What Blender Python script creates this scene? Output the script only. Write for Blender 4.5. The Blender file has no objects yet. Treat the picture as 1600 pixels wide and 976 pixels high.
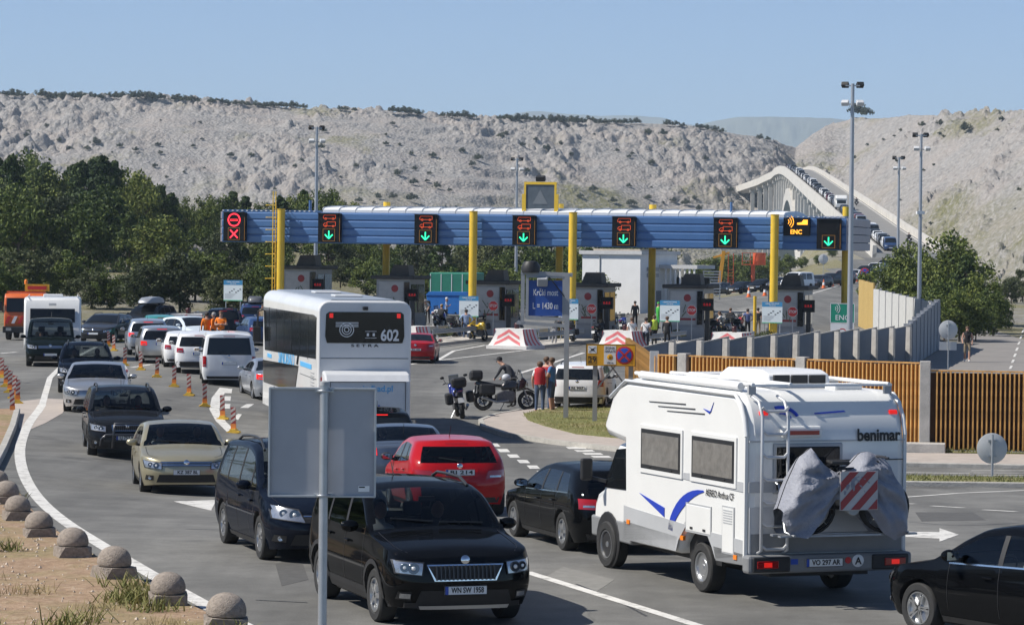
import bpy, math, random
import numpy as np
from mathutils import Vector, Matrix
R = math.radians
sc = bpy.context.scene
COL = sc.collection
rnd = random.Random(7)

# ---------------------------------------------------------------- camera
CAMZ, FPX, PITCH, ROLL = 4.43, 4800.0, math.atan(96/4800.0), R(0.6)
cam_d = bpy.data.cameras.new('camera'); cam = bpy.data.objects.new('camera', cam_d); COL.objects.link(cam)
cam_d.sensor_width = 36; cam_d.lens = FPX/1600*36; cam_d.clip_start = 0.5; cam_d.clip_end = 60000
CM = Matrix.Translation((0,0,CAMZ)) @ Matrix.Rotation(math.pi/2-PITCH,4,'X') @ Matrix.Rotation(ROLL,4,'Z')
cam.matrix_world = CM
sc.camera = cam
# ---------------------------------------------------------------- sky, sun, exposure
SUN_EL, SUN_ROT = R(47), R(262)
w = bpy.data.worlds.new('World'); sc.world = w; w.use_nodes = True
nt = w.node_tree; nt.nodes.clear()
sky = nt.nodes.new('ShaderNodeTexSky'); sky.sky_type = 'NISHITA'; sky.sun_disc = False
sky.sun_elevation = SUN_EL; sky.sun_rotation = SUN_ROT; sky.air_density = 0.5; sky.dust_density = 0.0; sky.ozone_density = 3.5
bg = nt.nodes.new('ShaderNodeBackground'); bg.inputs[1].default_value = 0.104
wo = nt.nodes.new('ShaderNodeOutputWorld')
nt.links.new(sky.outputs[0], bg.inputs[0]); nt.links.new(bg.outputs[0], wo.inputs[0])
sun_d = bpy.data.lights.new('sun', 'SUN'); sun_d.energy = 5.0; sun_d.angle = R(0.5); sun_d.color = (1, .95, .87)
sun = bpy.data.objects.new('sun', sun_d); COL.objects.link(sun)
SDIR = Vector((math.sin(SUN_ROT)*math.cos(SUN_EL), math.cos(SUN_ROT)*math.cos(SUN_EL), math.sin(SUN_EL)))
sun.rotation_euler = SDIR.to_track_quat('Z','Y').to_euler()
sc.view_settings.view_transform = 'Standard'; sc.view_settings.look = 'None'; sc.view_settings.gamma = 1
sc.view_settings.use_curve_mapping = False; sc.view_settings.exposure = 0.36
sc.render.engine = 'CYCLES'
sc.cycles.max_bounces = 6; sc.cycles.transparent_max_bounces = 12; sc.cycles.volume_bounces = 0
sc.cycles.use_denoising = True

# ---------------------------------------------------------------- ground heights, pixel rays (1600x976 photograph pixels)
def sst(a, b, x):
    t = min(1., max(0., (x-a)/(b-a))); return t*t*(3-2*t)
AY = [200, 325, 385, 450, 520, 535]; AZ = [0, 1.1, 1.9, 5.3, 8.7, 8.9]
def gz(x, y):
    z = -.8*sst(42, 75, y)*(.3+.7*sst(-13, -4, x))
    cx0 = float(np.interp(y, [200,270,340,420,470,560], [14,28,42,54,58.5,64]))
    z += float(np.interp(y, AY, AZ))*sst(cx0-24, cx0-9, x)
    if y > 290: z -= 42*sst(295, 400, y)*sst(cx0+8, cx0+26, x)
    if y > 450: z -= 20*sst(450, 540, y)*sst(cx0-8, cx0-26, x)
    if y > 168: z += .022*(min(y, 330)-168)*sst(-9, -22, x) + .012*(min(y,330)-168)*sst(6,-9,x)
    if y > 545: z -= 45*sst(545, 640, y)
    return z
def ray(px, py):
    d = Vector(((px-800)/FPX, -(py-488)/FPX, -1.0)); return (CM.to_3x3() @ d).normalized()
def gp(px, py, h=0.0):
    """point of the ground (plus h) that the photograph shows at that pixel"""
    d = ray(px, py); t = 12.0
    def g(t): return CAMZ+d.z*t - gz(d.x*t, d.y*t) - h
    while g(t) > 0 and t < 900: t += 1.0
    a, b = t-1, t
    for _ in range(25):
        m = (a+b)/2
        if g(m) > 0: a = m
        else: b = m
    return Vector((d.x*b, d.y*b, CAMZ+d.z*b))
def dp(px, py, Y):
    """point at depth Y behind that pixel"""
    d = ray(px, py); t = Y/d.y; return Vector((d.x*t, Y, CAMZ+d.z*t))
def proj(p):
    q = CM.inverted() @ Vector(p); return (800+FPX*q.x/-q.z, 488-FPX*q.y/-q.z)

# ---------------------------------------------------------------- materials
MATS = {}
def mat(name, col, rough=.6, metal=0, coat=0, var=0.0, vscale=3.0, bump=0.0, bscale=20.0, emit=0, spec=.5, col2=None):
    if name in MATS: return MATS[name]
    m = bpy.data.materials.new(name); m.use_nodes = True; MATS[name] = m
    n = m.node_tree.nodes; l = m.node_tree.links; b = n['Principled BSDF']
    b.inputs['Roughness'].default_value = rough; b.inputs['Metallic'].default_value = metal
    b.inputs['Coat Weight'].default_value = coat; b.inputs['Coat Roughness'].default_value = .04
    b.inputs['Specular IOR Level'].default_value = spec
    c = (*col, 1); b.inputs['Base Color'].default_value = c
    tc = n.new('ShaderNodeTexCoord')
    if var > 0:
        nz = n.new('ShaderNodeTexNoise'); nz.inputs['Scale'].default_value = vscale; nz.inputs['Detail'].default_value = 5
        nz.inputs['Roughness'].default_value = .65
        l.new(tc.outputs['Object'], nz.inputs['Vector'])
        rp = n.new('ShaderNodeValToRGB'); l.new(nz.outputs['Fac'], rp.inputs[0])
        k0 = tuple(max(0, x*(1-var)) for x in col); k1 = col2 or tuple(min(1, x*(1+var)) for x in col)
        rp.color_ramp.elements[0].position = .3; rp.color_ramp.elements[1].position = .7
        rp.color_ramp.elements[0].color = (*k0, 1); rp.color_ramp.elements[1].color = (*k1, 1)
        l.new(rp.outputs[0], b.inputs['Base Color'])
    if bump > 0:
        nb = n.new('ShaderNodeTexNoise'); nb.inputs['Scale'].default_value = bscale; nb.inputs['Detail'].default_value = 4
        l.new(tc.outputs['Object'], nb.inputs['Vector'])
        bp = n.new('ShaderNodeBump'); bp.inputs['Strength'].default_value = bump; bp.inputs['Distance'].default_value = .05
        l.new(nb.outputs['Fac'], bp.inputs['Height']); l.new(bp.outputs[0], b.inputs['Normal'])
    if emit:
        b.inputs['Emission Color'].default_value = c; b.inputs['Emission Strength'].default_value = emit
    return m
def glass_mat(name, tint, opaque=False):
    if name in MATS: return MATS[name]
    m = bpy.data.materials.new(name); m.use_nodes = True; MATS[name] = m
    n = m.node_tree.nodes; l = m.node_tree.links
    if opaque:
        b = n['Principled BSDF']; b.inputs['Base Color'].default_value = (*tint, 1); b.inputs['Roughness'].default_value = .06
        return m
    n.remove(n['Principled BSDF'])
    tr = n.new('ShaderNodeBsdfTransparent'); tr.inputs[0].default_value = (*tint, 1)
    gl = n.new('ShaderNodeBsdfGlossy'); gl.inputs['Roughness'].default_value = .03
    fr = n.new('ShaderNodeFresnel'); fr.inputs[0].default_value = 1.5
    mx = n.new('ShaderNodeMixShader'); l.new(fr.outputs[0], mx.inputs[0]); l.new(tr.outputs[0], mx.inputs[1]); l.new(gl.outputs[0], mx.inputs[2])
    l.new(mx.outputs[0], n['Material Output'].inputs[0])
    return m
def paint(name, col, metal=0.0, rough=.32):
    """car paint under a clear coat, with a little road dust"""
    if max(col) < .05: return mat('paint_'+name, tuple(c*.45 for c in col), .5, 0, .42, var=.05, vscale=2.5, spec=0)
    return mat('paint_'+name, col, rough, metal, .6, var=.05, vscale=2.5, spec=.04)
BLACK = mat('black_plastic', (.018,.018,.019), .55, var=.2)
RUBBER = mat('tyre_rubber', (.022,.022,.022), .8, var=.25, vscale=8)
CHROME = mat('chrome_trim', (.75,.75,.76), .15, 1.0)
ALLOY = mat('alloy_rim', (.55,.56,.57), .3, .9, var=.1)
STEEL = mat('galvanised_steel', (.42,.44,.46), .45, .7, var=.12, vscale=5)
WHITE = mat('white_enamel', (.78,.78,.77), .4, 0, .3, var=.04)
RED = mat('red_enamel', (.55,.03,.03), .45, var=.08)
DARKG = glass_mat('dark_window_glass', (.008,.010,.012), True)
CLEARG = glass_mat('tinted_car_glass', (.50,.54,.54))
PRIVG = glass_mat('privacy_car_glass', (.16,.17,.18))
REDLAMP = mat('red_lamp_lens', (.32,.008,.010), .12, 0, 1)
REDLIT = mat('lit_red_lamp', (.8,.02,.015), .2, emit=.45)
LAMP = mat('headlamp_lens', (.46,.47,.48), .22, .75, 1, var=.16, vscale=22)
AMBER = mat('amber_lens', (.8,.22,.02), .2)
PLATE = mat('plate_white', (.74,.75,.74), .4)
PLATEBLUE = mat('plate_blue', (.02,.07,.4), .4)
INK = mat('black_ink', (.01,.01,.012), .5)
CONC = mat('weathered_concrete', (.42,.40,.37), .85, var=.18, vscale=3, bump=.3, bscale=30)
YELLOW = mat('yellow_steel_paint', (.72,.47,.035), .45, var=.08, vscale=2)

# ---------------------------------------------------------------- mesh builder
class MB:
    def __init__(s): s.v = []; s.f = []; s.m = []; s.k = 0
    def add(s, vs, fs):
        o = len(s.v); s.v += [tuple(p) for p in vs]; s.f += [tuple(i+o for i in f) for f in fs]; s.m += [s.k]*len(fs); return s
    def box(s, x0, x1, y0, y1, z0, z1):
        return s.add([(x0,y0,z0),(x1,y0,z0),(x1,y1,z0),(x0,y1,z0),(x0,y0,z1),(x1,y0,z1),(x1,y1,z1),(x0,y1,z1)],
                     [(0,3,2,1),(4,5,6,7),(0,1,5,4),(1,2,6,5),(2,3,7,6),(3,0,4,7)])
    def obox(s, c, size, rz=0, rx=0, ry=0):
        M = Matrix.Translation(c) @ Matrix.Rotation(rz,4,'Z') @ Matrix.Rotation(ry,4,'Y') @ Matrix.Rotation(rx,4,'X')
        a, b, c_ = (q/2 for q in size); t = MB().box(-a,a,-b,b,-c_,c_)
        return s.add([M @ Vector(p) for p in t.v], t.f)
    def bar(s, p0, p1, w, h):
        """rectangular bar between two points"""
        p0, p1 = Vector(p0), Vector(p1); d = (p1-p0); L = d.length
        q = d.to_track_quat('X','Z').to_matrix().to_4x4(); M = Matrix.Translation((p0+p1)/2) @ q
        t = MB().box(-L/2,L/2,-w/2,w/2,-h/2,h/2); return s.add([M @ Vector(p) for p in t.v], t.f)
    def tube(s, pts, r, n=8, caps=True):
        pts = [Vector(p) for p in pts]; N = len(pts); rs = r if isinstance(r, (list,tuple)) else [r]*N
        vs = []; up = None
        for i, p in enumerate(pts):
            d = (pts[min(i+1,N-1)]-pts[max(i-1,0)]).normalized()
            if up is None: up = Vector((0,0,1)) if abs(d.z) < .9 else Vector((1,0,0))
            a = d.cross(up).normalized(); b = a.cross(d).normalized(); up = b
            for k in range(n):
                t = 2*math.pi*k/n; vs.append(p + (a*math.cos(t)+b*math.sin(t))*rs[i])
        fs = [(i*n+k, i*n+(k+1)%n, (i+1)*n+(k+1)%n, (i+1)*n+k) for i in range(N-1) for k in range(n)]
        if caps: fs += [tuple(range(n-1,-1,-1)), tuple((N-1)*n+k for k in range(n))]
        return s.add(vs, fs)
    def cyl(s, p0, p1, r0, r1=None, n=12): return s.tube([p0,p1], [r0, r0 if r1 is None else r1], n)
    def lathe(s, prof, n=16, M=Matrix()):
        """profile of (radius, height) turned round the local Z axis"""
        vs = []; N = len(prof)
        for r, z in prof:
            for k in range(n):
                t = 2*math.pi*k/n; vs.append(M @ Vector((r*math.cos(t), r*math.sin(t), z)))
        fs = [(i*n+k, i*n+(k+1)%n, (i+1)*n+(k+1)%n, (i+1)*n+k) for i in range(N-1) for k in range(n)]
        cl = prof[0] == prof[-1]
        if prof[0][0] > 1e-4 and not cl: fs.append(tuple(range(n-1,-1,-1)))
        if prof[-1][0] > 1e-4 and not cl: fs.append(tuple((N-1)*n+k for k in range(n)))
        return s.add(vs, fs)
    def prism(s, poly, ax, a, b):
        """polygon in the plane across axis ax, extruded from a to b"""
        def P(u, v, w): return {'x':(w,u,v), 'y':(u,w,v), 'z':(u,v,w)}[ax]
        n = len(poly); vs = [P(u,v,a) for u,v in poly]+[P(u,v,b) for u,v in poly]
        return s.add(vs, [tuple(range(n-1,-1,-1)), tuple(range(n,2*n))]+[(i,(i+1)%n,n+(i+1)%n,n+i) for i in range(n)])
    def ball(s, c, r, n=10, m=6):
        c = Vector(c); r = r if isinstance(r,(tuple,list)) else (r,r,r)
        return s.lathe([(math.sin(math.pi*i/m), -math.cos(math.pi*i/m)) for i in range(m+1)], n, Matrix.Translation(c) @ Matrix.Diagonal((*r,1)))
    def mesh(s, name, mt, smooth=None):
        me = bpy.data.meshes.new(name); me.from_pydata(s.v, [], s.f)
        ms = mt if isinstance(mt, (list,tuple)) else [mt]
        for q in ms: me.materials.append(q)
        if len(ms) > 1: me.polygons.foreach_set('material_index', s.m)
        me.validate(); 
        if smooth: me.shade_smooth(); me.set_sharp_from_angle(angle=R(smooth))
        me.update(); return me
    def build(s, name, mt, parent=None, smooth=None, loc=None, rz=0, bevel=0):
        o = bpy.data.objects.new(name, s.mesh(name, mt, smooth)); COL.objects.link(o)
        if parent is not None: o.parent = parent
        if loc is not None: o.location = loc
        o.rotation_euler.z = rz
        if bevel:
            bv = o.modifiers.new('bevel','BEVEL'); bv.width = bevel; bv.segments = 2; bv.limit_method = 'ANGLE'; bv.angle_limit = R(40)
        return o
def tag(o, label, cat, group=None):
    o['label'] = label; o['category'] = cat
    if group: o['group'] = group
    return o
def empty(name, loc=(0,0,0), rz=0, label=None, cat=None, group=None):
    o = bpy.data.objects.new(name, None); COL.objects.link(o); o.location = loc; o.rotation_euler.z = rz; o.empty_display_size = .2
    if label: tag(o, label, cat, group)
    return o
def struct(o): o['kind'] = 'structure'; return o
def stuff(o, label=None, cat=None):
    o['kind'] = 'stuff'
    if label: tag(o, label, cat)
    return o
def put(me, name, parent=None, loc=(0,0,0), rz=0, scale=None):
    o = bpy.data.objects.new(name, me); COL.objects.link(o); o.parent = parent; o.location = loc; o.rotation_euler.z = rz
    if scale: o.scale = scale if isinstance(scale,(tuple,list)) else (scale,)*3
    return o
KIDS = {}
def copy_tree(o, parent=None, depth=0):
    c = o.copy(); COL.objects.link(c); c.parent = parent
    for ch in o.children: copy_tree(ch, c, depth+1)
    return c
TXT = {}
def text(s, size, mt, parent, M, name='lettering', bold=0.0, width=None, ext=.002):
    """flat lettering; local x along the line, y up, z out of the surface"""
    key = (s, size, bold, mt.name, width)
    if key not in TXT:
        cu = bpy.data.curves.new('t','FONT'); cu.body = s; cu.size = size; cu.align_x = 'CENTER'; cu.align_y = 'CENTER'
        cu.extrude = ext; cu.offset = bold; cu.resolution_u = 3
        to = bpy.data.objects.new('t', cu); COL.objects.link(to)
        me = bpy.data.meshes.new_from_object(to.evaluated_get(bpy.context.evaluated_depsgraph_get()))
        bpy.data.objects.remove(to); me.materials.clear(); me.materials.append(mt)
        if width:
            co = np.empty(len(me.vertices)*3, 'f'); me.vertices.foreach_get('co', co); co = co.reshape(-1,3)
            co[:,0] *= width/max(1e-6, np.ptp(co[:,0])); me.vertices.foreach_set('co', co.ravel())
        TXT[key] = me
    o = bpy.data.objects.new(name, TXT[key]); COL.objects.link(o)
    o.parent = parent; o.matrix_local = M; return o
def face_M(loc, out, up=(0,0,1)):
    """matrix that lays local xy on a surface at loc whose outward normal is out"""
    z = Vector(out).normalized(); x = Vector(up).cross(z).normalized(); y = z.cross(x)
    M = Matrix((x,y,z)).transposed().to_4x4(); M.translation = Vector(loc); return M

# ---------------------------------------------------------------- noise on numpy arrays
_rs = np.random.RandomState(5); _T = _rs.rand(256,256)
def vnoise(x, y):
    xi = np.floor(x).astype(int); yi = np.floor(y).astype(int); fx = x-xi; fy = y-yi
    fx = fx*fx*(3-2*fx); fy = fy*fy*(3-2*fy)
    a = _T[xi%256, yi%256]; b = _T[(xi+1)%256, yi%256]; c = _T[xi%256, (yi+1)%256]; d = _T[(xi+1)%256, (yi+1)%256]
    return (a*(1-fx)+b*fx)*(1-fy)+(c*(1-fx)+d*fx)*fy
def fbm(x, y, o=4):
    s = 0; a = .5
    for i in range(o): s = s+a*vnoise(x*2**i+17.3*i, y*2**i+9.1*i); a *= .5
    return s
def grid_mesh(name, X, Y, Z, mt, keep=None, smooth=True):
    ny, nx = X.shape; idx = np.arange(nx*ny).reshape(ny,nx)
    q = np.stack([idx[:-1,:-1], idx[:-1,1:], idx[1:,1:], idx[1:,:-1]], -1).reshape(-1,4)
    if keep is not None: q = q[keep.reshape(-1)]
    me = bpy.data.meshes.new(name); me.from_pydata(np.stack([X,Y,Z],-1).reshape(-1,3).tolist(), [], q.tolist())
    me.materials.append(mt)
    if smooth: me.shade_smooth()
    o = bpy.data.objects.new(name, me); COL.objects.link(o); return o
# ================================================================ ground, roads
def node_mat(name, build):
    m = bpy.data.materials.new(name); m.use_nodes = True; MATS[name] = m
    n = m.node_tree.nodes; l = m.node_tree.links; b = n['Principled BSDF']
    tc = n.new('ShaderNodeTexCoord')
    def noise(scale, detail=4, rough=.6, vec=None, dist=0):
        q = n.new('ShaderNodeTexNoise'); q.inputs['Scale'].default_value = scale; q.inputs['Detail'].default_value = detail
        q.inputs['Roughness'].default_value = rough; q.inputs['Distortion'].default_value = dist
        l.new(vec or tc.outputs['Object'], q.inputs['Vector']); return q.outputs['Fac']
    def ramp(fac, *st):
        q = n.new('ShaderNodeValToRGB'); l.new(fac, q.inputs[0]); e = q.color_ramp.elements
        while len(e) < len(st): e.new(.5)
        for i, (p, c) in enumerate(st): e[i].position = p; e[i].color = (*c, 1) if isinstance(c, tuple) else (c,c,c,1)
        return q.outputs[0]
    def mix(f, a, b_, mode='MIX'):
        q = n.new('ShaderNodeMix'); q.data_type = 'RGBA'; q.blend_type = mode
        for s, v in ((q.inputs[0], f), (q.inputs[6], a), (q.inputs[7], b_)):
            if hasattr(v, 'links'): l.new(v, s)
            elif isinstance(v, tuple): s.default_value = (*v, 1)
            else: s.default_value = v
        return q.outputs[2]
    def math_(op, a, b_=None):
        q = n.new('ShaderNodeMath'); q.operation = op
        for s, v in ((q.inputs[0], a), (q.inputs[1], b_)):
            if v is None: continue
            if hasattr(v, 'links'): l.new(v, s)
            else: s.default_value = v
        return q.outputs[0]
    def vor(scale, feature='F1', vec=None):
        q = n.new('ShaderNodeTexVoronoi'); q.feature = feature; q.inputs['Scale'].default_value = scale
        l.new(vec or tc.outputs['Object'], q.inputs['Vector']); return q
    def sepz():
        q = n.new('ShaderNodeSeparateXYZ'); l.new(tc.outputs['Object'], q.inputs[0]); return q.outputs[2]
    def mapping(scale=(1,1,1), rz=0):
        q = n.new('ShaderNodeMapping'); q.inputs['Scale'].default_value = scale; q.inputs['Rotation'].default_value = (0,0,rz)
        l.new(tc.outputs['Object'], q.inputs[0]); return q.outputs[0]
    def warp(amount, scale):
        q = n.new('ShaderNodeTexNoise'); q.inputs['Scale'].default_value = scale; l.new(tc.outputs['Object'], q.inputs['Vector'])
        a = n.new('ShaderNodeVectorMath'); a.operation = 'MULTIPLY_ADD'; l.new(q.outputs['Color'], a.inputs[0])
        a.inputs[1].default_value = (amount,)*3; l.new(tc.outputs['Object'], a.inputs[2]); return a.outputs[0]
    def bump(h, strength, dist):
        q = n.new('ShaderNodeBump'); q.inputs['Strength'].default_value = strength; q.inputs['Distance'].default_value = dist
        l.new(h, q.inputs['Height']); l.new(q.outputs[0], b.inputs['Normal'])
    class K: pass
    k = K(); k.__dict__.update(noise=noise, ramp=ramp, mix=mix, math=math_, vor=vor, mapping=mapping, warp=warp, bump=bump, sepz=sepz, b=b, l=l)
    build(k); return m
def _asphalt(k):
    big = k.noise(.11, 5); mid = k.noise(.9, 6, .7); fine = k.noise(38, 3, .8)
    c = k.ramp(big, (.3, (.118,.116,.107)), (.7, (.182,.178,.165)))
    c = k.mix(.85, c, k.ramp(mid, (.35, .74), (.65, 1.2)), 'MULTIPLY')
    c = k.mix(.6, c, k.ramp(fine, (.3, .6), (.7, 1.35)), 'MULTIPLY')
    tr = k.noise(1.0, 4, .6, k.mapping((.5,.03,1), R(-6)))                      # worn wheel tracks and oil along the lanes
    c = k.mix(.9, c, k.ramp(tr, (.36, .74), (.6, 1.12)), 'MULTIPLY')
    st = k.noise(.55, 3, .5); c = k.mix(.8, c, k.ramp(st, (.28, .62), (.36, 1.)), 'MULTIPLY')
    v = k.vor(.14, 'DISTANCE_TO_EDGE', k.warp(2.6, .35)); ed = k.ramp(v.outputs['Distance'], (.0, 0.), (.006, 1.))
    msk = k.ramp(k.noise(.13, 2), (.54, 1.), (.62, 0.))
    e2 = k.mix(msk, ed, (1.,1.,1.))
    c = k.mix(1., c, k.ramp(e2, (0., .35), (1., 1.)), 'MULTIPLY')
    k.l.new(c, k.b.inputs['Base Color']); k.b.inputs['Roughness'].default_value = .82
    k.bump(fine, .35, .01)
ASPH = node_mat('worn_asphalt', _asphalt)
def _soil(k):
    a = k.noise(.35, 6, .7); g = k.noise(6, 5, .8)
    c = k.ramp(g, (.3, (.20,.125,.075)), (.55, (.345,.235,.15)), (.75, (.48,.385,.29)))
    c = k.mix(k.ramp(a, (.47, 0.), (.62, .7)), c, k.ramp(k.noise(14, 3), (.3, (.11,.12,.04)), (.7, (.30,.25,.10))))
    k.l.new(c, k.b.inputs['Base Color']); k.b.inputs['Roughness'].default_value = .95; k.bump(g, .8, .05)
SOIL = node_mat('stony_red_soil', _soil)
def _dry(k):
    a = k.noise(.06, 6, .7); g = k.noise(2.2, 6, .8)
    c = k.ramp(g, (.3, (.10,.10,.04)), (.5, (.21,.19,.09)), (.72, (.36,.33,.26)))
    c = k.mix(k.ramp(a, (.45, 0.), (.6, .75)), c, k.ramp(k.noise(1.1, 6, .8), (.35, (.13,.12,.11)), (.65, (.44,.42,.40))))
    k.l.new(c, k.b.inputs['Base Color']); k.b.inputs['Roughness'].default_value = .95; k.bump(g, .9, .3)
DRY = node_mat('dry_stony_ground', _dry)
def _verge(k):
    a = k.noise(.8, 5, .7); g = k.noise(9, 5, .85)
    c = k.ramp(g, (.3, (.10,.13,.035)), (.7, (.27,.25,.09)))
    c = k.mix(k.ramp(a, (.5, 0.), (.68, .8)), c, (.34,.28,.16))
    k.l.new(c, k.b.inputs['Base Color']); k.b.inputs['Roughness'].default_value = .95; k.bump(g, .9, .06)
VERGE = node_mat('verge_grass_soil', _verge)
PAVE = mat('pinkish_pavement', (.40,.35,.31), .85, var=.14, vscale=2.2, bump=.25, bscale=40)
KERB = mat('kerb_stone', (.40,.385,.35), .85, var=.2, vscale=4, bump=.3, bscale=30)
def _linepaint(k):
    c = k.ramp(k.noise(3.5, 6, .75), (.34, (.26,.25,.235)), (.47, (.60,.585,.55)), (.7, (.72,.71,.67)))
    k.l.new(c, k.b.inputs['Base Color']); k.b.inputs['Roughness'].default_value = .7
LINE = node_mat('worn_white_line_paint', _linepaint)

xs = np.unique(np.concatenate([np.arange(-140,-40,4), np.arange(-40,42,1.), np.arange(42,150,4)])).astype(float)
ys = np.unique(np.concatenate([np.arange(-6,20,2), np.arange(20,110,1.), np.arange(110,210,2.), np.arange(210,680,5)])).astype(float)
GX, GY = np.meshgrid(xs, ys); GZ = np.vectorize(gz)(GX, GY)
ROADPOLY = [(-44,10),(45,10),(45,60),(18,79),(6,90),(4.2,100),(5,106),(15.5,135),(20,150),(24,175),(34,215),(42,270),(52,340),(60,420),(66,452),(66,470),(52,470),(49,440),(38,385),(22,330),(2,300),(-14,230),(-15,172),(-44,162)]
def inpoly(x, y, P):
    c = False; j = len(P)-1
    for i in range(len(P)):
        (xi,yi),(xj,yj) = P[i],P[j]
        if (yi > y) != (yj > y) and x < (xj-xi)*(y-yi)/(yj-yi)+xi: c = not c
        j = i
    return c
cx = (GX[:-1,:-1]+GX[1:,1:])/2; cy = (GY[:-1,:-1]+GY[1:,1:])/2
RK = np.vectorize(lambda a,b: inpoly(a,b,ROADPOLY))(cx, cy)
road = struct(grid_mesh('road', GX, GY, GZ, ASPH, RK))
rough = (fbm(GX*.13, GY*.13, 4)-.47)*2.2*np.clip((np.hypot(GX-4, np.maximum(0,GY-170))-60)/60, 0, 1)*(GY>172)*(GX<0)
terrain = struct(grid_mesh('terrain', GX, GY, GZ+rough-.002, DRY, ~RK))

import bmesh
def sheet(name, pts, mt, dz=.1, step=2.0, depth=.2, parent=None, noise_amp=0):
    """flat area with a vertical edge, following the ground; pts are world (x, y)"""
    bm = bmesh.new(); f = bm.faces.new([bm.verts.new((p[0],p[1],0)) for p in pts]); 
    if f.normal.z == 0: bm.normal_update()
    f.normal_update()
    if f.normal.z < 0: f.normal_flip()
    X = [p[0] for p in pts]; Y = [p[1] for p in pts]
    def cut(co, no): bmesh.ops.bisect_plane(bm, geom=bm.verts[:]+bm.edges[:]+bm.faces[:], plane_co=co, plane_no=no)
    a = min(X)+step
    while a < max(X): cut((a,0,0),(1,0,0)); a += step
    a = min(Y)+step
    while a < max(Y): cut((0,a,0),(0,1,0)); a += step
    be = [e for e in bm.edges if len(e.link_faces) == 1]
    inner = {v for v in bm.verts} - {v for e in be for v in e.verts}
    for v in bm.verts: v.co.z = gz(v.co.x, v.co.y)+dz + (rnd.uniform(-1,1)*noise_amp if v in inner else 0)
    r = bmesh.ops.extrude_edge_only(bm, edges=be)
    for v in [g for g in r['geom'] if isinstance(g, bmesh.types.BMVert)]: v.co.z -= depth
    me = bpy.data.meshes.new(name); bm.to_mesh(me); bm.free(); me.materials.append(mt)
    o = bpy.data.objects.new(name, me); COL.objects.link(o); o.parent = parent; return o
def pxs(*p): return [(gp(a,b).x, gp(a,b).y) for a,b in p]
def densify(pts, st=1.0):
    out = [Vector(pts[0])]
    for a, b in zip(pts[:-1], pts[1:]):
        a, b = Vector(a), Vector(b); n = max(1, int((b-a).length/st))
        out += [a.lerp(b, (i+1)/n) for i in range(n)]
    return out
def smooth_line(pts, it=2):
    for _ in range(it):
        q = [pts[0]]
        for a, b in zip(pts[:-1], pts[1:]):
            a, b = Vector(a), Vector(b); q += [a.lerp(b,.25), a.lerp(b,.75)]
        pts = q+[pts[-1]]
    return pts
def strip(name, pts, w, mt, dz=.005, parent=None, st=1.0):
    pts = densify([Vector((p[0],p[1])) for p in pts], st); vs = []; N = len(pts)
    for i, p in enumerate(pts):
        d = (pts[min(i+1,N-1)]-pts[max(i-1,0)]).normalized(); nrm = Vector((-d.y, d.x))
        for s in (-.5,.5): q = p+nrm*w*s; vs.append((q.x, q.y, gz(q.x,q.y)+dz))
    return MB().add(vs, [(2*i+1,2*i,2*i+2,2*i+3) for i in range(N-1)]).build(name, mt, parent)
def flat(name, pts, mt, dz=.005, parent=None): return sheet(name, pts, mt, dz, 1.0, .003, parent)
def kerb(name, pts, w=.16, h=.12, st=1.0, parent=None):
    pts = densify([Vector((p[0],p[1])) for p in pts], st); N = len(pts); vs = []
    for i, p in enumerate(pts):
        d = (pts[min(i+1,N-1)]-pts[max(i-1,0)]).normalized(); nrm = Vector((-d.y, d.x))
        for s, z in ((-.5,-.1),(-.5,h-.02),(-.4,h),(.5,h),(.5,-.1)):
            q = p+nrm*w*s; vs.append((q.x,q.y,gz(q.x,q.y)+z))
    return MB().add(vs, [(5*i+k, 5*i+5+k, 5*i+6+k, 5*i+1+k) for i in range(N-1) for k in range(4)]).build(name, KERB, parent)
M_ = 'lane_marking'
# markings (parts of the road)
EDGE = smooth_line(pxs((66,632),(60,642),(45,660),(33,688),(30,713),(38,745),(60,780),(100,815),(160,853),(240,900),(330,950),(425,1000)))
strip(M_, EDGE, .24, LINE, parent=road)
strip(M_, pxs((150,542),(130,552),(100,568),(78,590),(66,632)), .2, LINE, parent=road)
strip(M_, pxs((0,552),(26,550)), .25, LINE, parent=road)
strip(M_, pxs((822,893),(1110,983)), .17, LINE, parent=road)
flat(M_, pxs((1403,876),(1415,876),(1413,838),(1468,841),(1468,846),(1498,835),(1468,825),(1468,831),(1403,830)), LINE, parent=road)
for a, b in (((1536,796),(1588,799)), ((1455,790),(1506,793)), ((1412,786),(1430,787))): strip(M_, pxs(a,b), .16, LINE, parent=road)
strip(M_, pxs((1405,777),(1500,770),(1640,764)), .14, LINE, parent=road)
strip(M_, pxs((1410,738),(1515,739)), .12, LINE, parent=road)
for i in range(5): strip(M_, pxs((1518+i*3, 735+i*3.4),(1640,735+i*3.6)), .10, LINE, parent=road)
for i in range(6):
    x, y = 770+i*15.5, 695+i*8.6; flat(M_, pxs((x-9,y-2.5),(x+7,y-2.5),(x+12,y+2.5),(x-4,y+2.5)), LINE, parent=road)
for i in range(4): flat(M_, pxs((884+i*13,698+i*4.6),(912+i*13,698+i*4.6),(917+i*13,701+i*4.6),(889+i*13,701+i*4.6)), LINE, parent=road)
strip(M_, pxs((640,569),(685,562),(709,548),(758,539)), .2, LINE, parent=road)
strip(M_, pxs((683,563),(838,545)), .2, LINE, parent=road)
strip(M_, pxs((812,583),(912,551)), .2, LINE, parent=road)
strip(M_, pxs((350,606),(338,622),(335,640),(345,658),(364,676)), .3, LINE, parent=road)
for a in ((355,610),(353,622),(352,634)): flat(M_, pxs((a[0]-4,a[1]-3),(a[0]+8,a[1]-3),(a[0]+7,a[1]+4),(a[0]-5,a[1]+4)), LINE, parent=road)
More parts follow.
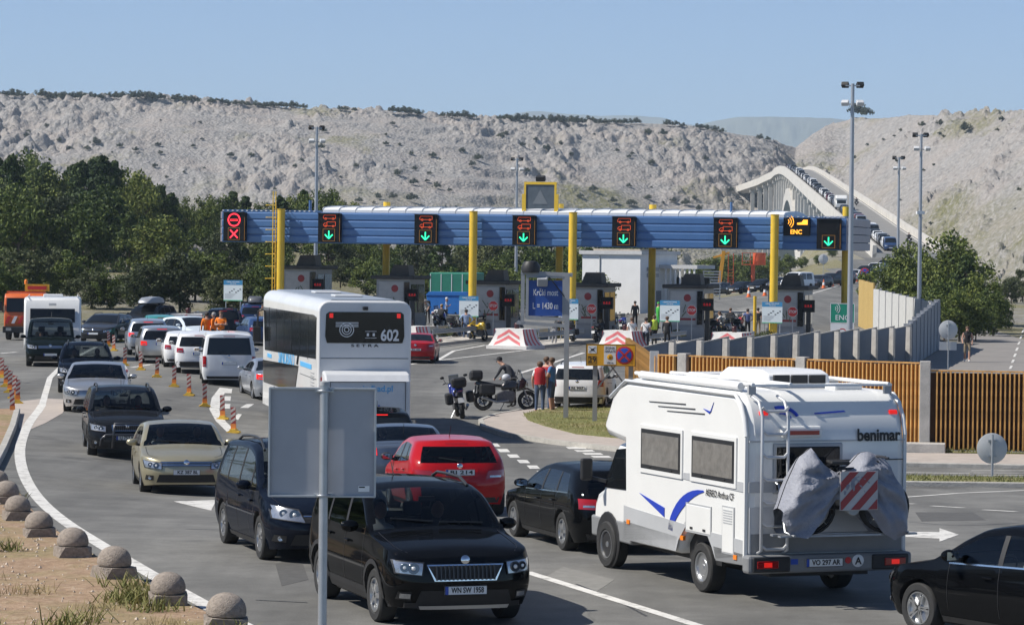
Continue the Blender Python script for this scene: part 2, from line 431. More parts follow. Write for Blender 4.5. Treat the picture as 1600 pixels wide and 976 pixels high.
flat(M_, pxs((375,637),(385,631),(397,631),(388,637)), LINE, parent=road)
flat(M_, pxs((365,652),(372,646),(378,647),(372,656)), LINE, parent=road)
flat(M_, pxs((272,783),(338,781),(330,797)), LINE, parent=road)
strip(M_, pxs((205,574),(236,569)), .18, LINE, parent=road)
strip(M_, pxs((1100,500),(1230,478)), .2, LINE, parent=road)
for y0 in (488, 470, 462): strip(M_, pxs((1120,y0),(1240,y0-8)), .3, LINE, parent=road)
strip(M_, pxs((1262,460),(1345,430)), .2, LINE, parent=road)
strip(M_, pxs((1010,490),(1090,476)), .2, LINE, parent=road)
PATCH = [mat('asphalt_patch_dark',(.085,.083,.078),.85,var=.2,vscale=6), mat('asphalt_patch_pale',(.20,.195,.18),.85,var=.15,vscale=5)]
for a in (((700,600),(790,592),(800,606),(706,616),0),((430,880),(470,872),(482,905),(440,915),0),((640,545),(720,530),(760,534),(660,556),1),((880,885),(960,905),(930,925),(850,902),1),((1430,800),(1520,800),(1540,812),(1440,814),0),((150,690),(205,684),(215,702),(160,708),1),((1150,482),(1230,470),(1250,476),(1165,490),1)): flat('asphalt_patch', pxs(*a[:-1]), PATCH[a[-1]], .0028, road)
# sealed cracks across the carriageway
TAR = mat('bitumen_seal', (.025,.025,.026), .5)
for q in (((285,738),(400,748),(470,745)), ((290,826),(420,829),(480,826)), ((100,714),(150,717),(210,722)), ((645,520),(700,530),(760,512)), ((790,610),(850,580),(905,548)), ((400,937),(480,941)), ((700,940),(760,952),(830,950)), ((300,690),(340,696)), ((900,912),(960,935),(1010,962)), ((1420,815),(1500,822),(1600,816))):
    strip('sealed_crack', smooth_line(pxs(*q)), .035, TAR, .004, road)
# ---- stony median with the domed bollards
MED = pxs((-60,742),(0,745),(24,764),(50,800),(78,826),(130,862),(195,898),(280,942),(385,990))+[(gp(385,990).x+.3, 25.),(-12.5,25.)]
median = struct(sheet('stony_median', MED, SOIL, .05, .6, .12, noise_amp=.018))
k0 = struct(kerb('median_kerb', pxs((-10,735),(6,705),(20,672),(27,646)), .16, .15))
struct(sheet('median_soil', pxs((-14,735),(3,705),(17,672),(25,646),(-60,646),(-80,735)), SOIL, .14, 2))
# worn concrete patch where the edge lines meet
struct(flat('concrete_apron', pxs((22,628),(70,622),(108,624),(98,645),(72,660),(44,672),(30,668)), PAVE, .003))
# ---- pavements, kerbs and verges beside the fence
ISL = smooth_line(pxs((752,660),(775,652),(812,646),(870,639),(940,634),(1010,640),(1030,700),(985,706),(930,700),(860,692),(790,681),(756,670)), 2)
ispave = struct(sheet('island_pavement', [tuple(p) for p in ISL], PAVE, .11, 2))
struct(kerb('island_kerb', pxs((1000,709),(985,707),(930,701),(860,693),(790,682),(756,671),(751,661),(775,651.5),(812,645)), .15, .125))
GRS = pxs((818,652),(845,645),(900,640),(985,640),(1010,660),(1010,694),(960,690),(900,684),(850,671),(825,662))
verge1 = struct(sheet('island_verge', GRS, VERGE, .13, 1, .1, noise_amp=.02))
V2 = pxs((1400,702),(1700,704),(1700,716),(1400,712)); struct(sheet('fence_verge', V2, VERGE, .12, 2))
struct(sheet('fence_pavement', pxs((1390,712.4),(1700,716.4),(1700,733),(1390,727)), PAVE, .1, 2)); struct(kerb('pavement_kerb', pxs((1390,728),(1700,734)), .15, .11))
V3 = pxs((1400,748),(1700,754),(1700,762),(1400,758)); struct(sheet('divider_verge', V3, VERGE, .1, 2)); struct(kerb('divider_kerb', pxs((1400,759),(1700,763)), .15, .12))
# ---- side road beyond the fence
sr = [gp(1500,580), gp(1545,545), gp(1575,520), gp(1600,511)]
SIDE = [(v.x-1.8, v.y) for v in (gp(1470,590), gp(1510,555), gp(1552,525), gp(1580,512))]+[(32,190),(40,190)]+[(v.x, v.y) for v in (gp(1660,512), gp(1680,560), gp(1690,600))]
side_road = struct(sheet('side_road', SIDE, mat('pale_side_road', (.22,.205,.19), .85, var=.12, vscale=.6), .02, 4))
for i in range(7):
    y = 515+i*9.5; strip('lane_marking', pxs((1600-i*3.2,y),(1599-i*3.2-1.8,y+5)), .12, LINE, .03, side_road)

# ================================================================ hills, far mountains, sea
RXP = [-150,0,100,200,260,330,400,500,600,700,800,900,1000,1080,1130,1200,1240,1262,1285,1300,1330,1400,1500,1600,1750]
RYP = [150,151,154,154,157,161,166,170,176,183,188,193,193,198,207,219,232,215,200,193,187,182,180,179,178]
def _rock(k):
    w_ = k.warp(1.5, .4)
    v1 = k.vor(.22, 'F1', w_); v2 = k.vor(.75, 'F1'); n1 = k.noise(.02, 5, .6); n2 = k.noise(.5, 6, .75); n3 = k.noise(.05, 3, .5)
    c = k.ramp(n2, (.3, (.19,.18,.17)), (.5, (.305,.288,.272)), (.7, (.42,.398,.378)))
    c = k.mix(.5, c, k.ramp(v2.outputs['Distance'], (.1, 1.15), (.75, .62)), 'MULTIPLY')
    c = k.mix(k.ramp(n3, (.42, 0.), (.66, .45)), c, (.36,.305,.265))
    sep = k.l  # grass in hollows
    sx = k.l; zz = k.sepz(); lowg = k.ramp(k.math('ADD', k.math('MULTIPLY', zz, -.012), k.math('ADD', k.math('MULTIPLY', n1, 1.3), .12)), (.40, 0.), (.54, .95))
    g = k.mix(.5, k.ramp(n1, (.56, 0.), (.66, .75)), lowg, 'ADD'); g2 = k.math('MULTIPLY', g, k.ramp(n2, (.46, 1.), (.62, .2)))
    c = k.mix(g2, c, k.ramp(k.noise(.9, 4), (.3, (.085,.088,.03)), (.7, (.23,.21,.10))))
    k.l.new(c, k.b.inputs['Base Color']); k.b.inputs['Roughness'].default_value = .95
    h = k.math('ADD', k.math('MULTIPLY', v2.outputs['Distance'], -.8), k.math('MULTIPLY', n2, 1.2)); k.bump(h, .9, .7)
ROCK = node_mat('pale_karst_rock', _rock)
def worley(x, y):
    xi = np.floor(x).astype(int); yi = np.floor(y).astype(int); f1 = np.full(x.shape, 9.); hh = np.zeros(x.shape)
    for a in (-1,0,1):
        for b in (-1,0,1):
            cx_, cy_ = xi+a, yi+b; d = np.hypot(cx_+_T[cx_%256,cy_%256]-x, cy_+_T[(cx_+91)%256,(cy_+37)%256]-y); m = d < f1; f1 = np.where(m,d,f1); hh = np.where(m,_T[(cx_+13)%256,(cy_+171)%256],hh)
    return f1, hh
def px_of(X, Y): return 800+FPX*X/Y
def hill(name, p0, p1, ncol, nrow, y0f, depthf, seed, slope_pow=.85):
    px = np.linspace(p0, p1, ncol); t = np.concatenate([np.linspace(0,1.0,nrow), np.linspace(1.02,1.6,24)])
    PX, T = np.meshgrid(px, t); Y0 = np.interp(PX, *y0f); DR = np.interp(PX, *depthf)
    Y = Y0 + DR*T; X = (PX-800)/FPX*(Y0+DR*np.minimum(T,1)*1.0) ; X = (PX-800)/FPX*Y
    yr = np.interp(PX, RXP, RYP); yh = 392+(PX-800)*.0105
    zr = CAMZ+(yh-yr)/FPX*(Y0+DR)
    tt = np.minimum(T,1); zb = -30
    Z = zb+(zr-zb)*(1-(1-tt**slope_pow)**1.1) - np.maximum(0,T-1)*DR*.12
    a = np.clip(tt*3,0,1)
    big = (fbm(X/70+seed, Y/70, 3)-.44)*9*a*(1-tt**6)
    n2 = (fbm(X/20+seed, Y/20, 4)-.46)*6*a*(1-.6*tt**8)
    rk = 1-np.abs(2*fbm(X/8.5+seed*2, Y/8.5, 4)-.94)
    bl = np.abs(vnoise(X/2.6, Y/2.6)-.5)*2; bl2 = vnoise(X/5.5+3, Y/5.5)
    msk = np.clip((fbm(X/48+9, Y/60+seed, 4)-.40)*6, .10, 1)
    f1, h1 = worley(X/4.2, Y/5.5); f2, h2 = worley(X/9.5+5, Y/13); f3, h3 = worley(X/2.1+31, Y/2.6)
    Z = Z+big+n2+(rk-.5)*2.0*msk+np.clip((.62-f1)*3,0,1)*h1**1.7*2.3*msk+np.clip((.60-f2)*2.6,0,1)*(h2>.5)*h2*3.4*msk**2*(1-.8*tt**6)+np.clip((.6-f3)*3,0,1)*h3*.7*np.clip(msk*2,.3,1)
    zq = Z/7.5+fbm(X/40,Y/40,3)*2.2; fr = zq-np.floor(zq); lm2 = np.clip((fbm(X/80+31,Y/80+seed,3)-.42)*6,0,1); Z = Z+lm2*(np.clip((fr-.35)*4,0,1)-fr)*2.6*(1-tt**8)
    return struct(grid_mesh(name, X, Y, Z, ROCK)), (X, Y, Z, PX, T)
hill_a, HA = hill('rocky_hill', -140, 1300, 820, 250, ([-150,600,1300],[1000,1010,1150]), ([0,1300],[330,250]), 1.0)
hill_b, HB = hill('rocky_headland', 1205, 1760, 360, 230, ([1205,1320,1420,1600,1760],[1040,1010,930,800,760]), ([1205,1300,1600],[180,260,300]), 40.0)
MOUNT = mat('far_mountain_slope', (.16,.17,.13), .95, var=.35, vscale=.002)
def mountain(name, prof, Y, seed):
    px = np.linspace(prof[0][0], prof[-1][0], 160); t = np.linspace(0,1,24); PX, T = np.meshgrid(px, t)
    yr = np.interp(PX, [p[0] for p in prof], [p[1] for p in prof])
    D = Y-1500+1500*T; zr = CAMZ+(392+(PX-800)*.0105-yr)/FPX*Y
    Z = -35+(zr+35)*np.sin(T*np.pi/2)+ (fbm(PX/14+seed, T*6, 4)-.47)*30*(1-T**3)
    return struct(grid_mesh(name, (PX-800)/FPX*D, D, Z, MOUNT))
mountain('far_mountains', [(640,206),(700,196),(745,188),(790,181),(815,176),(840,175),(880,179),(930,182),(990,182),(1030,185),(1060,193),(1100,200),(1180,222)], 10600, 2)
mountain('far_coast_range', [(1040,208),(1090,196),(1110,191),(1150,184),(1180,184),(1230,184),(1290,186),(1340,190),(1420,210)], 9600, 5)
SEA = mat('sea_water', (.01,.05,.09), .12, var=.2, vscale=.02, bump=.2, bscale=.5)
struct(MB().add([(-6500,600,-36),(6500,600,-36),(6500,11100,-36),(-6500,11100,-36)], [(0,1,2,3)]).build('sea', SEA))

# ================================================================ bridge
BRC = mat('bridge_concrete', (.52,.495,.45), .85, var=.14, vscale=.35, bump=.2, bscale=4)
def bx(y): return float(np.interp(y, [420,516,1000,1100,1180,1280], [55.4,61.4,91.7,97.4,99,97.5]))
def bz(y): return float(np.interp(y, [440,470,516,650,800,900,960,1010,1060,1150,1280], [4.7,6.3,8.5,15.4,22.9,27.9,30.6,32.2,32.9,32.5,31.2]))
bridge = empty('arch_bridge', (bx(470), 470, 0), 0, 'long concrete arch bridge carrying the queue up towards the rocky headland', 'bridge')
BL = Vector((bx(470), 470, 0))
YS = list(range(440, 1281, 12))
def bpt(y, off, z): 
    dx = (bx(y+5)-bx(y-5))/10; n = Vector((1,-dx,0)).normalized(); return Vector((bx(y),y,bz(y)+z)) + n*off - BL
def sweep(sec, y_s): 
    n = len(sec); vs = [bpt(y,o,z) for y in y_s for o,z in sec]
    return MB().add(vs, [(i*n+k, i*n+(k+1)%n, (i+1)*n+(k+1)%n, (i+1)*n+k) for i in range(len(y_s)-1) for k in range(n)]+[tuple(range(n)), tuple((len(y_s)-1)*n+k for k in range(n-1,-1,-1))])
deck = sweep([(-5.0,-1.5),(-5.0,-.25),(-4.5,0),(4.5,0),(5.0,-.25),(5.0,-1.5),(3.2,-2.3),(-3.2,-2.3)], YS).build('deck', [BRC], bridge)
sweep([(-4.4,.01),(4.4,.01),(4.4,-.05),(-4.4,-.05)], YS).build('carriageway', mat('pale_deck_asphalt',(.21,.205,.195),.85,var=.08,vscale=.3), bridge)
for s in (-1,1):
    sweep([(s*4.5,-.3),(s*4.5,1.1),(s*5.05,1.1),(s*5.2,-1.5)][::s], YS).build('parapet', BRC, bridge)
    sweep([(s*3.9-.08,.02),(s*3.9+.08,.02),(s*3.9+.08,.03),(s*3.9-.08,.03)], YS).build('lane_marking', LINE, bridge)
sweep([(-.08,.02),(.08,.02),(.08,.03),(-.08,.03)], YS).build('lane_marking', LINE, bridge)
# arch rib under the deck, with spandrel columns
y1, y2, zs_ = 770, 1090, -26
def az(y): t = (y-(y1+y2)/2)/((y2-y1)/2); return zs_+(bz(930)-5-zs_)*(1-t*t)
ay = [y1+i*(y2-y1)/28 for i in range(29)]
vs = []
for y in ay:
    for o, z in ((-4.6,0),(4.6,0),(4.6,-3.6),(-4.6,-3.6)): vs.append(Vector((bx(y)+o, y, az(y)+z))-BL)
MB().add(vs, [(i*4+k, i*4+(k+1)%4, i*4+4+(k+1)%4, i*4+4+k) for i in range(28) for k in range(4)]).build('arch_rib', BRC, bridge)
for y in list(range(560, 770, 30))+list(range(780, 1090, 26))+list(range(1100,1240,30)):
    lo = az(y) if y1 < y < y2 else -36
    if bz(y)-2.4-lo < 1.5: continue
    for s in (-1,1):
        c = Vector((bx(y)+s*3.4, y, 0))-BL
        MB().box(c.x-.75,c.x+.75,c.y-.6,c.y+.6,lo,bz(y)-2.2).build('column', BRC, bridge)
    c = Vector((bx(y), y, 0))-BL; MB().box(c.x-4.6,c.x+4.6,c.y-.65,c.y+.65,bz(y)-3.2,bz(y)-2.1).build('cross_beam', BRC, bridge)
# ================================================================ people (one continuous skinned body each)
def cloth(name, col): return mat('cloth_'+name, col, .85, var=.12, vscale=8)
CL = dict(black=cloth('black',(.012,.012,.014)), red=cloth('red',(.42,.02,.03)), white=cloth('white',(.68,.68,.67)), blue=cloth('polo_blue',(.07,.20,.42)), jeans=cloth('jeans',(.055,.085,.15)), lblue=cloth('pale_blue',(.28,.36,.52)), grey=cloth('grey',(.22,.22,.23)), orange=cloth('hi_vis_orange',(.85,.20,.01)), green=cloth('bright_green',(.06,.40,.06)), hivis=cloth('yellow_green',(.50,.62,.06)), dark=cloth('charcoal',(.035,.037,.045)), khaki=cloth('khaki',(.25,.20,.13)), shirtb=cloth('shirt_blue',(.12,.16,.34)))
SKIN = mat('tanned_skin', (.46,.26,.18), .6, var=.08); HAIR = {'brown':mat('brown_hair',(.10,.055,.03),.7), 'dark':mat('dark_hair',(.03,.02,.015),.7), 'blond':mat('blond_hair',(.35,.24,.11),.7), 'grey':mat('grey_hair',(.3,.29,.28),.7)}
SHOE = mat('shoe', (.03,.03,.03), .6); SHOEW = mat('white_shoe', (.6,.6,.6), .6); SHOER = mat('red_shoe', (.5,.06,.06), .6)
def person(label, pos, yaw, top='white', legs='jeans', sleeve='short', legl='long', pose='stand', hair='dark', cap=None, h=1.75, shoe=None, group=None, vest=None, extra=None):
    """local +y is forward; yaw turns +y from world +y"""
    J = dict(pelvis=(0,0,.95), spine=(0,.0,1.12), chest=(0,.0,1.33), neck=(0,.01,1.49), jaw=(0,.035,1.57), head=(0,.03,1.66), crown=(0,.015,1.735))
    for s, n in ((-1,'l'),(1,'r')): J.update({'sh'+n:(s*.185,0,1.43),'el'+n:(s*.25,-.02,1.16),'wr'+n:(s*.245,.07,.94),'ha'+n:(s*.235,.10,.85),'hi'+n:(s*.095,0,.90),'kn'+n:(s*.11,.02,.50),'an'+n:(s*.12,-.03,.09),'to'+n:(s*.135,.14,.035)})
    if pose == 'akimbo':
        for s,n in ((-1,'l'),(1,'r')): J['el'+n]=(s*.40,-.08,1.20); J['wr'+n]=(s*.24,.05,1.03); J['ha'+n]=(s*.17,.09,1.0)
    if pose == 'crossed':
        for s,n in ((-1,'l'),(1,'r')): J['el'+n]=(s*.25,.06,1.18); J['wr'+n]=(-s*.03,.22,1.20); J['ha'+n]=(-s*.12,.20,1.22)
    if pose == 'phone': J['elr']=(.26,.08,1.18); J['wrr']=(.12,.26,1.28); J['har']=(.08,.28,1.35)
    if pose == 'shade': J['ell']=(-.36,.08,1.45); J['wrl']=(-.18,.12,1.62); J['hal']=(-.10,.14,1.66)
    if pose == 'stride': J['knl']=(-.11,.16,.52); J['anl']=(-.11,.22,.10); J['tol']=(-.12,.40,.06); J['anr']=(.12,-.26,.14); J['tor']=(.13,-.12,.03); J['elr']=(.25,.08,1.16); J['wrr']=(.22,.22,1.0); J['har']=(.21,.28,.93)
    if pose == 'bend':
        for k,(dy,dz) in dict(spine=(.05,-.02),chest=(.20,-.08),neck=(.36,-.13),jaw=(.42,-.16),head=(.48,-.18),crown=(.53,-.16)).items(): a=J[k]; J[k]=(a[0],a[1]+dy,a[2]+dz)
        for s,n in ((-1,'l'),(1,'r')): J['sh'+n]=(s*.185,.30,1.31); J['el'+n]=(s*.24,.42,1.06); J['wr'+n]=(s*.2,.56,.92); J['ha'+n]=(s*.18,.60,.86)
    if pose == 'ride':      # sitting on a motorcycle, hands on the bars
        for k in ('pelvis','spine','chest','neck','jaw','head','crown'): a=J[k]; J[k]=(a[0],a[1]+(a[2]-.95)*.22,a[2]-.12)
        for s,n in ((-1,'l'),(1,'r')): J['sh'+n]=(s*.185,.10,1.30); J['el'+n]=(s*.30,.32,1.08); J['wr'+n]=(s*.30,.56,1.05); J['ha'+n]=(s*.30,.64,1.04); J['hi'+n]=(s*.11,.0,.80); J['kn'+n]=(s*.24,.36,.62); J['an'+n]=(s*.24,.05,.30); J['to'+n]=(s*.25,.22,.22)
    E = [('pelvis','spine'),('spine','chest'),('chest','neck'),('neck','jaw'),('jaw','head'),('head','crown')]
    for n in 'lr': E += [('chest','sh'+n),('sh'+n,'el'+n),('el'+n,'wr'+n),('wr'+n,'ha'+n),('pelvis','hi'+n),('hi'+n,'kn'+n),('kn'+n,'an'+n),('an'+n,'to'+n)]
    RD = dict(pelvis=(.155,.115),spine=(.145,.105),chest=(.165,.115),neck=(.058,.06),jaw=(.07,.08),head=(.08,.10),crown=(.055,.07),sh=(.072,.072),el=(.046,.046),wr=(.034,.034),ha=(.045,.022),hi=(.098,.10),kn=(.062,.065),an=(.045,.05),to=(.042,.03))
    keys = list(J); me = bpy.data.meshes.new('body'); k_ = h/1.75
    me.from_pydata([tuple(c*k_ for c in J[k]) for k in keys], [(keys.index(a),keys.index(b)) for a,b in E], [])
    o = bpy.data.objects.new('tmp', me); COL.objects.link(o); sk = o.modifiers.new('s','SKIN'); sk.use_smooth_shade = True; sd = o.modifiers.new('d','SUBSURF'); sd.levels = 1; sd.render_levels = 1
    for i, k in enumerate(keys):
        rr = RD.get(k) or RD[k[:2]]; v = me.skin_vertices[0].data[i]; v.radius = tuple(q*k_ for q in rr); v.use_root = k == 'pelvis'
    dg = bpy.context.evaluated_depsgraph_get(); bm_ = bpy.data.meshes.new_from_object(o.evaluated_get(dg)); bpy.data.objects.remove(o)
    bm_.materials.clear(); ms = [SKIN, CL[top], CL[legs], shoe or SHOE]
    for m_ in ms: bm_.materials.append(m_)
    P = {k: Vector(J[k])*k_ for k in keys}
    for f in bm_.polygons:
        c = f.center; best = None
        for a, b in E:
            d = P[b]-P[a]; t = max(0,min(1,(c-P[a]).dot(d)/d.length_squared)); q = (c-P[a]-d*t).length-.5*((RD.get(a) or RD[a[:2]])[0]*(1-t)+(RD.get(b) or RD[b[:2]])[0]*t)*k_
            if best is None or q < best[0]: best = (q,a,b,t)
        _, a, b, t = best
        if b in ('crown','head','jaw') : mi = 0
        elif b == 'neck': mi = 1 if t < .72 else 0
        elif b[:2] in ('sh',) or (a,b) in (('pelvis','spine'),('spine','chest')): mi = 1 if not ((a,b)==('pelvis','spine') and t < .12) else 2
        elif b[:2] == 'el': mi = 1 if sleeve == 'long' or (sleeve == 'short' and t < .6) else 0
        elif b[:2] == 'wr': mi = 1 if sleeve == 'long' else 0
        elif b[:2] == 'ha': mi = 0
        elif b[:2] == 'hi': mi = 2
        elif b[:2] == 'kn': mi = 2
        elif b[:2] == 'an': mi = 2 if (legl == 'long' and t < .93) or (legl == 'short' and t < .06) else (3 if t > .93 else 0)
        else: mi = 3
        f.material_index = mi
    bm_.shade_smooth()
    root = empty('person', pos, yaw, label, 'person', group); put(bm_,'body',root)
    hc = P['head']
    if cap: MB().lathe([(.098,0),(.10,.05),(.075,.10),(.0,.12)],12,Matrix.Translation(hc+Vector((0,.0,.03)))).build('cap', CL[cap], root, 60); MB().obox(hc+Vector((0,.13,.045)),(.15,.12,.012)).build('cap_peak', CL[cap], root)
    else:
        m = MB().lathe([(.094,-.045),(.104,.0),(.098,.05),(.07,.09),(0,.105)],12,Matrix.Translation(hc+Vector((0,-.022,.012))) @ Matrix.Rotation(R(14),4,'X')); m.build('hair', HAIR[hair], root, 60)
    for s in (-1,1): MB().ball(hc+Vector((s*.032,.098,.0)),(.012,.008,.008),6,4).build('eye', INK, root)
    MB().ball(hc+Vector((0,.112,-.03)),(.014,.018,.024),6,4).build('nose', SKIN, root, 60)
    if vest:
        m = MB().lathe([(.175,-.02),(.178,.14),(.19,.34),(.17,.48),(.10,.53)],16,Matrix.Translation((P['pelvis']+Vector((0,0,.06)))) @ Matrix.Diagonal((1.04,.74,1,1))); m.build('vest', CL[vest], root, 60)
    if extra == 'bag': MB().tube([P['shl']+Vector((0,-.1,.05)),P['chest']+Vector((.05,-.135,-.1)),P['hir']+Vector((.12,-.05,.1))],.014,5).build('bag_strap', CL['black'], root); MB().obox(P['hir']+Vector((.17,0,.02)),(.10,.2,.22)).build('shoulder_bag', CL['black'], root, bevel=.03)
    return root
Gd = 'people standing at the toll lanes'
def pp(px_, py_): return gp(px_,py_)
person('woman in a red and black vest and jeans seen from behind, by the island kerb', pp(843,646), R(-8), 'white','jeans','short', hair='brown', h=1.66, vest='red', shoe=SHOER)
person('man in a red top behind the woman in the vest, facing the white SUV', pp(853,643), R(-30), 'red','jeans','long', hair='brown', h=1.78)
person('man in a blue polo shirt and denim shorts, arms crossed, beside the white SUV', pp(862,646), R(70), 'blue','jeans','short','short','crossed','brown', h=1.80, shoe=SHOEW)
person('rider in a dark jacket and cap standing behind the silver and black motorcycle', pp(801,636), R(60), 'dark','black','long', cap='black', pose='bend', h=1.82)
Wk = 'workers in orange by the chevron block'
person('worker in orange seen from behind, nearest the chevron block', pp(323,549), R(20), 'orange','dark','long', hair='dark', group=Wk); person('bald-looking worker in orange turned sideways between the two others', pp(334,549), R(70), 'orange','dark','long', hair='grey', group=Wk); person('worker in orange with sunglasses facing the camera, arms crossed', pp(345,550), R(175), 'orange','dark','short', pose='crossed', hair='brown', h=1.82, group=Wk)
person('bare-armed man shading his eyes between the dark blue cars', pp(411,527), R(150), 'khaki','jeans','none', pose='shade', hair='dark')
person('man in a black vest bending over a motorcycle at the first island', pp(668,506), R(160), 'white','black','short', pose='bend', hair='grey', vest='black', group=Gd)
person('man in a white cap and blue-grey shirt at the first island', pp(697,507), R(-90), 'lblue','jeans','short', cap='white', pose='phone', group=Gd)
person('woman in a pale blue shirt with hands on her hips, seen from behind', pp(728,531), R(5), 'lblue','jeans','long', pose='akimbo', hair='dark', group=Gd)
person('person in black with sunglasses facing the woman in pale blue', pp(735,519), R(185), 'black','black','long', hair='dark', group=Gd)
person('helmetless rider in navy resting at the blue length sign', pp(797,521), R(130), 'dark','dark','long', hair='blond', group=Gd); person('rider in navy standing just behind the blond rider', pp(804,518), R(160), 'dark','black','long', hair='grey', group=Gd)
person('person in grey jeans bending down under the blue length sign', pp(866,540), R(-40), 'dark','grey','long', pose='bend', group=Gd)
person('man in an orange cap and grey shirt at the second stop sign', pp(927,528), R(-60), 'grey','dark','short', cap='orange', group=Gd)
person('rider in a grey and white jacket, back turned, beside the second stop sign', pp(946,522), R(10), 'grey','black','long', pose='ride', hair='brown', group=Gd)
person('tall man all in black beyond the white-shirted pair', pp(992,513), R(20), 'black','black','long', hair='dark', h=1.85, group=Gd)
person('man in a white T-shirt with a shoulder bag, back turned', pp(987,548), R(10), 'white','white','short', hair='brown', extra='bag', group=Gd); person('man in a white shirt and grey shorts with a diagonal strap', pp(1009,548), R(-15), 'white','dark','short', hair='dark', extra='bag', group=Gd)
person('rider in a black and yellow-green jacket beside the white-shirted men', pp(1022,543), R(30), 'black','black','long', hair='brown', vest='hivis', group=Gd); person('man in a black leather jacket, back turned, near the panel wall', pp(1042,545), R(-20), 'black','black','long', hair='brown', group=Gd)
person('person in a bright green jacket half hidden by a price board', pp(1028,513), R(-70), 'green','green','long', cap='green', group=Gd)
person('rider in a white shirt sitting on a motorcycle by the fourth booth', pp(1128,528), R(75), 'white','khaki','short', pose='ride', hair='brown', group=Gd)
person('man in a blue shirt seen from behind, next to the yellow post', pp(1168,526), R(5), 'shirtb','black','short', hair='dark', pose='akimbo', group=Gd); person('person in black half hidden by the yellow post', pp(1184,524), R(-20), 'black','khaki','short', hair='dark', group=Gd)
person('dark-clothed rider standing behind the motorcycles at the fourth booth', pp(1099,519), R(160), 'black','black','long', hair='dark', group=Gd); person('rider in a reflective collar among the parked motorcycles', pp(1110,516), R(190), 'dark','black','long', hair='dark', vest='hivis', group=Gd)
person('pedestrian in a dark top and shorts walking by the side road', pp(1511,566), R(170), 'black','khaki','none','short','stride','brown', shoe=SHOEW)
# ================================================================ cars
def wheel_meshes(r, w, style, cache={}):
    key = (round(r,3), w, style)
    if key in cache: return cache[key]
    RX = Matrix.Rotation(math.pi/2, 4, 'X')          # lathe axis along y, outer face towards -y
    ri = r*(.64 if style != 'steel' else .6)
    ty = MB().lathe([(ri,-w*.42),(ri+.02,-w*.5),(r*.93,-w*.5),(r*.985,-w*.42),(r,-w*.3),(r,w*.3),(r*.985,w*.42),(r*.93,w*.5),(ri+.02,w*.5),(ri,w*.42),(ri,-w*.42)], 28, RX)
    tyre = ty.mesh('tyre', RUBBER, 35)
    rm = MB(); rm.k = 1
    rm.lathe([(0,w*.10),(ri*.98,w*.10)], 20, RX); rm.k = 0
    rm.lathe([(ri*.90,w*.30),(ri*.93,w*.46),(ri*1.0,w*.46),(ri*1.0,-w*.3)], 24, RX)
    rm.lathe([(0,w*.40),(ri*.20,w*.40),(ri*.24,w*.30),(ri*.24,w*.1)], 12, RX)
    ns = {'five':5, 'multi':8, 'steel':0, 'split':5}[style]
    for k in range(ns):
        a = 2*math.pi*k/ns
        for da in ((-.13,.13) if style == 'split' else (0,)):
            hw_ = ri*(.13 if style == 'five' else .07); M = Matrix.Rotation(a+da, 4, 'Y')
            q = [(ri*.15,-hw_*1.2,),(ri*.93,-hw_*.9),(ri*.93,hw_*.9),(ri*.15,hw_*1.2)]
            vs = [M @ Vector((u,-w*.44,v)) for u,v in q]+[M @ Vector((u,-w*.2,v)) for u,v in q]
            rm.add(vs, [(0,1,2,3),(0,4,5,1),(1,5,6,2),(2,6,7,3)])
    if style == 'steel':
        rm.lathe([(0,w*.36),(ri*.55,w*.36),(ri*.72,w*.22),(ri*.92,w*.34)], 20, RX)
        rm.k = 1
        for k in range(8):
            a = 2*math.pi*k/8; rm.cyl((ri*.66*math.cos(a),-w*.31,ri*.66*math.sin(a)),(ri*.66*math.cos(a),-w*.2,ri*.66*math.sin(a)),ri*.09,n=6)
    rim = rm.mesh('rim', [ALLOY, BLACK], 30)
    cache[key] = (tyre, rim); return cache[key]
def wheel(parent, x, y, r, w, style):
    t, rm = wheel_meshes(r, w, style)
    e = put(t, 'wheel', parent, (x,y,r), math.pi if y > 0 else 0)      # tyre mesh; rim is its piece
    put(rm, 'rim', e); return e
def gsm(x, s): # smooth samples
    k = np.exp(-.5*(np.arange(-3*s,3*s+1)/s)**2); k /= k.sum(); p = np.pad(x, 3*s, mode='edge'); return np.convolve(p, k, 'valid')
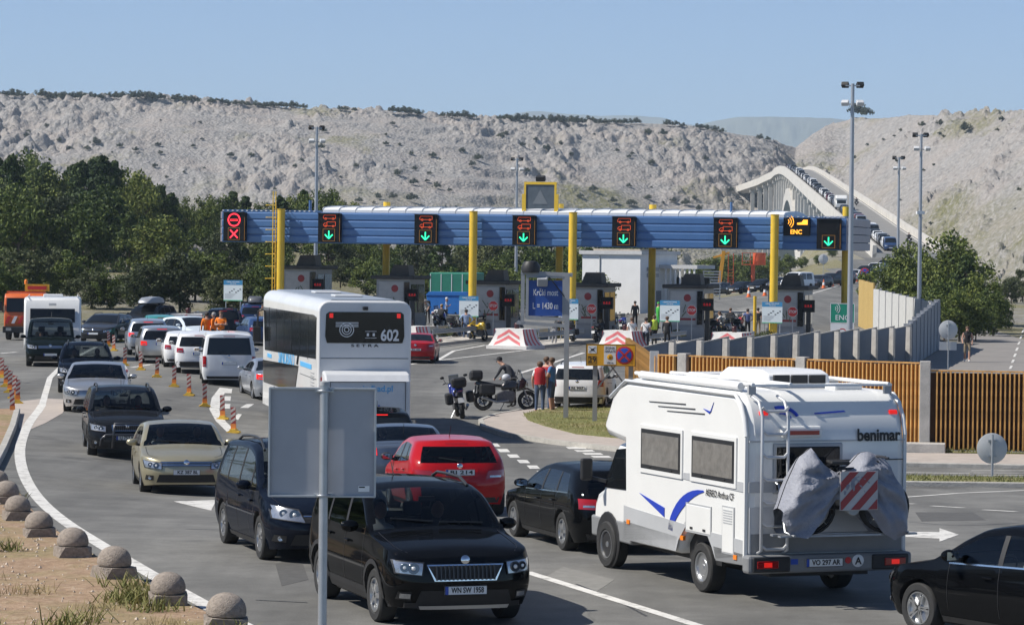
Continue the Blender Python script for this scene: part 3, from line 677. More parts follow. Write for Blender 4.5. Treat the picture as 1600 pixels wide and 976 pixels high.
class Shape:
    """car body: local x from nose (0) to tail (L), y across, z up"""
    def __init__(s, L, W, H, prof, belt, wb, fo, r, zb=.2, nose=(.55,3.2), tail=(.45,3.6), fs=None, rs=None, tumble=.77, rc=.11, crown=.05, zhi_gap=.03, sm=5, arch=.055, sec=None):
        s.__dict__.update(L=L,W=W,H=H,wb=wb,fo=fo,r=r,zb=zb,nose=nose,tail=tail,tumble=tumble,rc=rc,crown=crown,gap=zhi_gap,arch=arch)
        xx = np.linspace(0,L,401); s.px_ = xx; s.pz_ = gsm(np.interp(xx,[p[0] for p in prof],[p[1] for p in prof]), sm)
        s.bx_ = [p[0] for p in belt]; s.bz_ = [p[1] for p in belt]
        s.fs_ = fs or [(.2,.07),(.45,0),(.62,.02),(.8,.10),(1.2,.2)]; s.rs_ = rs or [(.2,-.06),(.5,0),(.8,-.02),(1.0,-.08),(1.5,-.4)]
        s.sec_ = sec or [(zb,.91),(zb+.1,.95),(.5,.995),(.68,1.0),(.8,.992)]
    def zt(s, x): return float(np.interp(x, s.px_, s.pz_))
    def belt(s, x): return float(np.interp(x, s.bx_, s.bz_))
    def plan(s, x):
        a, n = s.nose; v = 1.
        if x < a: v = (1-(1-x/a)**n)**(1/n) if x > 0 else 0.
        a, n = s.tail
        if x > s.L-a: v = min(v, (1-(1-(s.L-x)/a)**n)**(1/n) if x < s.L else 0.)
        return v
    def secf(s, x, z):
        b = s.belt(x)
        if z <= b: return float(np.interp(z, [p[0] for p in s.sec_]+[max(b,s.sec_[-1][0]+.01)], [p[1] for p in s.sec_]+[.965]))
        t = (z-b)/max(.05, s.H-b); return .965+(s.tumble-.965)*(t**1.25)
    def hw(s, x, z): return s.W/2*s.plan(x)*s.secf(x,z)
    def sh(s, x, z):
        a = s.nose[0]; wf = min(1,max(0,1-(x-a)/.9)) ; b = s.L-s.tail[0]; wr = min(1,max(0,1-(b-x)/1.1))
        return x+float(np.interp(z,[p[0] for p in s.fs_],[p[1] for p in s.fs_]))*wf+float(np.interp(z,[p[0] for p in s.rs_],[p[1] for p in s.rs_]))*wr
    def low(s, x):
        z = s.zb + .05*(max(0,(.5-x)/.5)+max(0,(x-(s.L-.5))/.5))
        for xa in (s.fo, s.fo+s.wb):
            d = abs(x-xa); ra = s.r+s.arch
            if d < ra: z = max(z, s.r+math.sqrt(ra*ra-d*d)*1.0)
        return z
    def rcx(s, x): return min(s.rc if s.zt(x) > s.belt(x)+.2 else s.rc*.55, .5*s.W/2*s.plan(x)+.004)
    def zhi(s, x): return s.zt(x)-s.rcx(x)-s.gap
    def zlo(s, x): return s.belt(x)+.02
    def side(s, x, z, off=.005): return (s.sh(x,z), s.hw(x,z)+off, z)
    def front(s, y, z, off=.008):
        a, n = s.nose; q = min(.995, abs(y)/(s.W/2*s.secf(0,z))); x = a*(1-(1-q**n)**(1/n)); return (s.sh(x,z)-off, y, z)
    def rear(s, y, z, off=.008):
        a, n = s.tail; q = min(.995, abs(y)/(s.W/2*s.secf(s.L,z))); x = s.L-a*(1-(1-q**n)**(1/n)); return (s.sh(x,z)+off, y, z)
    def top(s, x, v):
        y1 = s.hw(x, s.zt(x)-s.rcx(x)); yt = y1-s.rcx(x); y = v*yt; z = s.zt(x)-s.crown*(y/max(.05,y1))**2*min(1,s.plan(x)); return (s.sh(x,z), y, z)

def car_body(S, name, mt, root, panes, ws, rw=None, hatch=None, clear=True, tint=None, hi=True):
    """loft the body; split off window panes, windscreen, rear window and the dark underside"""
    st = set()
    for k in range(9): t = k/8; st.add(round(S.nose[0]*(1-math.cos(t*math.pi/2))**1.35,4)); st.add(round(S.L-S.tail[0]*(1-math.cos(t*math.pi/2))**1.35,4))
    for xa in (S.fo, S.fo+S.wb):
        ra = S.r+S.arch
        for k in range(0,181,15 if hi else 30): st.add(round(xa+ra*math.cos(R(k))*.9999,4))
        st.add(round(xa+ra+.012,4)); st.add(round(xa-ra-.012,4))
    q = .13 if hi else .3; k = S.nose[0]
    while k < S.L-S.tail[0]: st.add(round(k,4)); k += q
    for a, b in panes: st.update((a,b))
    st.update(ws); 
    if rw: st.update(rw)
    X = sorted(st); keep = [X[0]]
    must = {x for p in panes for x in p} | set(ws) | set(rw or ())
    for x in X[1:]:
        if x-keep[-1] > .006 or x in must or (x-keep[-1] > 1e-5 and (x < .05 or x > S.L-.05)): keep.append(x)
    X = keep
    NL, NU, NC, NT = 7, 4, 3, 4
    rows = []
    for x in X:
        zs = S.low(x); zt = S.zt(x); rc = S.rcx(x); z1 = zt-rc
        tail = hatch and x > S.L-S.tail[0]*.9
        zl = min(hatch[0] if tail and S.plan(x) < hatch[2] else S.zlo(x), z1-.008); zh = min(z1-.004, max(zl+.002, S.zhi(x)))
        if tail and S.plan(x) < hatch[2]: zh = min(hatch[1], S.zt(S.L)-S.rc-.012, z1-.003)
        zs = min(zs, zl-.01)
        zz = [zs+(zl-zs)*i/NL for i in range(NL)]+[zl+(zh-zl)*i/NU for i in range(NU)]+[zh]+[z1]
        P = [(S.hw(x,z), z) for z in zz]; y1 = S.hw(x,z1)
        for i in range(1,NC+1):
            th = i/NC*math.pi/2; y = y1-rc*(1-math.cos(th)); zc = zt-S.crown*(y/max(.05,y1))**2*min(1,S.plan(x)); P.append((y, z1+(zc-z1)*math.sin(th)))
        yt = max(0,y1-rc)
        for i in range(1,NT+1):
            y = yt*(1-i/NT); P.append((y, zt-S.crown*(y/max(.05,y1))**2*min(1,S.plan(x))))
        rows.append([(0.,zs)]+P)
    N = len(rows[0]); V = []; 
    for x, P in zip(X, rows):
        for y, z in P: V.append((S.sh(x,z), y, z))
    base = len(V); V += [(x,-y,z) for x,y,z in V]
    jl = 1+NL; jh = jl+NU; jt = jh+1+NC
    parts = {}
    def addf(key, f): parts.setdefault(key, []).append(f)
    for i in range(len(X)-1):
        xm = (X[i]+X[i+1])/2
        for j in range(N-1):
            key = 'body'
            if j == 0: key = 'underbody'
            elif jl <= j < jh:
                if hatch and xm > S.L-S.tail[0] and max(S.plan(X[i]),S.plan(X[i+1])) <= hatch[2]+.001: key = 'rear_window'
                else:
                    for k, (a,b) in enumerate(panes):
                        if a-1e-6 <= X[i] and X[i+1] <= b+1e-6: key = ('side_window', k)
            elif j >= jt:
                if ws[0]-1e-6 <= X[i] and X[i+1] <= ws[1]+1e-6: key = 'windscreen'
                elif rw and rw[0]-1e-6 <= X[i] and X[i+1] <= rw[1]+1e-6: key = 'rear_window'
            a, b, c, d = i*N+j, (i+1)*N+j, (i+1)*N+j+1, i*N+j+1
            for s in (0,1):
                o = s*base; f = (a+o,b+o,c+o,d+o) if s else (d,c,b,a)
                addf((key[0],key[1],s) if isinstance(key,tuple) else key, f)
    def emit(nm, fs, m, inset=0, sm=38):
        used = sorted({i for f in fs for i in f}); mp = {}; vs = []; pos = {}
        for i in used:
            k = tuple(round(c,4) for c in V[i])
            if k not in pos: pos[k] = len(vs); vs.append(V[i])
            mp[i] = pos[k]
        F = []
        for f in fs:
            g = []
            for i in f:
                if mp[i] not in g: g.append(mp[i])
            if len(g) > 2: F.append(tuple(g))
        if not F: return None
        mb = MB(); mb.v = vs; mb.f = F; mb.m = [0]*len(F)
        o = mb.build(nm, m, root, sm)
        return o
    body = emit('body', parts.pop('body'), mt); emit('underbody', parts.pop('underbody'), BLACK)
    g = tint or CLEARG
    for key, fs in parts.items():
        nm = key if isinstance(key,str) else key[0]
        m = (g if clear else DARKG)
        if clear and not isinstance(key,str) and key[1] > 0 and tint is None: m = PRIVG if S.__dict__.get('privacy') else CLEARG
        emit(nm, fs, m, sm=60)
    return body
def patch(fn, c4, nu=6, nv=3):
    """quad patch; c4 corners in the surface's own two coordinates"""
    vs = []
    for j in range(nv+1):
        for i in range(nu+1):
            u, v = i/nu, j/nv
            p = [(c4[0][k]*(1-u)+c4[1][k]*u)*(1-v)+(c4[3][k]*(1-u)+c4[2][k]*u)*v for k in (0,1)]
            vs.append(fn(*p))
    return MB().add(vs, [(j*(nu+1)+i, j*(nu+1)+i+1, (j+1)*(nu+1)+i+1, (j+1)*(nu+1)+i) for j in range(nv) for i in range(nu)])
def rim_patch(fn, c4, t, nu=8, nv=4):
    """frame round a patch"""
    cx_ = sum(c[0] for c in c4)/4; cy_ = sum(c[1] for c in c4)/4; m = MB()
    inn = [(c[0]-t*(1 if c[0]>cx_ else -1), c[1]-t*(1 if c[1]>cy_ else -1)) for c in c4]
    for k in range(4):
        a, b = c4[k], c4[(k+1)%4]; p = patch(fn, [a, b, inn[(k+1)%4], inn[k]], nu, 1); m.add(p.v, p.f)
    return m
def mirror_y(p): return [(-y,z) for y,z in p]
def sidef(S, sgn, off=.004):
    def f(x, z): a = S.side(x,z,off); return (a[0], a[1]*sgn, a[2])
    return f
def number_plate(root, x, y, z, out, s, kind='eu', tilt=0):
    pl = MB().box(-.26,.26,-.055,.055,-.006,.006).build('number_plate', PLATE, root, bevel=.004)
    pl.matrix_local = face_M((x,y,z), out)
    if kind == 'eu': MB().box(-.26,-.215,-.055,.055,.0065,.0075).build('country_band', PLATEBLUE, pl)
    if s: text(s, .095, INK, pl, Matrix.Translation((.02,0,.0085)), 'plate_lettering', .002, .40)
    rim_ = MB()
    for a in ((-.26,.26,.049,.055),(-.26,.26,-.055,-.049),(-.26,-.254,-.055,.055),(.254,.26,-.055,.055)): rim_.box(a[0],a[1],a[2],a[3],.0062,.0078)
    rim_.build('plate_rim', INK, pl)
    return pl
SKIN0 = mat('skin', (.45,.25,.17), .6, var=.08)
def occupant(root, x, y, z, shirt, female=False):
    """driver or passenger seen through the glass"""
    b = MB().lathe([(.0,0),(.17,.02),(.20,.2),(.21,.38),(.17,.46),(.07,.50),(.055,.56)], 10, Matrix.Translation((x,y,z)) @ Matrix.Diagonal((.7,1,1,1)))
    o = b.build('occupant', mat('shirt_%s'%shirt, {'white':(.6,.6,.58),'dark':(.03,.03,.04),'red':(.45,.05,.04),'blue':(.08,.15,.35)}[shirt], .8, var=.1), root, 60)
    MB().ball((x-.02,y,z+.66),(.095,.08,.12),10,8).build('head', SKIN0, o, 60)
    MB().ball((x+.02,y,z+.70),(.10,.09,.11),10,6).build('hair', mat('dark_hair', (.03,.02,.015), .7), o, 60)
    MB().tube([(x-.02,y+.2,z+.4),(x-.2,y+.23,z+.22),(x-.42,y+.12,z+.30)],[.05,.042,.03],8).build('arm', SKIN0, o, 60)
    return o
def interior(S, root, ws, people=(), rhd=False):
    I = mat('car_interior', (.035,.035,.037), .8, var=.2); h = S.H
    b = S.belt(ws[0]); x0 = ws[0]
    MB().box(x0+.1, x0+.62, -S.W*.41, S.W*.41, b-.45, b-.05).build('dashboard', I, root, bevel=.06)
    fl = S.low(S.L*.5)+.12
    MB().box(x0+.3, S.L-.7, -S.W*.42, S.W*.42, fl, fl+.08).build('cabin_floor', I, root)
    sx = x0+1.35
    for k, xx in ((0,sx),(1,sx+.85)):
        if xx+.6 > S.L-.25: continue
        for s in (-1,1):
            q = MB().prism([(xx-.45,fl+.1),(xx-.42,fl+.28),(xx,fl+.25),(xx+.18,h-.62),(xx+.26,h-.60),(xx+.22,fl+.1)],'y',s*.37-.24,s*.37+.24)
            q.box(xx+.17,xx+.26,s*.37-.12,s*.37+.12,h-.58,h-.40); q.build('seat', I, root, bevel=.03)
    wy = .37
    MB().lathe([(.17,-.012),(.185,0),(.17,.012),(.155,0),(.17,-.012)], 18, Matrix.Translation((x0+.72,-wy if not rhd else wy,b-.02)) @ Matrix.Rotation(R(-68),4,'Y')).build('steering_wheel', BLACK, root, 60)
    for p in people: occupant(root, sx-.06+p[1]*0, {'d':-wy,'p':wy}[p[0]], fl+.25, p[2])
    MB().box(ws[1]-.22,ws[1]-.18,-.1,.1,S.zt(ws[1])-.16,S.zt(ws[1])-.10).build('rear_view_mirror', BLACK, root)

MODELS = {
 # compact SUV, upright
 'boxy': dict(L=4.22,W=1.79,H=1.66,wb=2.58,fo=.88,r=.335,zb=.22,prof=[(0,.86),(.12,.97),(.5,1.04),(1.12,1.12),(1.75,1.56),(2.1,1.65),(2.8,1.66),(3.8,1.64),(4.1,1.62),(4.22,1.60)],belt=[(0,.9),(1.1,1.02),(3.0,1.06),(4.22,1.12)],ws=(1.16,1.86),panes=[(1.35,2.18),(2.27,3.05),(3.13,3.72)],hatch=(1.08,1.50,.88),nose=(.5,3.6),tail=(.4,4.2),rs=[(.2,-.06),(.5,0),(.9,-.02),(1.1,-.06),(1.66,-.28)],tumble=.80,fs=[(.2,.08),(.5,0),(.75,.02),(.9,.06),(1.3,.2)]),
 'suv': dict(L=4.5,W=1.80,H=1.66,wb=2.63,fo=.9,r=.35,zb=.24,prof=[(0,.84),(.12,.95),(.5,1.03),(1.2,1.10),(1.95,1.56),(2.3,1.65),(3.0,1.66),(4.0,1.62),(4.36,1.59),(4.5,1.57)],belt=[(0,.9),(1.2,1.0),(3.2,1.06),(4.5,1.12)],ws=(1.26,2.04),panes=[(1.5,2.35),(2.44,3.25),(3.33,3.9)],hatch=(1.08,1.46,.86),nose=(.6,3.2),tail=(.45,3.8),rs=[(.2,-.06),(.5,0),(.95,-.03),(1.1,-.08),(1.66,-.42)],tumble=.78),
 'hatch': dict(L=4.2,W=1.75,H=1.47,wb=2.6,fo=.86,r=.315,zb=.18,prof=[(0,.70),(.1,.80),(.55,.90),(1.02,.98),(1.85,1.40),(2.25,1.465),(2.7,1.465),(3.6,1.43),(4.0,1.40),(4.2,1.38)],belt=[(0,.75),(1.0,.90),(3.0,.97),(4.2,1.03)],ws=(1.08,1.92),panes=[(1.38,2.25),(2.33,3.10),(3.18,3.55)],hatch=(.98,1.28,.84),nose=(.65,2.8),tail=(.5,3.3),rs=[(.2,-.08),(.5,0),(.85,-.03),(1.0,-.10),(1.47,-.62)],tumble=.75),
 'estate': dict(L=4.7,W=1.82,H=1.45,wb=2.8,fo=.88,r=.325,zb=.17,prof=[(0,.68),(.1,.78),(.6,.89),(1.25,.97),(2.1,1.38),(2.5,1.45),(3.2,1.45),(4.2,1.42),(4.55,1.39),(4.7,1.37)],belt=[(0,.75),(1.2,.90),(3.4,.96),(4.7,1.0)],ws=(1.3,2.16),panes=[(1.62,2.5),(2.58,3.35),(3.43,4.05)],hatch=(.97,1.26,.84),nose=(.65,2.8),tail=(.5,3.3),rs=[(.2,-.06),(.5,0),(.85,-.03),(1.0,-.1),(1.45,-.55)],tumble=.74),
 'sedan': dict(L=4.6,W=1.82,H=1.44,wb=2.7,fo=.9,r=.32,zb=.17,prof=[(0,.70),(.1,.80),(.6,.90),(1.2,.97),(2.05,1.37),(2.45,1.435),(2.9,1.435),(3.3,1.38),(4.0,1.07),(4.25,1.04),(4.5,1.03),(4.6,.96)],belt=[(0,.75),(1.2,.90),(3.4,.97),(4.6,.99)],ws=(1.26,2.1),panes=[(1.55,2.42),(2.5,3.25)],rw=(3.26,3.95),nose=(.65,2.8),tail=(.5,3.2),rs=[(.2,-.06),(.5,0),(.9,-.03),(1.05,-.05),(1.4,-.05)],tumble=.74),
 'mpv': dict(L=4.62,W=1.87,H=1.72,wb=2.8,fo=.94,r=.335,zb=.18,prof=[(0,.74),(.12,.84),(.5,.96),(.9,1.06),(1.9,1.62),(2.35,1.71),(3.0,1.72),(4.1,1.68),(4.5,1.66),(4.62,1.64)],belt=[(0,.8),(.9,.96),(3.0,1.02),(4.62,1.08)],ws=(.96,1.98),panes=[(1.22,1.62),(1.7,2.5),(2.58,3.4),(3.48,4.1)],hatch=(1.04,1.52,.87),nose=(.75,2.7),tail=(.42,3.8),rs=[(.2,-.06),(.5,0),(.95,-.03),(1.1,-.06),(1.72,-.30)],tumble=.76),
 'van': dict(L=4.85,W=1.9,H=1.95,wb=3.0,fo=.9,r=.335,zb=.2,prof=[(0,.88),(.1,.98),(.35,1.08),(.8,1.18),(1.55,1.82),(1.95,1.93),(2.6,1.95),(4.4,1.94),(4.75,1.93),(4.85,1.91)],belt=[(0,.9),(.9,1.08),(4.85,1.12)],ws=(.84,1.64),panes=[(1.1,1.85),(1.95,2.95),(3.05,4.3)],hatch=(1.15,1.78,.90),nose=(.55,3.2),tail=(.25,5.5),rs=[(.2,-.04),(.5,0),(1.1,-.02),(1.95,-.12)],tumble=.84,rc=.13),
}
def car(model, name, label, cat, pos, yaw, mt, plate=None, front='generic', group=None, wheels='five', glass='opaque', people=(), rails=None, grille=None, grille_bar=None, badge=None, model_over=None, hi=True, lit=False, tailcol=None, clad=None, plate_kind='eu', box=None, tail4=None, head4=None, platez=None, mirror_mt=None, antenna=True, privacy=False, scale=None, chrome_strip=False, zs=.955, skid=False, bullbar=False):
    """yaw: heading of the nose, measured from +x"""
    d = dict(MODELS[model]); d.update(model_over or {})
    ws, panes, rw, hatch = d.pop('ws'), d.pop('panes'), d.pop('rw', None), d.pop('hatch', None)
    S = Shape(**d); S.privacy = privacy; L, W, H = S.L, S.W, S.H
    root = empty(name, (pos[0],pos[1],0), yaw+math.pi, label, cat, group)
    holder = root
    clear = glass == 'clear'
    body = car_body(S, name, mt, holder, panes, ws, rw, hatch, clear, None, hi)
    kids = []
    # --- wheels
    tw = .215
    for xa in (S.fo, S.fo+S.wb):
        for s in (-1,1): wheel(holder, xa, s*(W/2-tw/2-.02), S.r, tw, wheels)
    MB().box(S.fo+.5, S.fo+S.wb-.5, -W*.40, W*.40, S.zb-.02, S.zb+.2).build('chassis', BLACK, holder)
    MB().box(S.fo-.45, S.fo+S.wb+.45, -W*.27, W*.27, S.zb+.02, S.zb+.45).build('engine_tray', BLACK, holder)
    B0 = S.belt(1.0)
    # --- front end
    zf = S.zt(.02); ze = zf-.04
    h4 = head4 or [(W*.27,ze-.16),(W*.462,ze-.12),(W*.478,ze+.035),(W*.27,ze-.015)]
    for s in (1,-1):
        c4 = h4 if s > 0 else mirror_y(h4)
        hl = patch(lambda y,z: S.front(y,z,.016), c4, 12, 4).build('headlight', LAMP, holder, 60)
        cyc = sum(c[0] for c in c4)/4; czc = sum(c[1] for c in c4)/4; fx = S.front(cyc,czc,.020)
        hh_ = (c4[2][1]+c4[3][1]-c4[0][1]-c4[1][1])/2; rr_ = min(.075, hh_*.40)
        for fy, rk in ((.34,1.),(.66,.8)):
            yy = c4[0][0]*(1-fy)+c4[1][0]*fy; zz_ = (c4[0][1]+c4[3][1])/2*(1-fy)+(c4[1][1]+c4[2][1])/2*fy; nx = Vector((-1,s*.25*(1+fy),.1))
            M_h = face_M(S.front(yy,zz_,.020),nx); MB().lathe([(0,.0),(rr_*rk*.5,.001),(rr_*rk*.52,.006),(rr_*rk*.95,.006),(rr_*rk,.0)],16,M_h).build('reflector', mat('lamp_bowl',(.16,.165,.17),.12,.9), hl, 40)
            MB().lathe([(0,.012),(rr_*rk*.34,.009),(rr_*rk*.40,.0)],12,M_h).build('bulb_lens', mat('lamp_bulb',(.75,.76,.76),.1,.2,1), hl, 60)
        rim_patch(lambda y,z: S.front(y,z,.019), c4, .012).build('lamp_bezel', BLACK, hl)
    g4 = grille or [(-W*.25,ze-.13),(W*.25,ze-.13),(W*.26,ze-.01),(-W*.26,ze-.01)]
    gr = patch(lambda y,z: S.front(y,z,.006), g4, 8, 3).build('grille', BLACK, holder)
    nb = 3
    if front == 'vertical':
        for k in range(15):
            y = g4[0][0]+(g4[1][0]-g4[0][0])*(k+.5)/15; p, q = S.front(y,g4[0][1]+.01,.02), S.front(y,g4[2][1]-.012,.02)
            MB().bar(p,q,.016,.022).build('grille_bar', mat('grille_slat_grey',(.07,.07,.072),.35,.6), gr)
        rim_patch(lambda y,z: S.front(y,z,.016), g4, .018).build('grille_frame', CHROME, gr)
    else:
        for k in range(nb):
            z = g4[0][1]+(g4[2][1]-g4[0][1])*(k+.6)/nb
            patch(lambda y,zz: S.front(y,zz,.012), [(g4[0][0]+.02,z-.009),(g4[1][0]-.02,z-.009),(g4[1][0]-.02,z+.009),(g4[0][0]+.02,z+.009)],8,1).build('grille_bar', CHROME if k == nb-1 or grille_bar else BLACK, gr)
    lo4 = [(-W*.33,S.zb+.09),(W*.33,S.zb+.09),(W*.30,S.zb+.25),(-W*.30,S.zb+.25)]
    patch(lambda y,z: S.front(y,z,.006), lo4, 8, 3).build('bumper_intake', BLACK, holder)
    for s in (1,-1):
        f4 = [(s*W*.36,S.zb+.13),(s*W*.45,S.zb+.14),(s*W*.44,S.zb+.24),(s*W*.36,S.zb+.23)]
        fo_ = patch(lambda y,z: S.front(y,z,.007), f4, 4, 2).build('fog_lamp_recess', BLACK, holder)
        p = S.front(s*W*.40,S.zb+.185,.014); (patch(lambda y,z: S.front(y,z,.013),[(s*W*.365,S.zb+.15),(s*W*.43,S.zb+.155),(s*W*.43,S.zb+.215),(s*W*.365,S.zb+.21)],3,2).build('fog_lamp', LAMP, fo_) if skid else MB().lathe([(0,.0),(.035,.004),(.04,-.005)], 10, face_M(p,(-1,s*.3,0))).build('fog_lamp', LAMP, fo_, 60))
    if skid: patch(lambda y,z: S.front(y,z,.03),[(-W*.30,S.zb+.015),(W*.30,S.zb+.015),(W*.31,S.zb+.06),(-W*.31,S.zb+.06)],10,2).build('skid_strip', mat('satin_silver',(.5,.51,.52),.35,.8), holder)
    if clad:
        patch(lambda y,z: S.front(y,z,.009), [(-W*.47,S.zb+.03),(W*.47,S.zb+.03),(W*.47,S.zb+.10),(-W*.47,S.zb+.10)],12,2).build('bumper_cladding', BLACK, holder)
        patch(lambda y,z: S.rear(y,z,.009), [(-W*.47,S.zb+.06),(W*.47,S.zb+.06),(W*.47,S.zb+.26),(-W*.47,S.zb+.26)],12,2).build('bumper_cladding', BLACK, holder)
    if bullbar:
        for pts in ([(-.07,-.62,.36),(-.13,-.60,.52),(-.14,-.50,.62),(-.15,.50,.62),(-.13,.60,.52),(-.07,.62,.36)],[(-.05,-.34,.30),(-.16,-.33,.62),(-.06,-.30,.88),(-.06,.30,.88),(-.16,.33,.62),(-.05,.34,.30)]): MB().tube(pts,.03,8).build('bull_bar_tube', mat('bar_steel_dark',(.10,.10,.105),.3,.8), holder, 60)
    bp = S.front(0, ze-.01 if badge is None else badge, .02)
    MB().lathe([(0,.008),(.045,.006),(.055,0)], 14, face_M(bp,(-1,0,.15))).build('badge', CHROME, holder, 60)
    pz = platez or S.zb+.30
    number_plate(holder, S.front(0,pz,.018)[0], 0, pz, (-1,0,0), plate if plate else None, plate_kind)
    # --- rear end
    zr = (hatch[0] if hatch else S.zt(L-.1)) -.03
    t4 = tail4 or [(W*.33,zr-.20),(W*.47,zr-.19),(W*.468,zr-.02),(W*.34,zr-.03)]
    for s in (1,-1):
        c4 = t4 if s > 0 else mirror_y(t4)
        tl = patch(S.rear, c4, 8, 4).build('tail_light', REDLIT if lit else REDLAMP, holder, 60)
        cy_ = [(c4[0][0]*.8+c4[1][0]*.2,c4[0][1]+.04),(c4[0][0]*.2+c4[1][0]*.8,c4[0][1]+.04),(c4[0][0]*.2+c4[1][0]*.8,c4[0][1]+.075),(c4[0][0]*.8+c4[1][0]*.2,c4[0][1]+.075)]
        patch(lambda y,z: S.rear(y,z,.011), cy_, 4, 1).build('reversing_lens', LAMP, tl)
    rz_ = zr-.32 if not hatch or model in ('sedan',) else zr-.14
    if model in ('suv','boxy'): rz_ = zr-.24
    if model == 'van': rz_ = zr-.28
    patch(lambda y,z: S.rear(y,z,.006), [(-.32,rz_-.075),(.32,rz_-.075),(.32,rz_+.085),(-.32,rz_+.085)],6,2).build('plate_recess', mt, holder)
    number_plate(holder, S.rear(0,rz_,.016)[0], 0, rz_, (1,0,0), plate if plate and cat != 'x' else None, plate_kind)
    MB().lathe([(0,.008),(.045,.006),(.05,0)], 12, face_M(S.rear(0,zr-.02 if model!='sedan' else zr-.1,.014),(1,0,.1))).build('badge', CHROME, holder, 60)
    if hatch:
        zz = hatch[1]+.045; patch(lambda y,z: S.rear(y,z,.006),[(-.2,zz-.012),(.2,zz-.012),(.2,zz+.012),(-.2,zz+.012)],4,1).build('brake_lamp', REDLIT if lit else REDLAMP, holder)
        p0, p1 = S.rear(.05,hatch[0]+.03,.02), S.rear(-.36,hatch[0]+.10,.02); MB().bar(p0,p1,.018,.02).build('rear_wiper', BLACK, holder)
    patch(lambda y,z: S.rear(y,z,.006), [(-W*.40,S.zb+.07),(W*.40,S.zb+.07),(W*.42,S.zb+.17),(-W*.42,S.zb+.17)],10,2).build('bumper_lower', BLACK, holder)
    # --- sides
    zlow, seams = S.zb+.1, [panes[0][0]+.02, (panes[0][1]+panes[1][0])/2]+([(panes[1][1]+panes[min(2,len(panes)-1)][0])/2 if len(panes) > 2 else panes[1][1]+.1])
    for s in (1,-1):
        f = sidef(S, s, .004)
        for x in seams:
            if abs(x-(S.fo+S.wb)) < S.r+.06: lo = S.low(x)+.03
            else: lo = zlow+.06
            patch(f, [(x-.005,lo),(x+.005,lo),(x+.005,S.belt(x)-.005),(x-.005,S.belt(x)-.005)],1,8).build('door_seam', INK, holder)
        for x in (seams[1]-.16, seams[2]-.16):
            p = Vector(f(x, S.belt(x)-.13)); MB().obox(p+Vector((0,s*.018,0)),(.17,.035,.03)).build('door_handle', mt, holder, bevel=.01)
        p = patch(f, [(S.fo+S.r+.08,S.zb+.02),(S.fo+S.wb-S.r-.08,S.zb+.02),(S.fo+S.wb-S.r-.08,S.zb+(.18 if clad else .09)),(S.fo+S.r+.08,S.zb+(.18 if clad else .09))],8,2); p.build('sill_trim', BLACK, holder)
        if clad:
            for xa in (S.fo, S.fo+S.wb):
                vs = []; ra = S.r+S.arch
                for k in range(0,181,12):
                    for rr in (ra-.002, ra+.06):
                        x, z = xa+rr*math.cos(R(k)), S.r+rr*math.sin(R(k)); vs.append(f(x, max(z,S.zb+.03)))
                MB().add([(v[0],v[1]+s*.006,v[2]) for v in vs], [(2*i,2*i+1,2*i+3,2*i+2) for i in range(15)]).build('arch_cladding', BLACK, holder)
        if chrome_strip:
            x0_, x1_ = panes[0][0], panes[-1][1]
            patch(f, [(x0_,S.belt(x0_)+.0),(x1_,S.belt(x1_)+.0),(x1_,S.belt(x1_)+.02),(x0_,S.belt(x0_)+.02)],8,1).build('window_strip', CHROME, holder)
        # pillars between panes
        for a, b in zip(panes[:-1], panes[1:]):
            x0_, x1_ = a[1], b[0]; patch(f, [(x0_,S.zlo(x0_)),(x1_,S.zlo(x1_)),(x1_,S.zhi(x1_)),(x0_,S.zhi(x0_))],2,4).build('door_pillar', BLACK, holder)
        # mirror
        mx = panes[0][0]+.18; p = Vector(f(mx, S.belt(mx)+.09))
        mi = MB().ball(p+Vector((.0,s*.15,.02)),(.07,.115,.075),12,8).build('mirror', mirror_mt or mt, holder, 60)
        MB().bar(p+Vector((.02,-s*.03,-.05)), p+Vector((.01,s*.08,-.02)), .05,.05).build('mirror_stalk', BLACK, mi)
        MB().obox(p+Vector((.06,s*.15,.02)),(.012,.17,.10)).build('mirror_glass', mat('mirror_glass',(.5,.52,.55),.05,1), mi)
        if rails:
            zz = [(x, S.zt(x)) for x in np.linspace(rails[0],rails[1],7)]; pts = []
            for i,(x,z) in enumerate(zz):
                t = S.top(x,.96); pts.append((t[0], s*t[1], t[2]+(.0 if i in (0,6) else .06)))
            MB().tube(pts, .02, 8).build('roof_rail', mat('rail_black',(.03,.03,.03),.4) if rails[2:]!=('s',) else ALLOY, holder, 60)
    # wipers at the windscreen foot
    for k, (v0,v1) in enumerate(((-.75,-.05),(.05,.75))):
        a = Vector(S.top(ws[0]+.06,v0))+Vector((-.01,0,.015)); b = Vector(S.top(ws[0]+.05+.10*k,v1))+Vector((-.01,0,.015)); MB().bar(a,b,.018,.018).build('wiper', BLACK, holder)
    # bonnet shut line
    if hi:
        for s in (1,-1):
            vs = []
            for x in np.linspace(.12, ws[0]-.05, 9):
                a = S.top(x,.93); b = S.top(x,.945); vs += [(a[0],s*a[1],a[2]+.003),(b[0],s*b[1],b[2]+.003)]
            MB().add(vs, [(2*i,2*i+1,2*i+3,2*i+2) for i in range(8)]).build('bonnet_seam', INK, holder)

    if antenna:
        t = S.top(L*.78,0); MB().tube([(t[0],0,t[2]-.01),(t[0]+.16,0,t[2]+.2)],[.008,.004],5).build('antenna', BLACK, holder)
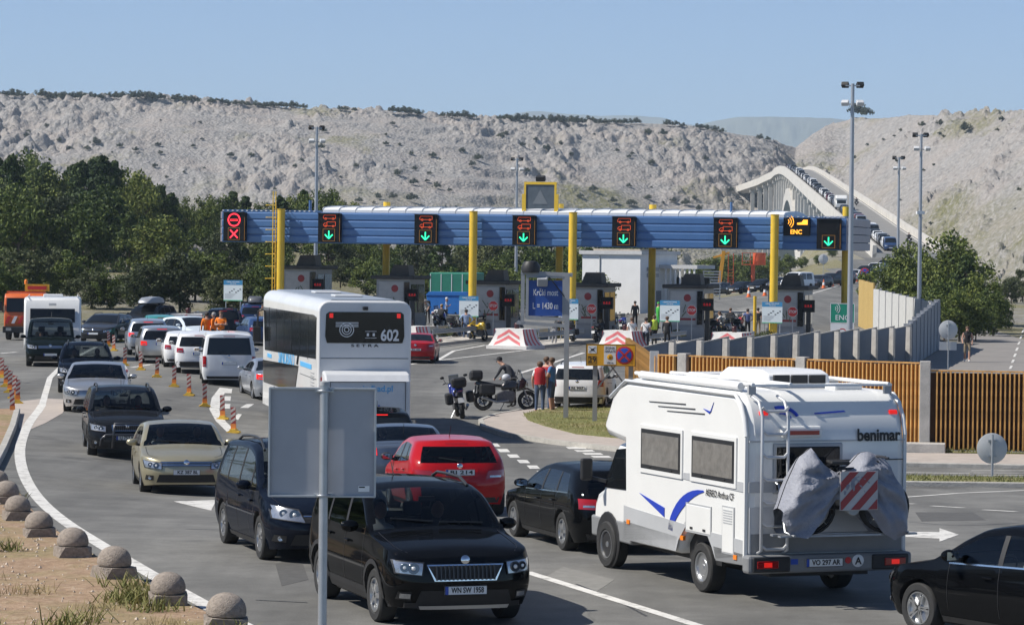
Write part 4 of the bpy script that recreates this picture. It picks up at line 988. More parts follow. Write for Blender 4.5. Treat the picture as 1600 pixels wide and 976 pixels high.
    if box:
        xb, lb, bm_ = box; z = H+.06
        for x in (xb+.4, xb+lb-.6): MB().box(x-.03,x+.03,-W*.38,W*.38,z-.06,z).build('roof_bar', BLACK, holder)
        P = []; 
        for t, hh, ww in ((0,.05,.22),(.08,.2,.36),(.25,.32,.40),(.7,.36,.40),(.93,.28,.38),(1,.1,.26)):
            x = xb+lb*t; P += [(x,-ww,z+.02),(x,-ww,z+hh*.55),(x,-ww*.8,z+hh),(x,ww*.8,z+hh),(x,ww,z+hh*.55),(x,ww,z+.02)]
        rb = MB().add(P,[(i*6+k,i*6+(k+1)%6,i*6+6+(k+1)%6,i*6+6+k) for i in range(5) for k in range(6)]+[(5,4,3,2,1,0),tuple(range(30,36))])
        rb.build('roof_box', bm_, holder, 50)
    if clear: interior(S, holder, ws, people)
    # centre the origin between the axles
    off = S.fo+S.wb/2
    for c in holder.children: c.location.x -= off
    root.scale.z = zs
    if pos is not None:      # sit on the ground, following its slope
        hx, hy = math.cos(yaw), math.sin(yaw); x, y = pos[0], pos[1]; b = S.wb/2
        zf_, zr_ = gz(x+hx*b,y+hy*b), gz(x-hx*b,y-hy*b); root.location = (x, y, (zf_+zr_)/2); root.rotation_euler = (0, math.atan2(zf_-zr_, S.wb), yaw+math.pi)
    return root
# ================================================================ the traffic
P_ = dict(
 black=paint('black',(.008,.009,.011)), navy=paint('navy',(.012,.018,.035)), grey=paint('dark_grey',(.045,.048,.055),.3),
 anth=paint('anthracite',(.03,.034,.042),.4), silver=paint('silver',(.48,.49,.50),.75), silver2=paint('cool_silver',(.42,.45,.50),.7), gold=paint('champagne',(.42,.38,.26),.6),
 white=paint('white',(.74,.75,.76)), red=paint('red',(.38,.008,.012)), blue=paint('blue',(.02,.045,.12)), bgrey=paint('blue_grey',(.10,.125,.17),.5),
 green=paint('dark_green_black',(.014,.022,.022)), teal=paint('teal',(.02,.22,.20)), maroon=paint('maroon',(.12,.015,.02)), skyw=paint('icy_white',(.60,.67,.72)))
D = R
def c_(*a, **k): return car(*a, **k)
c_('boxy','parked_suv','glossy black boxy SUV, vertical barred grille, behind the bare back of the road sign','car',(-1.18,38.05),D(-72),P_['black'],plate='WN SW 1958',front='vertical',glass='clear',people=(('d',0,'dark'),('p',0,'white')),rails=(2.0,3.75),clad=True,wheels='five',lit=False,
   skid=True,grille=[(-.38,.585),(.38,.585),(.47,.79),(-.47,.79)],head4=[(.52,.65),(.83,.68),(.85,.845),(.50,.82)],badge=.845,platez=.47,privacy=True)
c_('mpv','people_carrier','dark navy people carrier half hidden behind the road sign panel','car',(-3.09,45.43),D(-74),P_['navy'],plate=None,glass='clear',people=(('d',0,'white'),),rails=(1.9,4.2),wheels='multi',head4=[(.42,.60),(.86,.66),(.88,.86),(.50,.80)])
c_('hatch','hatchback_car','pale gold hatchback with a chrome grille bar, just ahead of the people carrier','car',(-6.67,61.8),D(-80),P_['gold'],plate='KZ 387 BL',plate_kind='hr',glass='clear',people=(('d',0,'dark'),('p',0,'white')),wheels='multi',grille_bar=True,grille=[(-.52,.60),(.52,.60),(.50,.70),(-.50,.70)],model_over=dict(L=4.25),antenna=False)
c_('suv','suv_car','dark grey SUV with a tubular bull bar, ahead of the gold hatchback','car',(-9.2,72.78),D(-80),P_['anth'],plate='LJ 757 MK',glass='clear',people=(('d',0,'red'),('p',0,'dark')),rails=(2.0,4.1),clad=True,front='vertical',grille=[(-.34,.70),(.34,.70),(.36,.84),(-.36,.84)],bullbar=True)
c_('sedan','saloon_car','silver saloon with pale door mirrors, behind the dark grey bull-bar SUV','car',(-11.96,88.75),D(-84),P_['silver'],glass='clear',people=(('d',0,'dark'),),model_over=dict(L=4.83,W=1.86,H=1.47,wb=2.74),antenna=False,grille_bar=True)
c_('suv','crossover_car','dark blue-black crossover with white ring headlights, between the silver saloon and the van','car',(-13.82,99.7),D(-82),P_['navy'],glass='clear',people=(('d',0,'dark'),('p',0,'dark')),model_over=dict(L=4.45,H=1.55),rails=(2.0,4.0),antenna=False)
c_('van','passenger_van','greenish black passenger van towing the white caravan','van',(-18.17,121.1),D(-82),P_['green'],glass='clear',people=(('d',0,'dark'),('p',0,'blue')),wheels='steel',front='generic',grille_bar=True)
c_('estate','estate_car','dark grey estate car beside the white caravan, at the trees','car',(-20.0,151.5),D(-99),P_['grey'],wheels='multi',rails=(2.1,4.3))
# --- lane of cars leaving the camera, left of the coach
c_('suv','hatchback_car','silver hatchback pulling away beside the red and white delineators, small rear window','car',(-16.0,134.5),D(99),P_['silver2'],hi=False,lit=True,model_over=dict(H=1.55))
c_('mpv','compact_mpv','silver compact people carrier with red corner lights, behind the white crossover','car',(-14.4,125.4),D(100),P_['silver'],lit=True,model_over=dict(L=4.29,W=1.81,H=1.58,wb=2.64,fo=.85,prof=[(0,.74),(.12,.84),(.5,.94),(.85,1.02),(1.75,1.5),(2.2,1.575),(2.8,1.58),(3.8,1.55),(4.15,1.52),(4.29,1.50)],panes=[(1.15,1.5),(1.58,2.4),(2.48,3.2),(3.28,3.75)],hatch=(1.0,1.40,.87),ws=(.92,1.82)))
c_('hatch','hatchback_car','white hatchback squeezed between the silver people carrier and the white crossover','car',(-12.95,121.5),D(98),P_['white'],lit=False)
c_('suv','crossover_car','white crossover with slim red tail lights, directly ahead of the white van','car',(-11.85,116.3),D(97),P_['white'],clad=True,model_over=dict(L=4.5,W=1.84))
c_('van','delivery_van','plain white van with dark rear window, beside the row of delineators','van',(-10.15,109.6),D(97),P_['white'],wheels='steel',tail4=[(.80,.72),(.925,.72),(.925,1.10),(.80,1.10)],model_over=dict(H=1.9),tailcol=1)
c_('sedan','saloon_car','silver blue saloon half hidden behind the front of the coach','car',(-8.0,102.9),D(103),P_['silver2'],wheels='multi',lit=True)
c_('suv','suv_car','dark SUV carrying a long grey roof box, facing the camera behind the silver cars','car',(-19.6,166),D(-105),P_['anth'],box=(1.3,2.3,mat('roof_box_silver',(.33,.35,.38),.35,.3)),rails=(2.0,4.1))
c_('hatch','hatchback_car','teal green hatchback, only its roof showing above the silver people carrier','car',(-17.2,150.),D(100),P_['teal'],hi=False)
c_('hatch','hatchback_car','icy white hatchback turned sideways in front of the chevron barrier','car',(-15.4,147.),D(-55),P_['skyw'],hi=False)
c_('suv','suv_car','dark blue SUV with a black roof box parked under the trees','car',(-14.3,171),D(95),P_['blue'],box=(1.5,2.3,mat('roof_box_dark',(.12,.125,.135),.35,.2)),rails=(2.0,4.1))
c_('estate','estate_car','dark blue estate car with glossy tail, behind the orange-vested workers','car',(-12.3,150),D(104),P_['blue'],model_over=dict(H=1.5))
c_('suv','suv_car','dark blue car beyond the chevron barrier, hidden by the workers','car',(-14.9,159.5),D(92),P_['navy'],hi=False)
c_('hatch','hatchback_car','small black hatchback at the edge of the coach, lower bonnet than the cars around it','car',(-10.6,163),D(98),P_['black'],hi=False)
# --- lanes towards the toll
c_('sedan','saloon_car','bright red saloon at the toll approach, close to the coach','car',(-4.35,143.7),D(88),P_['red'],plate='ZG 482',lit=False,model_over=dict(L=4.57,W=1.77))
c_('hatch','hatchback_car','black hatchback right behind the white coach','car',(-3.35,75.3),D(97),P_['black'],lit=True)
c_('sedan','saloon_car','blue-grey saloon with lit brake lights, ahead of the red hatchback','car',(-2.4,66.),D(96),P_['bgrey'],lit=True,glass='clear',people=(('d',0,'dark'),))
c_('hatch','hatchback_car','shiny red hatchback with a black mirror, behind the blue-grey saloon','car',(-1.2,55.65),D(100),P_['red'],plate='RI 214',lit=False,glass='clear',people=(('d',0,'dark'),),model_over=dict(L=4.06,W=1.73,H=1.44),mirror_mt=BLACK,
   tail4=[(.46,.68),(.82,.74),(.815,.86),(.50,.84)],privacy=True)
c_('estate','estate_car','black estate car following the red hatchback, in front of the motorhome','car',(1.27,47.45),D(105),P_['black'],wheels='five',glass='clear',people=(('d',0,'dark'),),privacy=True,chrome_strip=True,zs=.89)
c_('suv','suv_car','white SUV parked by the rust-coloured fence, behind the three standing people','car',(2.46,102.8),D(82),P_['white'],clad=True,rails=(2.0,4.1),plate='RI 907',tail4=[(.68,.86),(.86,.86),(.86,1.08),(.70,1.08)])
c_('hatch','hatchback_car','black five-door hatchback driving in behind the motorhome, cut off by the frame','car',(6.23,35.3),D(122),P_['black'],wheels='split',glass='clear',people=(('d',0,'white'),('p',0,'dark')),chrome_strip=True,model_over=dict(L=4.37,W=1.81))
# ================================================================ coach, motorhome, caravan, lorry  (local x = heading, y = left, z up)
def panel(root, name, mt, loc, out, w, h, t=.012, bevel=.0, sub=None, skew=0, up=(0,0,1)):
    a, b = w/2, h/2
    o = MB().prism([(-a,-b),(a,-b),(a+skew,b),(-a+skew,b)],'z',-t,t).build(name, mt, sub or root, bevel=bevel)
    o.matrix_local = face_M(loc, out, up) if sub is None else sub.matrix_local.inverted() @ face_M(loc, out, up); return o
def lamp_disc(root, name, mt, loc, out, r, t=.015):
    o = MB().lathe([(0,t),(r*.9,t),(r,0)], 14).build(name, mt, root, 50); o.matrix_local = face_M(loc, out); return o
def rounded(w, z0, z1, r, n=4, rb=.05):
    P = []
    for cx_, cz_, a0, rr in ((w-r,z1-r,0,r),(-w+r,z1-r,90,r),(-w+rb,z0+rb,180,rb),(w-rb,z0+rb,270,rb)):
        for k in range(n+1): t = R(a0+90*k/n); P.append((cx_+rr*math.cos(t), cz_+rr*math.sin(t)))
    return P
def ground_pose(root, x, y, yaw, b):
    hx, hy = math.cos(yaw), math.sin(yaw); a, c = gz(x+hx*b,y+hy*b), gz(x-hx*b,y-hy*b)
    root.location = (x,y,(a+c)/2); root.rotation_euler = (0, -math.atan2(a-c, 2*b), yaw)
BUSW = mat('coach_white', (.72,.72,.71), .35, 0, .5, var=.05, vscale=1.2, spec=.3); BUSR = mat('coach_roof_grey', (.30,.33,.37), .4, .2, var=.06)
BGLASS = mat('coach_glass', (.010,.012,.012), .08, var=.3, vscale=1.5)
LBLUE = mat('light_blue_lettering', (.10,.40,.72), .5); GREYP = mat('mid_grey_paint', (.36,.37,.38), .5, var=.05)
def coach():
    L, W, H = 12.3, 1.275, 3.86
    r = empty('coach', (0,0,0), 0, 'tall white coach with dark upper windows and the number 602 on its rear', 'bus'); ground_pose(r, -5.20, 89.0, R(101.5), 3.2)
    x0, x1 = -L/2, L/2
    MB().prism(rounded(W,.34,H,.30,5), 'x', x0, x1).build('body', BUSW, r, 40, bevel=.16)
    MB().prism([(-W+.34,H-.02),(W-.34,H-.02),(W-.42,H+.03),(-W+.42,H+.03)], 'x', x0+.3, x1-.2).build('roof_skin', BUSR, r)
    for x in (x0+3.4, x0+7.5): MB().box(x-.4,x+.4,-.4,.4,H+.03,H+.09).build('roof_hatch', BUSW, r, bevel=.03)
    # left side glazing: upper band, lower front band
    y = W+.006
    for s in (1,-1):
        q = MB().prism([(x0+.35,2.28),(x1-.6,2.05),(x1-.15,3.35),(x0+.8,3.45),(x0+.28,3.40)],'y',s*y-.01,s*y+.01).build('upper_window_band', BGLASS, r)
        for x in np.arange(x0+1.9, x1-1, 1.75): MB().box(x-.02,x+.02,s*(y+.012)-.004,s*(y+.012)+.004,2.2,3.38).build('window_joint', BLACK, q)
        MB().prism([(x0+4.6,1.15),(x1-.3,1.05),(x1-.12,1.72),(x0+3.9,1.92)],'y',s*y-.01,s*y+.01).build('lower_window_band', BGLASS, r)
        MB().prism([(x0+4.0,1.95),(x0+4.35,1.95),(x0+4.05,2.28),(x0+3.75,2.28)],'y',s*y-.008,s*y+.008).build('pillar_panel', BGLASS, r)
        MB().box(x0+1.2,x0+3.5,s*y-.006,s*y+.006,1.95,2.08).build('blue_stripe', LBLUE, r); MB().box(x1-2.2,x1-1.2,s*y-.006,s*y+.006,1.86,1.97).build('blue_stripe', LBLUE, r)
        text('SINDBAD', .62, LBLUE, r, face_M((x0+6.6,s*(y+.004),2.0),(0,s,0)), 'lettering', .01, 3.6)
        for k in range(14): MB().box(x0+.65,x0+1.35,s*y-.004,s*y+.008,.75+k*.085,.775+k*.085).build('vent_slat', GREYP, r)
        for x in (x0+2.2,x0+2.6,x0+3.1): MB().box(x-.03,x+.03,s*y-.004,s*y+.01,1.05,1.2).build('side_marker', BLACK, r)
        for z in (1.98,): MB().box(x0+.2,x0+3.6,s*y-.002,s*y+.004,z-.01-.25,z-.25).build('panel_seam', INK, r)
        for xa in (x0+3.0, x0+9.4):
            o = MB().lathe([(0,.01),(.53,.01),(.55,0)],20).build('wheel_arch', BLACK, r); o.matrix_local = face_M((xa,s*(W-.005),.52),(0,s,0)); wheel(r, xa, s*(W-.15), .5, .28, 'steel')
        MB().tube([(x1-.05,s*(W-.1),3.3),(x1+.3,s*(W+.12),3.2),(x1+.3,s*(W+.15),2.7)],.03,6).build('mirror_arm', BLACK, r); MB().obox((x1+.3,s*(W+.16),2.5),(.1,.25,.45)).build('mirror', BLACK, r, bevel=.03)
    # rear
    xr = x0-.006
    poly = [(-1.03,2.72),(1.03,2.72),(1.08,2.9),(1.06,3.50),(.98,3.56),(-.98,3.56),(-1.06,3.50),(-1.08,2.9)]
    rwn = MB().prism(poly,'x',xr-.015,xr+.01).build('rear_window', BGLASS, r, bevel=.01)
    wt = WHITE
    def rt(s_, sz, y_, z_, m_, w_=None, b_=.0, xx=xr-.018): return text(s_, sz, m_, r, face_M((xx,y_,z_),(-1,0,0)), 'lettering', b_, w_)
    rt('602', .42, -.68, 2.92, wt, .50, .012)
    for rr in (.20,.135,.075):
        o = MB().lathe([(rr-.022,0),(rr-.022,.008),(rr,.008),(rr,0),(rr-.022,0)],24).build('ring_emblem', wt, r); o.matrix_local = face_M((xr-.016,.50,3.08),(-1,0,0))
    for z in (3.17,3.22,3.27): panel(r,'emblem_bar',wt,(xr-.018,.49,z),(-1,0,0),.62,.022,.003)
    for y_ in (-.08,-.24):
        for q_ in ((0,.09),(0,-.09)): panel(r,'notice_edge',wt,(xr-.018,y_,2.95+q_[1]),(-1,0,0),.15,.012,.002)
        panel(r,'notice_mark',wt,(xr-.018,y_,2.95),(-1,0,0),.06,.08,.002)
    for y_ in (.92,-.92): panel(r,'marker_light',REDLIT,(xr-.018,y_,3.46),(-1,0,0),.10,.12,.006)
    rt('S E T R A', .10, 0, 2.65, INK, .75, .002, xr-.004)
    MB().obox((x0-.05,0,3.66),(.12,.14,.10)).build('rear_camera', BLACK, r, bevel=.02)
    MB().box(xr-.004,xr+.01,-1.2,1.2,2.30,2.315).build('panel_seam', INK, r)
    for y_ in (.86,-.86): panel(r,'tail_light',REDLAMP,(xr-.008,y_*1.3,1.5),(-1,0,0),.14,.6,.012,bevel=.01)
    # ski box hung on the tail
    sk = MB().prism([(x0-.02,.55),(x0-.62,.60),(x0-.68,.72),(x0-.66,1.72),(x0-.50,1.92),(x0-.02,1.98)],'y',-1.16,1.16).build('ski_box', mat('coach_box_white',(.62,.63,.64),.45,0,.3,var=.05), r, bevel=.05)
    MB().box(x0-.69,x0-.67,-1.02,1.02,1.70,1.715).build('lid_seam', INK, sk)
    for y_ in (-1.02,1.02): MB().box(x0-.692,x0-.672,y_-.006,y_+.006,.75,1.7).build('lid_seam', INK, sk)
    rt('www.sindbad.pl', .24, .05, 1.52, LBLUE, 1.45, .003, x0-.678)
    for y_, m_ in ((.24,mat('teal_print',(.05,.42,.40),.5)),(-.02,GREYP)):
        o = MB().prism([(-.06,-.14),(.06,-.14),(.20,.14),(.08,.14)],'z',0,.004).build('slanted_bar', m_, sk); o.matrix_local = face_M((x0-.682,y_,1.10),(-1,0,0))
    o = MB().prism([(0,-.1),(.09,0),(0,.1),(-.09,0)],'z',0,.004).build('blue_lozenge', PLATEBLUE, sk); o.matrix_local = face_M((x0-.682,-.30,1.0),(-1,0,0))
    MB().box(x0-.1,x0,-1.2,1.2,.36,.6).build('rear_bumper', GREYP, r, bevel=.03)
    number_plate(r, x0-.70, .0, .66, (-1,0,0), None)
    panel(r,'windscreen',BGLASS,(x1+.006,0,2.4),(1,0,0),2.2,2.0,.012,.05)
    return r
coach()
CW = mat('motorhome_white', (.74,.74,.72), .3, 0, .6, var=.04, vscale=1.0, spec=.3); CG = mat('motorhome_grey', (.20,.205,.21), .5, var=.06); CG2 = mat('motorhome_light_grey', (.40,.41,.42), .5, var=.05)
CB = mat('motorhome_blue', (.02,.05,.40), .4); CURT = mat('window_curtain', (.17,.16,.145), .9, coat=1, var=.22, vscale=9)
def motorhome():
    r = empty('motorhome', (0,0,0), 0, 'white motorhome with blue swooshes, rear ladder and roof rack', 'motorhome')
    yaw = R(111); h = Vector((math.cos(yaw), math.sin(yaw))); o_ = Vector((4.03,39.03)); c = o_+h*3.15
    r.location = (o_.x, o_.y, gz(c.x,c.y)); r.rotation_euler.z = yaw
    W = 1.12
    prof = [(0,.62),(.05,.50),(.95,.46),(1.05,.62),(1.25,.82),(1.85,.82),(2.05,.62),(2.12,.46),(3.95,.46),(4.0,1.86),(4.55,1.92),(4.72,2.0),(4.72,2.12),(4.45,2.52),(4.15,2.74),(3.8,2.80),(.42,2.78),(.27,2.72),(.15,2.60),(.06,2.42),(.012,2.24),(0,2.10)]
    MB().prism(prof,'y',-W,W).build('body', CW, r, 30, bevel=.11)
    # lower grey skirt, stripes
    for s in (1,-1):
        y = s*(W+.004)
        def side(nm, poly, m_, t=.005): return MB().prism(poly,'y',y-t,y+t).build(nm, m_, r)
        side('grey_skirt', [(.05,.64),(.03,.84),(1.0,.86),(2.1,.90),(3.93,.98),(3.93,.50),(2.16,.50),(2.08,.66),(1.86,.86),(1.22,.86),(1.02,.66),(.92,.52)], CG2)
        side('dark_skirt', [(.06,.52),(.06,.66),(.98,.68),(.90,.50)], CG); side('dark_skirt', [(2.2,.50),(2.12,.70),(3.93,.76),(3.93,.50)], CG)
        side('grey_stripe', [(.03,1.47),(.03,1.60),(1.7,1.60),(3.0,1.57),(3.0,1.54),(1.7,1.50)], CG2)
        for a, b in ((.35,1.66),(2.02,3.33)):
            wn = side('window_frame', [(a-.05,1.50),(b+.05,1.50),(b+.05,2.17),(a-.05,2.17)], CW, .016); wn2 = MB().box(a,b,y-.022,y+.022,1.56,2.12).build('window_surround', BLACK, wn, bevel=.01)
            MB().box(a+.05,b-.05,y-.026,y+.026,1.62,2.06).build('curtain', CURT, wn)
            for x in (a+.3,b-.3): MB().box(x-.04,x+.04,y-.03,y+.03,1.575,1.60).build('window_catch', BLACK, wn)
        # blue swoosh: wedge and curved tail
        side('blue_wedge', [(3.40,1.20),(2.55,1.06),(2.55,.93)], CB)
        P = []; N = 10
        for k in range(N+1): t = k/N; P.append((2.42-1.1*t**1.6, .78+.62*math.sin(t*math.pi/2)))
        Q = [(x-.03-.12*(1-k/N), z-.02-.10*math.sin(math.pi*k/N)) for k,(x,z) in enumerate(P)]
        side('blue_swoosh', P+Q[::-1], CB)
        text('AEREO Anthus CF', .13, INK, r, face_M((.80 if s > 0 else 1.0,s*(W+.012),1.38),(0,s,0)), 'lettering', .0, .85)
        for k in range(3): side('thin_stripe', [(3.1-.3*k,2.50-.05*k),(1.9-.3*k,2.52-.05*k),(1.9-.3*k,2.535-.05*k),(3.1-.3*k,2.51-.05*k)], INK)
        side('blue_swoosh', [(1.35,2.50),(1.1,2.47),(1.02,2.60),(1.15,2.44)], CB)
        for (a,b,z0,z1) in ((1.05,1.85,.80,1.20),):
            fr = side('hatch_frame', [(a,z0),(b,z0),(b,z1),(a,z1)], GREYP, .007); MB().box(a+.02,b-.02,y-.012,y+.012,z0+.02,z1-.02).build('service_hatch', CW, fr, bevel=.01)
            for x in (a+.2,b-.2): MB().box(x-.04,x+.04,y-.02,y+.02,z0+.05,z0+.08).build('hatch_catch', BLACK, fr)
        fr = side('fridge_vent', [(.35,.62),(.72,.62),(.72,1.25),(.35,1.25)], GREYP, .006); MB().box(.37,.70,y-.011,y+.011,.64,1.23).build('vent_panel', CW, fr)
        for k in range(6): MB().box(.40,.67,y-.015,y+.015,1.02+k*.033,1.035+k*.033).build('vent_slat', CG2, fr)
        for x, z in ((.30,.60),(1.95,.70),(3.75,.76)): MB().box(x-.05,x+.05,y-.018,y+.018,z-.03,z+.03).build('side_marker', AMBER, r)
        MB().box(.02,.06,y-.02,y+.02,.6,2.2).build('corner_trim', CW, r)
        MB().tube([(.03,y,2.2),(.09,y,2.44),(.2,y,2.62),(.36,y,2.73),(3.9,y,2.76),(4.5,y*.98,2.50)],.03,6).build('roof_trim', CW, r, 60)
        # cab door and window
        MB().prism([(4.08,1.18),(4.95,1.16),(4.50,1.74),(4.12,1.78)],'y',s*.99-.012,s*.99+.012).build('door_window', DARKG, r)
        mi = MB().obox((5.0,s*(W+.13),1.42),(.10,.17,.32)).build('mirror', BLACK, r, bevel=.03); MB().bar((4.85,s*(W-.12),1.25),(5.0,s*(W+.06),1.3),.05,.05).build('mirror_arm', BLACK, mi)
    # cab
    cab = MB().prism([(3.9,.42),(5.05,.40),(5.32,.46),(5.40,.62),(5.37,.90),(5.25,1.06),(5.05,1.14),(4.55,1.84),(3.9,1.90)],'y',-.99,.99).build('cab', CW, r, 30, bevel=.12)
    MB().prism([(5.06,1.22),(4.56,1.80),(4.52,1.78),(5.02,1.20)],'y',-.84,.84).build('windscreen', DARKG, cab)
    MB().prism([(3.98,.40),(5.40,.42),(5.42,.72),(3.98,.72)],'y',-1.0,1.0).build('cab_skirt', CG, r, 30, bevel=.03)
    for s in (1,-1):
        o = MB().lathe([(0,.01),(.40,.01),(.42,0)],20).build('wheel_arch', BLACK, r); o.matrix_local = face_M((4.78,s*1.0,.40),(0,s,0))
        for xa in (1.55, 4.78): wheel(r, xa, s*(.93), .34, .22, 'steel')
        panel(r,'headlight',LAMP,(5.37,s*.72,.84),(1,s*.3,.2),.34,.24,.02,bevel=.03)
        MB().box(1.05,2.05,s*.72-.25,s*.72+.25,.40,.80).build('wheel_well', BLACK, r)
    MB().box(.2,5.2,-.7,.7,.34,.60).build('chassis', BLACK, r)
    # ---- rear wall
    x = -.006
    def rp(nm, m_, y, z, w, h_, t=.008, **k): return panel(r, nm, m_, (x,y,z), (-1,0,0), w, h_, t, **k)
    xz = lambda z: float(np.interp(z,[2.1,2.24,2.42,2.60,2.72],[0,.012,.06,.15,.27]))
    rp('rear_seam', CG2, 0, 2.14, 2.2, .02, .012); rp('grey_stripe', CG2, .35, 1.54, 1.5, .14, .006); rp('thin_seam', INK, -.6, 1.88, .95, .012, .01)
    rp('grey_band', mat('motorhome_silver_band',(.50,.51,.52),.45,var=.04), 0, .98, 2.18, .60, .006); rp('dark_sweep', CG, 0, .80, 2.14, .26, .010)
    fr = rp('window_frame', GREYP, .28, 1.78, .98, .66, .018, bevel=.02); rp('rear_window', DARKG, .28, 1.78, .90, .58, .026, bevel=.02)
    text('benimar', .22, INK, r, face_M((-.016,-.72,2.20),(-1,0,.05)), 'lettering', .007, .62)
    q = MB().prism([(.0,.0),(-.42,.03),(-.45,.01),(-.0,-.02)],'z',0,.004).build('blue_swoosh', CB, r); q.matrix_local = face_M((xz(2.50)-.014,.15,2.50),(-1,0,.42)) @ Matrix.Rotation(math.pi,4,'Y') @ Matrix.Translation((0,0,-.004))
    for a0, a1, rr in ((20,110,.26),(20,100,.15)):
        P = [(rr*math.cos(R(a)),rr*.8*math.sin(R(a))) for a in np.linspace(a0,a1,8)]; Q = [(rr*.82*math.cos(R(a)),rr*.62*math.sin(R(a))) for a in np.linspace(a0,a1,8)]
        q = MB().prism(P+Q[::-1],'z',0,.004).build('blue_swoosh', CB, r); q.matrix_local = face_M((xz(2.42)-.012,.62,2.40),(-1,0,.32))
    bl = rp('brake_lamp_housing', CW, .38, 2.26, .56, .15, .05, bevel=.03); panel(r,'brake_lamp',REDLAMP,(-.06,.38,2.25),(-1,0,0),.46,.055,.01)
    for y in (-.98,.86): panel(r,'marker_light',REDLIT,(xz(2.5),y,2.5),(-1,0,.4),.12,.06,.02,bevel=.01)
    bu = MB().box(-.14,.06,-1.16,1.16,.42,.66).build('rear_bumper', CG, r, bevel=.04)
    for s in (1,-1):
        ho = MB().box(-.165,-.12,s*.84-.26,s*.84+.26,.44,.64).build('lamp_housing', BLACK, bu, bevel=.02); MB().box(-.178,-.16,s*.90-.15,s*.90+.15,.49,.59).build('tail_light', REDLAMP, ho, bevel=.01); MB().box(-.183,-.176,s*.90-.055,s*.90+.055,.51,.57).build('lit_bulb', REDLIT, ho)
    number_plate(r, -.155, .10, .55, (-1,0,0), 'VO 297 AR')
    a_ = lamp_disc(r,'country_sticker',WHITE,(-.145,-.38,.56),(-1,0,0),.085,.008); text('A', .13, INK, r, face_M((-.156,-.38,.555),(-1,0,0)), 'lettering', .003)
    lamp_disc(r,'round_sticker',RED,(-.145,-.24,.57),(-1,0,0),.045,.006); panel(r,'small_sticker',PLATEBLUE,(-.146,.52,.57),(-1,0,0),.10,.07,.004); panel(r,'small_sticker',PLATE,(-.146,.66,.57),(-1,0,0),.07,.09,.004)
    # ladder
    LAD = mat('ladder_grey',(.55,.56,.57),.4,.2,var=.05)
    for y in (.98,.62): MB().tube([(.20,y,2.72),(-.02,y,2.66),(-.13,y,2.46),(-.13,y,.72),(-.02,y,.68)],.022,7).build('ladder_rail', LAD, r, 60)
    for k in range(7):
        z = .76+k*.30; MB().tube([(-.13,.98,z+.03),(-.145,.92,z-.02),(-.145,.68,z-.02),(-.13,.62,z+.03)],.022,6).build('ladder_rung', LAD, r, 60)
    # roof: rack rails, air conditioner, hatch
    for y in (.98,.45,-.95): MB().tube([(.15,y,2.87),(2.2,y,2.88),(3.9,y,2.87)],.028,7).build('rack_rail', WHITE, r, 60)
    for xx in (.2,1.7,3.4):
        MB().bar((xx,-1.0,2.86),(xx,1.0,2.86),.07,.03).build('rack_bar', WHITE, r)
        for y in (.98,-.95): MB().bar((xx,y,2.74),(xx,y,2.87),.10,.05).build('rack_foot', GREYP, r)
    MB().prism([(1.0,2.78),(1.06,2.97),(1.25,3.02),(2.3,3.02),(2.55,2.92),(2.6,2.78)],'y',-.55,.35).build('air_conditioner', WHITE, r, 30, bevel=.03)
    for k in range(3): MB().box(.985,1.03,-.46+k*.26,-.24+k*.26,2.85,2.96).build('air_vent', BLACK, r)
    MB().box(.5,.8,-.75,-.35,2.78,2.86).build('roof_hatch', WHITE, r, bevel=.02); MB().box(3.1,3.6,-.35,.35,2.80,2.90).build('roof_hatch', WHITE, r, bevel=.03)
    MB().tube([(3.6,1.03,2.86),(.4,1.03,2.84)],.055,8).build('awning_case', WHITE, r, 60)
    # bicycle carrier
    for y in (.75,-.85): MB().tube([(0,y,1.62),(-.15,y,1.58),(-.35,y,.98),(-.62,y,.95)],.018,6).build('carrier_frame', STEEL, r, 60)
    for xx in (-.30,-.52): MB().box(xx-.04,xx+.04,-1.0,.92,.93,.955).build('carrier_rail', STEEL, r)
    return r
mh = motorhome(); mh.scale.z = .965; MHM = Matrix.Translation(mh.location) @ Matrix.Rotation(mh.rotation_euler.z,4,'Z') @ Matrix.Diagonal((1,1,.965,1))
def bicycle(loc, label):
    b = empty('bicycle', (0,0,0), 0, label, 'bicycle'); b.matrix_world = MHM @ Matrix.Translation(loc)
    for y in (-.52,.52):
        w_ = MB().lathe([(.315,-.022),(.345,0),(.315,.022),(.30,0),(.315,-.022)],24,Matrix.Translation((0,y,.345)) @ Matrix.Rotation(math.pi/2,4,'Y')).build('wheel', RUBBER, b, 60)
        for k in range(8): a = k*math.pi/4; MB().cyl((0,y,.345),(0,y+.31*math.cos(a),.345+.31*math.sin(a)),.004,n=4).build('spoke', STEEL, w_)
    F = mat('bike_frame',(.03,.03,.035),.4)
    for p in (((0,-.52,.345),(0,-.05,.33)),((0,-.05,.33),(0,.12,.85)),((0,.12,.85),(0,-.42,.86)),((0,-.42,.86),(0,-.05,.33)),((0,.12,.80),(0,.52,.345)),((0,-.05,.33),(0,.52,.345)),((0,-.40,.95),(0,-.52,.345))): MB().cyl(p[0],p[1],.018,n=6).build('frame_tube', F, b)
    MB().obox((0,.14,.93),(.12,.26,.05)).build('saddle', BLACK, b, bevel=.02); MB().cyl((-.26,-.42,1.0),(.26,-.42,1.0),.014,n=6).build('handlebar', F, b)
    MB().lathe([(.08,-.005),(.09,0),(.08,.005)],14,Matrix.Translation((-.04,-.05,.33)) @ Matrix.Rotation(math.pi/2,4,'Y')).build('chainring', STEEL, b)
bicycle((-.32,-.10,.955), 'bicycle on the motorhome carrier, nearer the body, mostly under the grey cover'); bicycle((-.52,-.04,.955), 'outer bicycle on the motorhome carrier, wheels showing below the grey cover')
